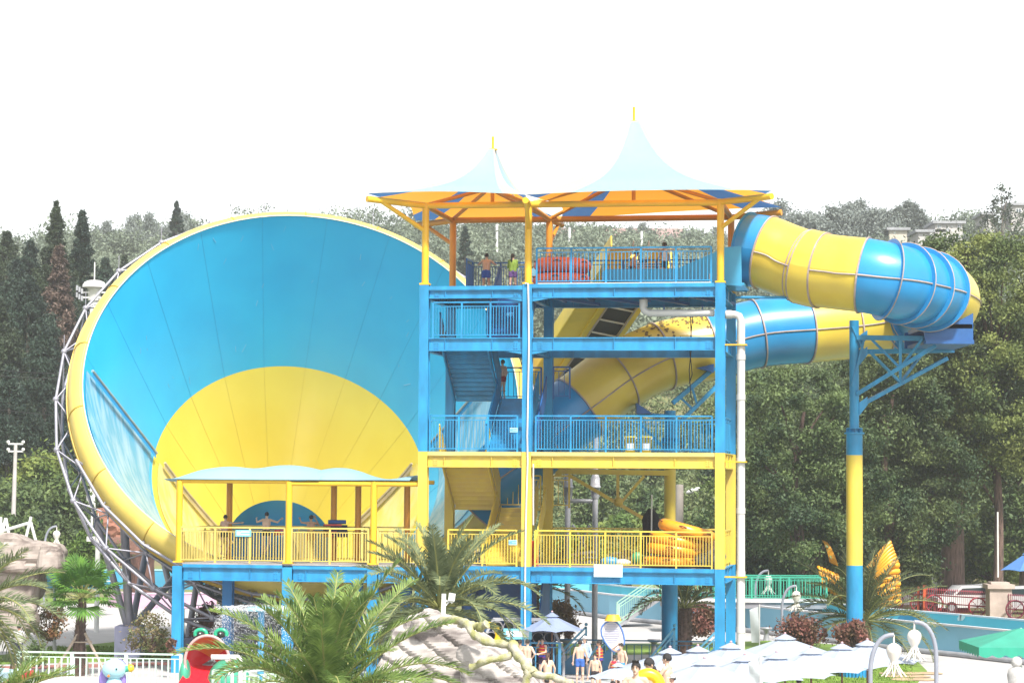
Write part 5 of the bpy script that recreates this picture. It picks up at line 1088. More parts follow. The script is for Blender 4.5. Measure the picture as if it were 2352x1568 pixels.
# ================= VEGETATION =================
def leafmesh(name,cen,size,mt,seed=0,aspect=.5,upb=.5):
    r=np.random.default_rng(seed); N=len(cen); d=r.normal(size=(N,3)); d[:,2]-=.25; d/=np.linalg.norm(d,axis=1)[:,None]
    n=r.normal(size=(N,3)); n[:,2]+=upb*2; e=np.cross(d,n); e/=np.linalg.norm(e,axis=1)[:,None]+1e-9
    s=size*r.uniform(.6,1.3,size=(N,1)); a=d*s; b=e*s*aspect; V=np.empty((N,4,3)); V[:,0]=cen-a;V[:,1]=cen+b-a*.1;V[:,2]=cen+a;V[:,3]=cen-b-a*.1
    me=bpy.data.meshes.new(name); me.vertices.add(N*4); me.vertices.foreach_set('co',V.reshape(-1).astype(np.float32)); me.loops.add(N*4); me.loops.foreach_set('vertex_index',np.arange(N*4,dtype=np.int32))
    me.polygons.add(N); me.polygons.foreach_set('loop_start',np.arange(0,N*4,4,dtype=np.int32)); me.polygons.foreach_set('loop_total',np.full(N,4,dtype=np.int32)); me.update(calc_edges=True); me.validate(); me.materials.append(mt); return me
def leafm(name,c,c2,sc=.5,tr=.2): return mat(name,c,.6,.1,sc,col2=c2,trans=tr,spec=.3,contrast=(.38,.62),detail=3)
L_dark=leafm('leaves_dark_broadleaf',(.13,.18,.06),(.035,.065,.03),.35); L_mid2=leafm('leaves_fresh_dark',(.15,.21,.07),(.04,.075,.032),.4); L_mist=leafm('leaves_crest_hazed',(.26,.30,.27),(.17,.20,.18),.2); L_mid=leafm('leaves_mid_green',(.15,.21,.06),(.07,.12,.045)); L_yell=leafm('leaves_yellow_green',(.26,.31,.07),(.12,.20,.05)); L_con=leafm('needles_blue_green',(.045,.08,.055),(.018,.036,.028),.4,.15); L_con2=leafm('needles_olive',(.06,.09,.045),(.028,.045,.026),.4,.15)  # crest leaves (L_mist): distance haze put into the colour, paler and greyer
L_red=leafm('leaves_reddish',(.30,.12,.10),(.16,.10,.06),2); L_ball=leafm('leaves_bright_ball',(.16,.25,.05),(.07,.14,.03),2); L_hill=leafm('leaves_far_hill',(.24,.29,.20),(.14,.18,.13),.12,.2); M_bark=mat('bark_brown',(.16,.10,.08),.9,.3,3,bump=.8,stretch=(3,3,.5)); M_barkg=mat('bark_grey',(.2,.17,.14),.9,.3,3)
def clusters(prof,H,n,seed,shell=.55):
    # prof: (zfrac,radius) ; returns cluster centres in a lumpy crown
    r=np.random.default_rng(seed); out=[]
    zs=[p[0] for p in prof]; rs=[p[1] for p in prof]
    while len(out)<n:
        zf=r.uniform(zs[0],zs[-1]); R=np.interp(zf,zs,rs); 
        if r.random()>R/max(rs)+.1: continue
        a=r.uniform(0,6.283); lump=1+.22*math.sin(a*3+zf*9+seed)+.13*math.sin(a*7-zf*17); q=R*lump*(shell+(1-shell)*r.random()**.5); out.append((q*math.cos(a),q*math.sin(a),zf*H))
    return np.array(out)
def foliage(cl,per,cr,seed,flat=.6,sc=None):
    r=np.random.default_rng(seed+50); N=len(cl)*per; c=np.repeat(cl,per,axis=0); rad=np.repeat(r.uniform(.6,1.35,size=len(cl))*(1 if sc is None else sc),per)[:,None]
    o=r.normal(size=(N,3))*cr*rad; o[:,2]*=flat; return c+o
def trunkmesh(H,r0,cl,nb,seed,lean=0,bend=.3,base=.25):
    r_=random.Random(seed); mb=MB(); pts=[Vector((math.sin(k*.8)*bend*k/8+lean*k/10,math.cos(k*1.1)*bend*k/10,H*k/10)) for k in range(10)]; mb.tube(pts,[r0*(1.25 if k==0 else 1)*(1-.085*k) for k in range(10)],10)
    for i in range(nb):
        c=Vector(cl[r_.randrange(len(cl))]); zf=max(base,min(.8,c.z/H-.12)); k=int(zf*9); p=pts[k]; m=p.lerp(c,.5)+Vector((0,0,.3)); mb.tube([p,m,c],[r0*.32*(1-zf*.4),r0*.2,r0*.06],6,False)
    return mb
def tree_at(name,label,cat,loc,H,prof,ncl,per,cr,size,lm,seed,r0=.3,nb=14,group=None,bark=None,flat=.6,base=.25,shell=.55,lean=0):
    t=thing(name,label,cat,loc,group); cl=clusters(prof,H,ncl,seed,shell); me=leafmesh('crown',foliage(cl,per,cr,seed,flat),size,lm,seed)
    c=bpy.data.objects.new('crown',me); C.objects.link(c); c.parent=t; ORG[c.name]=Vector(loc)
    mb=trunkmesh(H*.93,r0,cl,nb,seed,lean,base=base); mb.v=[tuple(Vector(p)+Vector(loc)) for p in mb.v]; mk('trunk',mb,bark or M_bark,t); return t
def gz(u,Y,base=None): 
    x=W(u,1000,Y).x; return Vector((x,Y,hz(x,Y)-.1))
def top_h(u,v,Y): g=gz(u,Y); return W(u,v,Y).z-g.z
# big right trees
bt=gz(2185,150); H=top_h(2250,545,150)
tree_at('broadleaf_tree','largest dark broadleaf tree with a thick trunk behind the red gate','tree',bt,H,[(.30,1.0),(.40,3.4),(.5,5.6),(.66,6.2),(.8,5.2),(.92,3.2),(1.0,.8)],240,430,.50,.12,L_dark,1,.85,26,bark=M_bark,base=.22)
b2=gz(2290,146); tree_at('broadleaf_tree','lighter yellowish green tree at the upper right edge behind the tube slide','tree',b2,top_h(2250,548,146),[(.38,1.5),(.5,3.6),(.7,4.4),(.85,3.8),(.94,2.8),(1.0,.8)],210,330,.42,.115,leafm('leaves_light_edge',(.26,.30,.08),(.09,.14,.045),.35),2,.35,18,base=.35)
b3=gz(1835,134); tree_at('broadleaf_tree','dense dark broadleaf tree right of the white drain pipe below the tube','tree',b3,top_h(1835,850,134),[(.03,2.2),(.2,3.8),(.5,4.1),(.75,3.8),(.9,3.0),(1.,1.0)],230,360,.40,.11,L_mid2,3,.4,16,base=.1)
b4=gz(2040,142); tree_at('broadleaf_tree','dark tree with olive patches between the pillar and the thick trunked tree','tree',b4,top_h(2040,805,142),[(.12,2.0),(.3,3.8),(.6,4.2),(.8,3.2),(.95,2.4),(1.,1.0)],210,360,.44,.115,leafm('leaves_olive_dark',(.13,.17,.055),(.035,.07,.03),.35),4,.4,16,base=.15)
b5=gz(1740,150); tree_at('broadleaf_tree','small dark tree just right of the drain pipe at fence level','tree',b5,top_h(1740,870,150),[(.05,1.8),(.3,2.6),(.7,2.8),(.9,2.),(1.,.7)],90,260,.5,.16,L_mid,5,.25,10,base=.1)
b6=gz(2345,158); tree_at('broadleaf_tree','bright shrubby tree behind the blue umbrella at the right edge','tree',b6,top_h(2345,900,158),[(.2,1.8),(.4,2.8),(.75,3.0),(.95,2.0),(1.,1.0)],90,240,.5,.17,L_mid,6,.25,10)
b7=gz(2120,700) if 0 else gz(2110,165); tree_at('broadleaf_tree','tall olive tree rising just behind the tube slide curve','tree',b7,top_h(2120,700,165),[(.3,2.5),(.5,4.2),(.7,4.),(.9,2.4),(1.,.9)],190,260,.45,.13,L_mid,12,.3,12)
tree_at('bare_tree','thin sparse tree standing against the sky at the far right','tree',W(2305,560,330)+Vector((0,0,-6)),14,[(.3,1.5),(.6,3.),(.85,2.4),(1.,1.)],26,50,.5,.25,L_con2,7,.25,22,bark=M_barkg,flat=.9)
# conifers on the left
def conifer(name,label,loc,H,R,seed,lm=None,group='conifers on the left hillside'):
    lm=lm or L_con; r=np.random.default_rng(seed); t=thing(name,label,'tree',loc,group); n=int(290*H/18); z=r.uniform(.08,1,n)**.9; rr=R*2.2*(1-z)**.9*(.3+.8*r.random(n)**.7); a=r.uniform(0,6.28,n); rr*=1+.25*np.sin(a*2+z*7+seed)
    cl=np.stack([rr*np.cos(a),rr*np.sin(a),z*H],1); me=leafmesh('crown',foliage(cl,120,.38*R/2.2,seed,.8,.3+.9*(1-z)),.15,lm,seed,.35,.3); c=bpy.data.objects.new('crown',me); C.objects.link(c); c.parent=t
    mb=MB().tube([Vector(loc),Vector(loc)+Z*H*.95],[.35,.06],8); mk('trunk',mb,M_barkg,t); return t
cf=[(120,465,215,1.9,'tall narrow conifer, the highest on the left skyline'),(180,487,222,2.0,'conifer with a pointed open top, second from the left on the skyline'),(62,556,225,2.6,'broad conifer top between the left edge and the tallest conifer'),(8,535,235,2.6,'hazy conifer at the very left edge of the skyline'),(398,462,330,1.5,'lone pointed conifer standing above the funnel rim'),(60,640,195,3.2,'bushy dark conifer in front of the tallest one'),(-10,690,190,3.0,'dark conifer cut by the left edge'),(140,640,200,2.6,'dark conifer left of the white mast dome'),(235,598,240,2.6,'dark conifer right of the white mast dome'),(190,640,230,2.4,'dark conifer just behind the white mast dome'),(1065,522,300,1.4,'slim cypress behind the boy on the top deck'),(30,600,212,2.6,'mid height conifer near the left edge'),(280,590,260,1.9,'small dark conifer peeking above the rim frame'),(100,760,180,3.0,'low dark conifer above the yellow green bushes'),(20,850,176,3.0,'lowest dark conifer at the left edge above the concrete pole'),(128,570,198,2.0,'brownish half dead conifer below the tallest one')]
L_brown=leafm('needles_brown',(.20,.14,.11),(.09,.065,.055),.4,.1)
for i,(u,v,Y,R,l) in enumerate(cf):
    g=gz(u,Y); conifer('conifer',l,g,W(u,v,Y).z-g.z,R,i+3,L_brown if i==15 else (L_con if i%3 else L_con2))
# misty skyline trees as copies of two prototypes
H0=14.
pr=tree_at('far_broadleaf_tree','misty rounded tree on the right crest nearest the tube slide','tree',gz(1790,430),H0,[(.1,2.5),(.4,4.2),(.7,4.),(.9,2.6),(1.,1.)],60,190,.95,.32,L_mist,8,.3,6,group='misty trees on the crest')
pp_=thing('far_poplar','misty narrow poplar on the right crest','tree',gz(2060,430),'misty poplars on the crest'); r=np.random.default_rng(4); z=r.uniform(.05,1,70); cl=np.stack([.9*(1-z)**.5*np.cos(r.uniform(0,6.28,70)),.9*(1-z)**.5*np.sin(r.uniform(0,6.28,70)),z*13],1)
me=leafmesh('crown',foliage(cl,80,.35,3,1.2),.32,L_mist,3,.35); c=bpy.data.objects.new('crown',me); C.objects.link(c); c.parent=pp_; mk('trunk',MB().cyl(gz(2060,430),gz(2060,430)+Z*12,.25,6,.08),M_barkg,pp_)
def setp(o,u,vtop,Y,H): z=W(u,vtop,Y); s=1.; o.location=(z.x,Y,z.z-H*s)
rt=[(1797,472),(1830,505),(1865,500),(1905,485),(1945,475),(1980,468),(2015,490),(2100,505),(1925,500),(1885,520),(1960,510),(2045,515),(1850,530),(2275,520),(2330,560),(2250,545),(2350,500)]
wh=['nearest the tube slide','second along the right crest','third along the right crest','left of the highest misty tree','beside the highest misty tree','the highest on the right crest','just left of the poplars','behind the poplars','in front of the crest centre','low on the crest','in front of the cream house','beside the cream house','lowest on the crest left','beside the bare tree','below the tall pale building','right of the two storey house','at the right edge skyline']
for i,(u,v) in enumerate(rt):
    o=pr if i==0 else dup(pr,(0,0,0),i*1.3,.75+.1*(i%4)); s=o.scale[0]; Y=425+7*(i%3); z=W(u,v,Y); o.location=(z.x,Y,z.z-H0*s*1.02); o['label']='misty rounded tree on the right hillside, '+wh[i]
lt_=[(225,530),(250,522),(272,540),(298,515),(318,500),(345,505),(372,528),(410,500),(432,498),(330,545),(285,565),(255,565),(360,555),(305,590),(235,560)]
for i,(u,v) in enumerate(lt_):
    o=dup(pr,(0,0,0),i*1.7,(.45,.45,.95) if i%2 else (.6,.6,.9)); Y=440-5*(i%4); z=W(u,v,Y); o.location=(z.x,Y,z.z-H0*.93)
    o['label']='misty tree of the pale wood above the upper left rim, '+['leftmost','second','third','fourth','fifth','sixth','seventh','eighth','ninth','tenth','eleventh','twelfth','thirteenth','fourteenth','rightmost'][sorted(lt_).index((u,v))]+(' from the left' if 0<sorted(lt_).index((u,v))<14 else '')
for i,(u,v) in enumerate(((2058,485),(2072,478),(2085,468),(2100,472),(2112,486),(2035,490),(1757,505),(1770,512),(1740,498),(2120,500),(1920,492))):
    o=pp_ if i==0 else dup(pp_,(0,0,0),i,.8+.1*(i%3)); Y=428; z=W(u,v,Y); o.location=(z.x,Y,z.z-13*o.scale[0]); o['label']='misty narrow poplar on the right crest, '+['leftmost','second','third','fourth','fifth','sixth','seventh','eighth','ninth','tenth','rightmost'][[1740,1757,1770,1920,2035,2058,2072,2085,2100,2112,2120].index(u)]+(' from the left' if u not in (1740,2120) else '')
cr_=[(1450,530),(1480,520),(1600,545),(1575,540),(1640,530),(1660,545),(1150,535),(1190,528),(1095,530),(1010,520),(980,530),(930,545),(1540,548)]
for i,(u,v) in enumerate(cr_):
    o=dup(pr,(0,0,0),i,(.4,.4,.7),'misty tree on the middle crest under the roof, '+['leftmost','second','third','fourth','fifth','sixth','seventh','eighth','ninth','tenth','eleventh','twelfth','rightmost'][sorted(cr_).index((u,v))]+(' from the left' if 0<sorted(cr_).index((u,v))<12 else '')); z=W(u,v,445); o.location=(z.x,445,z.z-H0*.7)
# hillside wood (uncountable)
r=np.random.default_rng(21); cl=[]
for i in range(2100):
    Y=r.uniform(165,452); half=Y*.235; x=r.uniform(-half,half); u=1176+x/Y*5500; g=hz(x,Y)
    if 380<u<900: 
        if Y<380 : continue
    dens=1.
    if Y<180 and 150<u<1200: continue
    h=r.uniform(2.0,6.5)*(1.0 if u>300 else 1.0)
    if u>1250 and u<1700 and Y<230: h*=.6
    for k in range(int(3+h)): cl.append((x+r.normal()*h*.25,Y+r.normal()*h*.25,g+h*r.uniform(.1,.95),Y))
cl=np.array(cl); near=cl[cl[:,3]<260][:,:3]; far=cl[cl[:,3]>=260][:,:3]
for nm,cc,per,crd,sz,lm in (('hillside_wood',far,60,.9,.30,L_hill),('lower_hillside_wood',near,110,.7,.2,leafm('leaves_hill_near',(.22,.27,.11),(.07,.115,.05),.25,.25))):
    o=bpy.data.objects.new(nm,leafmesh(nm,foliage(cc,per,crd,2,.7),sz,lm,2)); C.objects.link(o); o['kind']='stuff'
# yellow-green bushes on the lower left and others
def bush(u,vt,vb,Y,wpx,lm,label,seed,name='bush',size=.16,per=120,dens=1.,group=None,z0=None):
    b=W(u,vb,Y); t=W(u,vt,Y); H=t.z-b.z; R=wpx/5500*Y/2; loc=Vector((b.x,Y,b.z)); n=int(30*dens); tt=thing(name,label,'bush',loc,group); cl=clusters([(.05,R*.7),(.35,R),(.7,R*.85),(1.,R*.35)],H,n,seed,.35)
    me=leafmesh('foliage',foliage(cl,per,R*.22,seed,.8),size,lm,seed); c=bpy.data.objects.new('foliage',me); C.objects.link(c); c.parent=tt
    mb=MB(); r_=random.Random(seed)
    for k in range(9): c_=Vector(cl[r_.randrange(n)]); mb.tube([loc+Vector((r_.uniform(-.1,.1),0,0)),loc+Vector((c_.x*.4,c_.y*.4,c_.z*.55)),loc+c_],[.05*R+.02,.03*R+.01,.01],5,False)
    mk('stem',mb,M_bark,tt); return tt
bs=[(20,1000,1180,178,110,L_yell,'yellow green bush behind the concrete pole'),(95,1050,1200,172,130,L_yell,'bright yellow green bush right of the concrete pole'),(-10,1100,1230,168,120,L_mid,'green bush at the left edge above the rocks'),(60,1130,1245,164,120,L_mid,'feathery green bush above the rocks'),(150,1110,1260,162,130,L_mid,'big green bush left of the white mast'),(170,1060,1190,176,90,L_dark,'dark bush beside the lower rim frame'),(110,1190,1265,160,120,L_dark,'dark low bush above the octopus lamp on the left'),(30,1200,1260,158,120,L_mid,'low green bush behind the white swing frame'),(140,980,1120,185,110,L_dark,'dark bush just left of the funnel frame')]
for i,b_ in enumerate(bs): bush(*b_,40+i,per=170,dens=1.3,size=.2,group='bushes on the lower left slope')
bush(205,1232,1300,137,88,L_ball,'round topped clipped green tree beside the white camera pole',60,name='clipped_tree',per=260,size=.12)
bush(1640-45+8,1395,1450,112,75,L_red,'reddish bush between the pillar and the tower column',61,size=.09); bush(1838,1425,1485,103,95,L_red,'reddish bush below the purple shirt man',62,size=.09); bush(1960,1428,1485,99.3,62,L_red,'reddish bush around the foot of the right-hand pillar',63,size=.09); bush(1280,1385,1470,107,80,leafm('leaves_rust',(.30,.16,.07),(.14,.12,.05),2),'rust coloured bush behind the pale blue umbrella',64,size=.09); bush(490,1395,1460,112,70,L_red,'dark red bush between the blue platform columns',65,size=.09)
bush(345,1410,1495,101,90,leafm('leaves_sparse_red_green',(.26,.18,.10),(.16,.20,.07),3),'sparse red and green shrub beside the leftmost blue column',66,size=.07,per=60); bush(115,1385,1470,106,70,leafm('leaves_sparse_red',(.34,.14,.07),(.14,.14,.06),3),'sparse reddish shrub behind the bent lamp post',67,size=.07,per=60); bush(85,1475,1530,95,50,L_mid,'small pale shrub behind the man in the white shirt',68,size=.06,per=50); bush(395,1465,1500,96,20,L_red,'small orange leaved twig beside the blue column',69,size=.06,per=30)
for i,(u,vt,vb,Y,wp,lm,l) in enumerate(((1330,1215,1290,165,90,L_yell,'yellow green garden plants behind the left silver post'),(1430,1200,1285,160,120,L_yell,'yellow green garden plants in the middle of the yellow deck view'),(1500,1130,1230,175,120,L_mid,'round green tree behind the truss under the yellow beam'),(1620,1200,1290,162,80,L_mid,'green shrub behind the leaning orange rafts'),(1720,1190,1300,145,70,L_mid,'green shrub at the foot of the drain pipe trees'),(2270,1190,1330,165,140,L_yell,'light green shrubs behind the white car'),(2330,1180,1280,170,120,leafm('leaves_bright_corn',(.28,.40,.08),(.14,.26,.05)),'bright green tall plants above the blue umbrella'),(1370,1080,1210,190,130,L_mid,'green tree between the two silver posts'),(1640,1080,1200,200,120,L_dark,'dark tree at the right of the yellow storey view'),(1780,1270,1350,136,110,L_dark,'dark shrub behind the green bridge railing'))): bush(u,vt,vb,Y,wp,lm,l,80+i,per=170,dens=1.3,size=.18)
# ---------- palms ----------
def palm(u,v,Y,nf,L,label,seed,lm,el=(-.2,1.35),leafl=.5,pitchend=1.5,nl=46,trunk=.28,az=None,zbase=0,wid=.030,name='date_palm',group='date palms',stiff=1.):
    c=W(u,v,Y); b=Vector((c.x,c.y,zbase)); t=thing(name,label,'palm tree',b,group); r_=random.Random(seed); mb=MB(); mr=MB()
    for i in range(nf):
        a=(az[0]+(az[1]-az[0])*r_.random()) if az else i*2.39996+r_.uniform(-.2,.2); f=(i+.5)/nf; e0=el[1]-(el[1]-el[0])*f+r_.uniform(-.2,.2); Lf=L*r_.uniform(.85,1.1)*(1-.15*(f<.15)); h=Vector((math.cos(a),math.sin(a),0)); side=Vector((-math.sin(a),math.cos(a),0))
        droop=(.6+1.0*f)*r_.uniform(.6,1.45)*stiff; pts=[c+h*.05]; ang=e0; n=14; dirs=[]
        for k in range(n): 
            ang=e0-droop*(k/n)**1.6; d=h*math.cos(ang)+Z*math.sin(ang); dirs.append(d); pts.append(pts[-1]+d*(Lf/n))
        dirs.append(dirs[-1]); mr.tube(pts,[.035*(1-.85*k/n)+.006 for k in range(n+1)],5,False); tw=r_.uniform(-.35,.35)
        for k in range(nl):
            s=(.16+.84*k/nl)*n; j=min(int(s),n-1); p=pts[j].lerp(pts[j+1],s-j); d=dirs[j]; upn=side.cross(d)*-1 if side.cross(d).z<0 else side.cross(d); env=math.sin(math.pi*min(1,(.10+.9*k/nl))**.75)**.55; ll=leafl*(.25+.8*env)*r_.uniform(.85,1.1)
            for sd in(-1,1):
                sd_=(side*sd*math.cos(tw)+upn*math.sin(tw)*sd); ld=(d*(.75+.5*k/nl)*r_.uniform(.7,1.3)+sd_*.95+upn*r_.uniform(.05,.75)).normalized(); tip=p+ld*ll-Z*(.10*ll); m=p+ld*ll*.5+Z*.015*ll; wv=d*wid; mb.add([p-wv*.6,m-wv,tip,m+wv,p+wv*.6],[(0,1,2,3,4)])
    mk('fronds',mb,lm,t); mk('frond_stalk',mr,mat('frond_stalk',(.35,.36,.12),.6,.1) if 'frond_stalk' not in bpy.data.materials else bpy.data.materials['frond_stalk'],t)
    mt=MB(); H=c.z-zbase; zz_=0; k=0; pts=[];rs=[]
    while zz_<H: pts.append(b+Z*zz_+Vector((r_.gauss(0,.01),0,0))); rs.append(trunk*(1.12 if k%2 else .92)); zz_+=.11; k+=1
    mt.tube(pts,rs,12)
    for i in range(int(H*26)): 
        a=i*2.4; z=i/26; p=b+Z*z+Vector((math.cos(a),math.sin(a),0))*trunk*.95; o=Vector((math.cos(a),math.sin(a),.9))*.14; s=Vector((-math.sin(a),math.cos(a),0))*.07; mt.add([p-s,p+s,p+o*1.0+s*.3,p+o-s*.3],[(0,1,2,3)])
    mk('trunk',mt,M_bark,t); return t
L_pal=leafm('palm_leaflets_grey_green',(.28,.33,.17),(.13,.18,.09),2.2,.35); L_pal2=leafm('palm_leaflets_fresh',(.30,.42,.11),(.12,.21,.06),2.2,.4); L_pald=leafm('palm_leaflets_dark',(.15,.18,.08),(.07,.10,.05),1.2,.25); L_fan=leafm('fan_palm_green',(.16,.34,.05),(.08,.20,.04),2,.35); M_frs=mat('frond_stalk',(.35,.36,.12),.6,.1)
palm(748,1625,60,64,3.9,'nearest date palm, bottom centre left, its fronds in front of the frog slide',5,L_pal2,(-.25,1.5),.60,nl=76,wid=.026)
palm(1010,1395,77,52,3.4,'date palm behind the foreground rock, in front of the blue lower storey',11,L_pal,(-.45,1.45),.52,nl=64,wid=.028)
palm(1985,1425,107,40,4.1,'wide dark date palm directly behind the free-standing pillar',17,L_pald,(-.1,1.35),.55,nl=52,wid=.028)
palm(1572,1395,107,20,3.0,'date palm right of the thick blue pillar base under the tower',23,L_pald,(.1,1.3),.45,nl=40,trunk=.33)
palm(1225,1345,112,16,2.8,'palm with hanging fronds behind the middle tower column',29,L_pald,(-.5,1.),.45,nl=40)
palm(-70,1395,66,38,2.9,'date palm cut by the left edge, fronds reaching over the rock wall',31,L_pal,(-.55,1.2),.5,nl=54,wid=.022)
palm(-20,1640,52,30,1.9,'low bushy palm in the bottom left corner with upright pale fronds',37,L_pal2,(-.1,1.3),.42,nl=54,wid=.016)
palm(1440,1262,150,14,2.2,'small palm behind the orange rafts in the yellow deck view',41,L_pald,(-.2,1.2),.4,nl=26,zbase=0); palm(1640,1265,150,14,2.4,'palm right of the orange rafts behind the tower',43,L_pald,(-.2,1.2),.4,nl=26)
# fan palm
c=W(190,1372,97); b=Vector((c.x,97,0)); t=thing('fan_palm','fan palm with a spiky brown trunk held by wooden props behind the mint fence','palm tree',b); r_=random.Random(8); mb=MB(); ms=MB()
for i in range(24):
    a=i*2.4; el=1.35-1.75*(i/24); st=r_.uniform(.75,1.15); d=Vector((math.cos(a)*math.cos(el),math.sin(a)*math.cos(el),math.sin(el))); hub=c+d*st; ms.tube([c,c+d*st*.6+Z*.05,hub],[.03,.025,.018],5,False)
    sd=d.cross(Z).normalized(); upn=sd.cross(d)
    n=30; Lr=r_.uniform(.85,1.1); vs=[hub]
    for k in range(n):
        th=-1.9+3.8*k/(n-1); dd=(d*math.cos(th)+sd*math.sin(th)).normalized(); p=hub+dd*Lr*.55+upn*(.03 if k%2 else -.03); tip=hub+dd*Lr*(1-.1*abs(th)/1.9)-Z*(.12+.1*r_.random())*Lr; w_=(sd*math.cos(th)-d*math.sin(th))*.05
        mb.add([hub,p-w_,tip,p+w_],[(0,1,2,3)])
mk('fan_leaf',mb,L_fan,t); mk('leaf_stalk',ms,M_frs,t); mt=MB(); pts=[b.lerp(c,k/30)+Vector((-.18*(1-k/30),0,0)) for k in range(31)]; mt.tube(pts,[.30-.16*k/30+.03*(k%2) for k in range(31)],12)
for i in range(150): 
    f=i/150; a=i*2.4; p=b.lerp(c,f)+Vector((-.18*(1-f),0,0)); rr_=.28-.14*f; o=Vector((math.cos(a),math.sin(a),0)); s=Vector((-o.y,o.x,0))*.03; q=p+o*rr_; mt.add([q-s,q+s,q+o*.22+Z*.16],[(0,1,2)])
mk('trunk',mt,M_bark,t); mp=MB(); pc_=b.lerp(c,.55)
for dx,dy in((-1.1,-.3),(1.15,-.4),(.1,1.2)): mp.tube([pc_+Vector((dx*.12,dy*.12-.1,0)),b+Vector((dx,dy-.2,0))],.06,7)
mp.tube([pc_+Vector((math.cos(a)*.38,math.sin(a)*.38,-.35)) for a in np.linspace(0,6.28,12)],.03,5); mk('wooden_prop',mp,mat('prop_wood',(.5,.40,.32),.8,.15),t)
# orange ribbed inflatables behind the right palm
def ribbed(uvs,Y,label,n=7):
    ps=[W(u,v,Y) for u,v in uvs]; t=thing('inflatable_slide_wing',label,'inflatable',Vector((ps[0].x,Y,0)),'orange ribbed inflatables'); a,b_,c_,d=ps; mb=MB()
    for i in range(n):
        f=(i+.5)/n; p=a.lerp(b_,f); q=d.lerp(c_,f); m=p.lerp(q,.5)+Vector((0,-.25,.1)); mb.tube([p,p.lerp(m,.5)+Vector((0,-.1,.05)),m,q.lerp(m,.5)+Vector((0,-.1,0)),q],(a-b_).length/n*.56,8)
    mk('inflated_rib',mb,mat('amber_vinyl_sheet',(.90,.40,.02),.35,.1) if 'amber_vinyl_sheet' not in bpy.data.materials else bpy.data.materials['amber_vinyl_sheet'],t)
ribbed([(2044,1240),(2062,1290),(2010,1330),(1992,1300)],132,'upper orange ribbed inflatable wing right of the pillar behind the palm'); ribbed([(2062,1290),(2066,1390),(2020,1395),(1995,1310)],132.5,'lower orange ribbed inflatable wing right of the pillar behind the palm'); ribbed([(1888,1240),(1900,1245),(1926,1300),(1905,1290)],132,'small orange ribbed inflatable tip left of the pillar behind the palm'); ribbed([(1876,1300),(1925,1320),(1935,1375),(1885,1345)],132,'lower orange ribbed inflatable left of the pillar above the bridge')
# stools / bollards
for i,(u,v) in enumerate(((1760,1470),(1300,1500),(1800,1555),(2062-560,1500),(1938+30,1548))):
    b=G(u,v); mb=MB().lathe([(.16,0),(.12,.25),(.14,.5),(.3,.56),(.3,.66),(0,.66)],b,14); solo('stone_stool',mb,M_grey,['grey mushroom stool at the foot of the pale channel wall','grey mushroom stool on the lawn behind the queue railing','grey mushroom stool on the lawn in front of the umbrellas','grey mushroom stool behind the right part of the queue railing','grey mushroom stool beside the rightmost umbrella pole'][i],'stool',b,'mushroom stools')
b=PG(1964,1531,99); mb=MB()
for k in range(24): a=k*math.pi/12; mb.cyl(Vector((b.x+.55*math.cos(a),b.y+.55*math.sin(a),0)),Vector((b.x+.55*math.cos(a),b.y+.55*math.sin(a),.55)),.075,6)
mb.cyl(b,b+Z*.5,.56,20); 
solo('ribbed_tub',mb,M_blue,'blue ribbed tub standing below the rightmost umbrella','tub',b)
b=PG(2335,1500,84); t=thing('garden_statue','pale stone statue at the bottom right edge under the green parasol','statue',b); mb=MB(); mb.lathe([(.45,0),(.38,.5),(.3,1.0),(.34,1.3),(.3,1.5),(.1,1.6)],b,14); mb.sph(b+Z*1.75,.2,12,8); mk('figure',mb,mat('pale_stone',(.55,.54,.52),.8,.15,3,bump=.5),t); mk('base',MB().bx(b-Vector((.6,.5,0)),b+Vector((.6,.5,.25))),M_grey,t)
# ================= PEOPLE =================
def remesh(mb,vox,name,org,mt,parent,smooth=True):
    me=mesh_from(mb,org,name); o=bpy.data.objects.new(name,me); C.objects.link(o); m=o.modifiers.new('r','REMESH'); m.mode='VOXEL'; m.voxel_size=vox; m.use_smooth_shade=True
    s=o.modifiers.new('s','SMOOTH'); s.factor=.5; s.iterations=2
    bpy.context.view_layer.update(); dg=bpy.context.evaluated_depsgraph_get(); me2=bpy.data.meshes.new_from_object(o.evaluated_get(dg)); me2.name=name
    bpy.data.objects.remove(o); bpy.data.meshes.remove(me); me2.materials.clear(); me2.materials.append(mt); o=bpy.data.objects.new(name,me2); C.objects.link(o); o.parent=parent; return o
SK={}
def skin(i): 
    c=[(.62,.40,.29),(.52,.31,.21),(.68,.46,.34),(.40,.22,.15)][i]
    if i not in SK: SK[i]=mat('skin_tone_%s'%'abcd'[i],c,.5,.04,6)
    return SK[i]
M_hair=mat('black_hair',(.02,.017,.018),.6,.3,30,bump=.4); M_hairb=mat('brown_hair',(.10,.045,.03),.6,.3,30,bump=.4); M_eye=mat('eye_dark',(.01,.01,.01),.2)
CL={}
def cloth(n,c):
    if n not in CL: CL[n]=mat('cloth_'+n,c,.85,.12,8)
    return CL[n]
def cap(mb,p,q,r0,r1,n=10):
    p,q=Vector(p),Vector(q); mb.sph(p,r0,n,7); mb.sph(q,r1,n,7); mb.tube([p,q],[r0,r1],n)
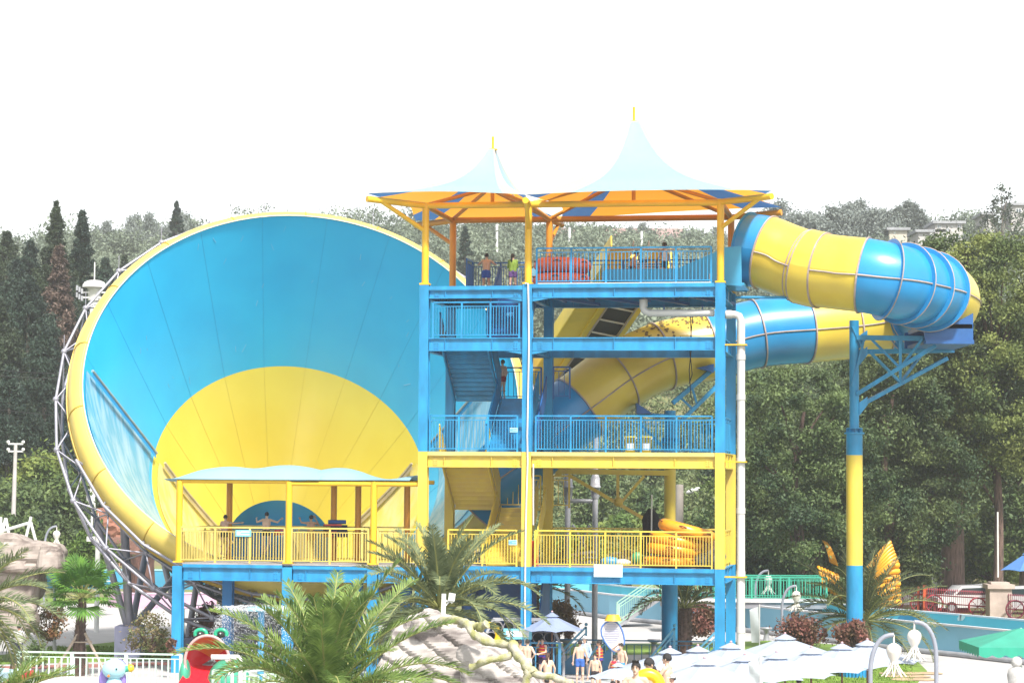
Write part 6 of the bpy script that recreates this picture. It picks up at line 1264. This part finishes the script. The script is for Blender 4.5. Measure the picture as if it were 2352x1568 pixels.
def person(label,loc,face,H=1.7,sk=0,la=((-.27,-.02,1.12),(-.26,.05,.86)),ra=((.27,-.02,1.12),(.26,.05,.86)),ll=((-.11,.02,.48),(-.12,-.02,.08)),rl=((.11,.02,.48),(.12,-.02,.08)),lean=0.,headturn=0.,bottom=('shorts',(.02,.02,.03)),top=None,hair='short',female=False,hat=None,leg=None,vest=None,extra=None,headtilt=0.):
    # local frame: x right, y forward, z up, for a 1.7 m figure; la/ra = (elbow, hand)
    t=thing('person',label,'person',loc); s=H/1.7; Rz=Matrix.Rotation(face,3,'Z'); org=Vector(loc)
    def bd(p):  # lean the upper body forward about the hips
        p=Vector(p)
        if p.z>.9 and lean: d=p-Vector((0,0,.92)); d=Matrix.Rotation(-lean,3,'X')@d; p=Vector((0,0,.92))+d
        return p
    def Q(p,b=True): return org+Rz@((bd(p) if b else Vector(p))*s)
    k=.92 if female else 1.; mb=MB()
    def C_(p,q,a,b,bp=True): cap(mb,Q(p,bp),Q(q,bp),a*s,b*s)
    sh=.175*k
    # torso
    mb.ell(Q((0,0,.93)),Rz@Vector((.155*s,0,0)),Rz@Vector((0,.105*s,0)),Z*.12*s,16,10); C_((-.05*k,0,.98),(-.07,0,1.28),.095,.105); C_((.05*k,0,.98),(.07,0,1.28),.095,.105)
    mb.ell(Q((0,.005,1.27)),Rz@Vector((.17*k*s,0,0)),Rz@Vector((0,.10*s,0)),Z*.15*s,16,10); C_((-sh+.02,0,1.385),(sh-.02,0,1.385),.055,.055); C_((0,0,1.38),(0,.012,1.50),.055,.05)
    if female: 
        for x in(-.07,.07): mb.sph(Q((x,.085,1.24)),.06*s,8,6)
    # arms
    for sd,(el,ha) in((-1,la),(1,ra)):
        S0=(sd*sh,0,1.375); C_(S0,el,.05*k,.038); C_(el,ha,.036,.026); e,h=Vector(el),Vector(ha); d=(h-e).normalized(); palm=h+d*.05; mb.ell(Q(palm),Rz@(d*.05*s),Rz@(d.orthogonal().normalized()*.036*s),Rz@(d.cross(d.orthogonal()).normalized()*.018*s),8,6)
        o1=Vector((0,1,0)).cross(d); o1=o1.normalized() if o1.length>.1 else Vector((1,0,0)); o2=d.cross(o1)
        for f in range(4):
            b0=palm+d*.035+o1*(-.03+.02*f); L=[.055,.07,.065,.05][f]; m1=b0+d*L*.6+o2*.01; C_(b0,m1,.0105,.010); C_(m1,m1+d*L*.45+o2*.02,.010,.009)
        C_(palm-d*.01+o1*.03,palm+d*.035+o1*.06,.0125,.010)
    # legs
    for sd,(kn,an) in((-1,ll),(1,rl)):
        hp=(sd*.088,0,.89); C_(hp,kn,.088,.056,False); C_(kn,an,.054,.034,False); kv,av=Vector(kn),Vector(an); m=kv.lerp(av,.3)+Vector((0,-.018,0)); mb.sph(Q(m,False),.057*s,8,6); a=Vector(an); C_(a+Vector((0,-.03,-.035)),a+Vector((sd*.02,.13,-.05)),.036,.028,False)
        for f in range(3): C_(a+Vector((sd*.02+(f-1)*.022,.13,-.055)),a+Vector((sd*.02+(f-1)*.024,.17,-.06)),.016,.013,False)
    # head
    hc=bd((0,.018,1.585)); Rh=Rz@Matrix.Rotation(headturn,3,'Z')@Matrix.Rotation(-headtilt,3,'X')
    def hq(p): return org+Rz@(hc*s)+Rh@(Vector(p)*s)
    mb.ell(hq((0,-.012,.018)),Rh@Vector((.077*s,0,0)),Rh@Vector((0,.094*s,0)),Rh@Vector((0,0,.094*s)),18,12); mb.ell(hq((0,.022,-.05)),Rh@Vector((.056*s,0,0)),Rh@Vector((0,.064*s,0)),Rh@Vector((0,0,.062*s)),14,10)
    cap(mb,hq((0,.08,.005)),hq((0,.102,-.028)),.010*s,.015*s,8); mb.sph(hq((0,.078,-.092)),.02*s,8,6)
    for x in(-.079,.079): mb.ell(hq((x,-.005,-.012)),Rh@Vector((.010*s,0,0)),Rh@Vector((0,.02*s,0)),Rh@Vector((0,0,.03*s)),8,6)
    mb.ell(hq((0,.080,-.058)),Rh@Vector((.024*s,0,0)),Rh@Vector((0,.010*s,0)),Rh@Vector((0,0,.011*s)),8,6)
    remesh(mb,.0115*s,'body',org,skin(sk),t)
    e=MB()
    for x in(-.03,.03): e.ell(hq((x,.077,.012)),Rh@Vector((.012*s,0,0)),Rh@Vector((0,.010*s,0)),Rh@Vector((0,0,.007*s)),8,6); e.bar(hq((x-.018,.083,.032)),hq((x+.018,.083,.032)),.008*s)
    mk('eye',e,M_eye,t)
    m_=MB(); m_.bar(hq((-.02,.091,-.058)),hq((.02,.091,-.058)),.005*s); mk('mouth',m_,cloth('lip',(.35,.10,.09)),t)
    # hair: shell over the skull
    hb=MB(); hm=M_hair if hair!='brown' else M_hairb; n=20; P_=[]
    for i in range(9):
        row=[]
        for j in range(n+1):
            a=2*math.pi*j/n; fr=max(0,math.sin(a)); low=-.55+.95*fr**1.5; ph=math.pi/2-(math.pi/2-low)*(i/8); rr_=1.13+.035*math.sin(a*9+i*2); row.append(hq((.077*rr_*math.cos(a)*math.cos(ph),-.012+.094*rr_*math.sin(a)*math.cos(ph),.020+.096*rr_*math.sin(ph))))
        P_.append(row)
    hb.grid(P_)
    if hair=='spiky':
        for i in range(26): a=i*2.4; q=hq((.05*math.cos(a),.03+.05*math.sin(a),.10)); hb.add([q+Rh@Vector((.015,0,0)),q-Rh@Vector((.015,0,0)),q+Rh@Vector((.01*math.cos(a),.03,.055*s))],[(0,1,2)])
    if hair in('pony','brown'): hb.tube([hq((0,-.10,.05)),hq((0,-.155,.02)),hq((0.01,-.15,-.10)),hq((.015,-.13,-.22)),hq((.01,-.12,-.30))],[.03*s,.04*s,.038*s,.028*s,.008*s],8)
    mk('hair',hb,hm,t)
    if bottom:
        kind,c=bottom; b=MB(); b.ell(Q((0,0,.93)),Rz@Vector((.17*s,0,0)),Rz@Vector((0,.12*s,0)),Z*.11*s,14,9)
        for sd,(kn,an) in((-1,ll),(1,rl)):
            h=Vector((sd*.088,0,.89)); f={'brief':.22,'shorts':.42,'long':.75}[kind]; q=h.lerp(Vector(kn),f); cap(b,Q(h,False),Q(q,False),.104*s,(.094 if kind!='long' else .085)*s)
        remesh(b,.02*s,'swim_shorts',org,cloth('bottom_%d'%hash(c),c) ,t)
    if leg:
        b=MB()
        for sd,(kn,an) in((-1,ll),(1,rl)): cap(b,Q((sd*.088,0,.80),False),Q(kn,False),.092*s,.062*s); cap(b,Q(kn,False),Q(Vector(an)+Vector((0,0,.05)),False),.060*s,.042*s)
        remesh(b,.02*s,'leggings',org,cloth('leg_%d'%hash(leg),leg),t)
    if top:
        kind,c=top; b=MB()
        if kind=='bikini': b.lathe([(.16*s,-.035*s),(.185*s,0),(.16*s,.035*s)],Q((0,.02,1.24)),18,X=Rz@Vector((1,0,0)),Y=Rz@Vector((0,.68,0))); mk('bikini_top',b,cloth('top_%d'%hash(c),c),t)
        else:
            b.ell(Q((0,.005,1.25)),Rz@Vector((.19*k*s,0,0)),Rz@Vector((0,.125*s,0)),Z*.18*s,16,10); cap(b,Q((-.06,0,.96)),Q((-.07,0,1.28)),.118*s,.12*s); cap(b,Q((.06,0,.96)),Q((.07,0,1.28)),.118*s,.12*s)
            if kind!='vest': cap(b,Q((-sh,0,1.385)),Q((sh,0,1.385)),.068*s,.068*s)
            else: cap(b,Q((-.10,0,1.395)),Q((.10,0,1.395)),.055*s,.055*s)
            if kind in('shirt','long_shirt'):
                for sd,(el,ha) in((-1,la),(1,ra)):
                    S0=Vector((sd*sh,0,1.375)); e_=Vector(el); cap(b,Q(S0),Q(S0.lerp(e_,.8 if kind=='shirt' else 1)),.064*s,.055*s)
                    if kind=='long_shirt': cap(b,Q(e_),Q(Vector(ha)),.052*s,.04*s)
            remesh(b,.02*s,'shirt' if kind!='vest' else 'vest',org,cloth('top_%d'%hash(c),c),t)
    if vest:
        b=MB()
        for z in(1.06,1.18,1.3): b.lathe([(.215*s,-.012*s),(.222*s,0),(.215*s,.012*s)],Q((0,.005,z)),16,X=Rz@Vector((1,0,0)),Y=Rz@Vector((0,.68,0)))
        mk('vest_strap',b,cloth('strap',(.8,.5,.03)),t)
        b=MB(); b.lathe([(.20*s,0),(.205*s,.10*s)],Q((0,0,.95)),16,X=Rz@Vector((1,0,0)),Y=Rz@Vector((0,.72,0))); mk('vest_panel',b,cloth('vestblue',(.05,.05,.35)),t)
    if hat: 
        b=MB(); b.lathe([(.092*s,.04*s),(.09*s,.10*s),(.06*s,.14*s),(0,.15*s)],hq((0,-.01,0)),16); b.lathe([(.085*s,.045*s),((.16 if hat[0]=='brim' else .11)*s,.035*s)],hq((0,.02,0)),18); mk('hat',b,cloth('hat_%d'%hash(hat[1]),hat[1]),t)
    return t
N0=0.; 
def pt(u,b,z): a,_=tab(u,600,b); return T(a,b,z)
fN=-PHI           # facing away from the viewer (towards +B)
UPARM=dict(la=((-.42,.12,1.30),(-.50,.30,1.44)),ra=((.42,.12,1.30),(.50,.30,1.44)))
LEANA=dict(la=((-.36,.12,1.24),(-.22,.34,1.38)),ra=((.36,.12,1.24),(.22,.34,1.38)))
def ptp(u,b,z):   # exact column for a point low on plane b
    a,_=tab(u,1240,b); return T(a,b,z)
person('man in black swim briefs leaning on the back railing, leftmost on the viewing platform',ptp(515,2.75,4.74),fN-.25,1.68,0,la=((-.30,.15,1.15),(-.2,.38,1.36)),ra=((.34,.2,1.36),(.55,.34,1.40)),rl=((.17,.10,.50),(.10,-.02,.08)),bottom=('brief',(.015,.015,.02)),lean=.1,headtilt=.15)
person('man in black swim briefs with both arms spread along the back railing, legs crossed',ptp(611,2.75,4.76),fN,1.80,2,**UPARM,rl=((.14,.04,.50),(-.02,-.08,.08)),bottom=('brief',(.012,.012,.018)),lean=.1)
person('swimmer in red trunks with raised hands half hidden behind a yellow post',ptp(714,2.7,4.7),fN+.4,1.74,1,la=((-.38,.1,1.40),(-.42,.22,1.52)),ra=((.34,.1,1.30),(.20,.15,1.56)),bottom=('shorts',(.55,.03,.04)),headturn=.5)
person('boy in blue trunks leaning on the railing at the left of the top deck',pt(1117,4.75,15.86),fN,1.74,0,**LEANA,bottom=('shorts',(.04,.12,.50)),lean=.12)
person('girl with a ponytail in a green hoodie and purple shorts on the top deck',pt(1178,4.2,15.86),fN+.2,1.64,0,la=((-.20,.12,1.12),(-.1,.25,1.25)),ra=((.20,.12,1.12),(.1,.25,1.25)),bottom=('shorts',(.14,.07,.25)),top=('long_shirt',(.22,.36,.05)),hair='pony',female=True,headturn=-.5)
person('dark haired person with bare shoulders behind the coral red rafts, left of two',pt(1262,4.0,15.86),fN+.6,1.52,1,bottom=('shorts',(.03,.03,.05)),lean=.15); person('long haired person behind the coral red rafts, right of two',pt(1291,4.2,15.86),fN,1.55,1,hair='pony',top=('vest',(.05,.05,.08)),bottom=('shorts',(.03,.03,.05)),female=True)
person('bare-chested attendant bending behind the orange raft in the launch trough',pt(1449,4.0,15.95),fN-1.4,1.66,1,la=((-.26,.12,1.05),(-.2,.3,.85)),ra=((.26,.12,1.05),(.2,.3,.85)),bottom=('shorts',(.03,.03,.05)),lean=.35,headtilt=.3)
person('attendant in a white sleeveless top standing in the launch trough',pt(1527,3.2,16.1),fN+1.2,1.72,3,la=((-.27,.1,1.12),(-.22,.25,.98)),ra=((.28,-.05,1.12),(.30,-.08,.85)),bottom=('shorts',(.02,.02,.04)),top=('vest',(.72,.68,.68)),headtilt=.3)
person('man in dark red trunks standing on the blue stair landing of the tower',T(*(lambda q:(q[0]+.05,4.9,11.4))(tab(1152,880,4.9))),fN+.9,1.66,0,la=((-.25,.15,1.15),(-.2,.35,1.2)),ra=((.26,.02,1.12),(.24,.1,.88)),bottom=('brief',(.35,.03,.04)),rl=((.10,.03,.48),(.10,.0,.08)))
# ground group (z=0) at about Y=93-98
def gp(u,Y): return PG(u,1560,Y)
person('bare-backed person with hands on hips in front of the pipe raft rack',gp(1211,94.5),fN-.2,1.74,2,la=((-.34,-.10,1.15),(-.18,.02,.98)),ra=((.34,-.10,1.15),(.18,.02,.98)),bottom=('shorts',(.55,.70,.72)))
person('dark head of a person half hidden behind the bare-backed one at the raft rack',gp(1194,95.6),fN,1.66,1,bottom=('shorts',(.03,.03,.05)))
person('boy in a red life vest raising a hand to his face beside the umbrella pole',gp(1246,96),fN+2.6,1.70,0,ra=((.30,.1,1.22),(.06,.18,1.50)),la=((-.24,.1,1.15),(-.1,.28,1.1)),bottom=('shorts',(.03,.02,.06)),top=('vest',(.60,.02,.06)),vest=1,headturn=.6)
person('girl with a long brown ponytail in a pale blue bikini seen from behind',gp(1258,88),fN+.4,1.68,2,bottom=('brief',(.35,.70,.80)),top=('bikini',(.35,.70,.82)),hair='brown',female=True,headturn=-.4)
person('boy in blue swim trunks with his back turned beside the man in a white cap',gp(1332,94.8),fN+.05,1.70,2,la=((-.25,-.02,1.12),(-.27,-.02,.86)),bottom=('shorts',(.05,.16,.55)))
person('attendant in a white cap, pale blue jacket and dark leggings among the swimmers',gp(1343,96.3),fN+2.9,1.74,0,la=((-.27,.02,1.12),(-.2,.1,.9)),bottom=('shorts',(.02,.02,.025)),leg=(.16,.17,.20),top=('long_shirt',(.42,.55,.80)),hat=('cap',(.80,.80,.78)))
person('man in a red life vest behind the boy in black trunks',gp(1377,94.2),fN+1.6,1.74,1,bottom=('shorts',(.03,.03,.06)),top=('vest',(.60,.03,.05)),vest=1)
person('boy facing the viewer in black trunks with a red side stripe',gp(1367,90.0),fN+3.0,1.52,2,bottom=('shorts',(.03,.02,.025)),ra=((.26,-.03,1.10),(.27,.02,.86)),la=((-.26,-.03,1.10),(-.27,.02,.86)))
person('man rubbing his head standing behind the white umbrella tip',gp(1427,92.6),fN+2.5,1.74,2,ra=((.42,.05,1.45),(.14,.05,1.62)),bottom=('shorts',(.05,.25,.5)))
person('child in a red and blue life vest seen from behind below the teardrop banner',gp(1411,90.8),fN-.4,1.42,0,bottom=('shorts',(.03,.03,.06)),top=('vest',(.50,.02,.06)),vest=1)
# raised terrace near the viewer carries the closest swimmers
mb=MB(); mb.bx((1.2,38,0),(5.2,49,2.85)); mb.bx((1.2,49.004,0),(6.6,56,2.35)); mb.bx((1.2,56.004,0),(7.8,66,1.95)); struct('pool_deck',mb,M_pave)
def nb(u,vt,Y,zb,H): p=W(u,vt,Y); return Vector((p.x,Y,p.z-H*1.0)),H
def near(label,u,vt,Y,zb,face,sk,**k):
    p=W(u,vt,Y); H=p.z-zb; person(label,Vector((p.x,Y,zb)),face,H,sk,**k)
near('spiky haired young man facing the viewer, nearest in the bottom row',1461,1519,45,2.85,fN+3.1,2,hair='spiky',bottom=('shorts',(.1,.1,.3)),ra=((.30,.1,1.15),(.10,.28,1.28)))
near('man with short hair looking down beside the yellow swim ring',1493,1511,50.5,2.35,fN+2.3,2,bottom=('shorts',(.1,.1,.3)),headtilt=.5)
near('girl with a dark ponytail between the man and the yellow swim ring',1500,1528,54,2.35,fN+.6,0,hair='pony',bottom=('shorts',(.3,.1,.2)),top=('vest',(.75,.72,.70)),female=True)
near('bare man facing left with hands raised to his chest, right of the swim ring',1533,1500,58,1.95,fN+1.3,2,bottom=('shorts',(.1,.2,.4)),la=((-.22,.12,1.2),(-.05,.3,1.35)),ra=((.22,.14,1.2),(.05,.3,1.35)))
near('person in a magenta shirt and a white brimmed hat at the bottom edge',1546,1549,55,2.35,fN+1.8,0,bottom=('shorts',(.1,.1,.1)),top=('shirt',(.50,.01,.22)),hat=('brim',(.80,.80,.76)))
c=W(1488,1574,49.5); solo('swim_ring',MB().lathe([(.24+.12*math.cos(a),.12*math.sin(a)) for a in np.linspace(0,2*math.pi,13)],c,28,X=Vector((1,0,0)),Y=Z,Zx=Vector((0,1,0))),bpy.data.materials['ring_yellow'],'yellow swim ring held by the men at the bottom edge','swim ring',c)
for i,(u,v,Y,l,hr) in enumerate(((1238,1549,80,'dark haired head behind the log rail, leftmost at the bottom edge','short'),(1256,1556,78,'short haired boy below the log rail, second at the bottom edge','short'),(1283,1547,80,'boy facing the viewer at the end of the log rail','short'),(1408,1563,76,'top of a black haired head at the bottom edge left of the spiky haired man','short'),(1835,1556,78,'dark haired head at the bottom edge under the umbrellas','short'))):
    p=W(u,v,Y); person(l,Vector((p.x,Y,0)),fN+(2.9 if i in(2,) else .5),max(1.2,p.z) ,0,bottom=('shorts',(.1,.1,.3)))
person('man in a purple shirt walking in front of the pale channel wall',G(1821,1487),fN+1.0,1.70,1,bottom=('long',(.05,.05,.08)),leg=(.04,.04,.06),top=('shirt',(.22,.05,.22)),headturn=.4)
person('man in a white shirt seen from behind on the left paving, hands at his waist',G(42,1528),fN,1.74,1,la=((-.36,-.02,1.14),(-.25,.1,1.02)),ra=((.36,-.02,1.14),(.25,.1,1.02)),bottom=('long',(.03,.03,.10)),leg=(.03,.03,.08),top=('shirt',(.70,.68,.70)))
for i,(u,v,l) in enumerate(((236,1290,'leftmost bather behind the blue pool wall on the left'),(249,1287,'middle bather with folded arms behind the blue pool wall'),(269,1281,'tallest bather standing apart, right behind the blue pool wall'))):
    p=W(u,v,165); person(l,Vector((p.x,165,.85)),fN+2.6,max(1.4,p.z-.85),1,bottom=('shorts',(.03,.03,.05)),la=((-.25,.1,1.12),(-.05,.2,1.1)) if i==1 else ((-.27,-.02,1.12),(-.26,.05,.86)))
# ================= HAZE =================
hb=MB().bx((-760,-32,-1.5),(760,760,140)); hm=bpy.data.materials.new('haze_air'); hm.use_nodes=True; n=hm.node_tree; n.nodes.clear(); ou=n.nodes.new('ShaderNodeOutputMaterial'); pv_=n.nodes.new('ShaderNodeVolumePrincipled')
pv_.inputs['Color'].default_value=(.93,.95,1,1); pv_.inputs['Density'].default_value=0.0003; pv_.inputs['Anisotropy'].default_value=.2; n.links.new(pv_.outputs[0],ou.inputs['Volume'])
o=mk('haze',hb,hm); o['kind']='stuff'
# unique readable names already set; report
print('objects',len(bpy.data.objects),'verts',sum(len(m.vertices) for m in bpy.data.meshes))
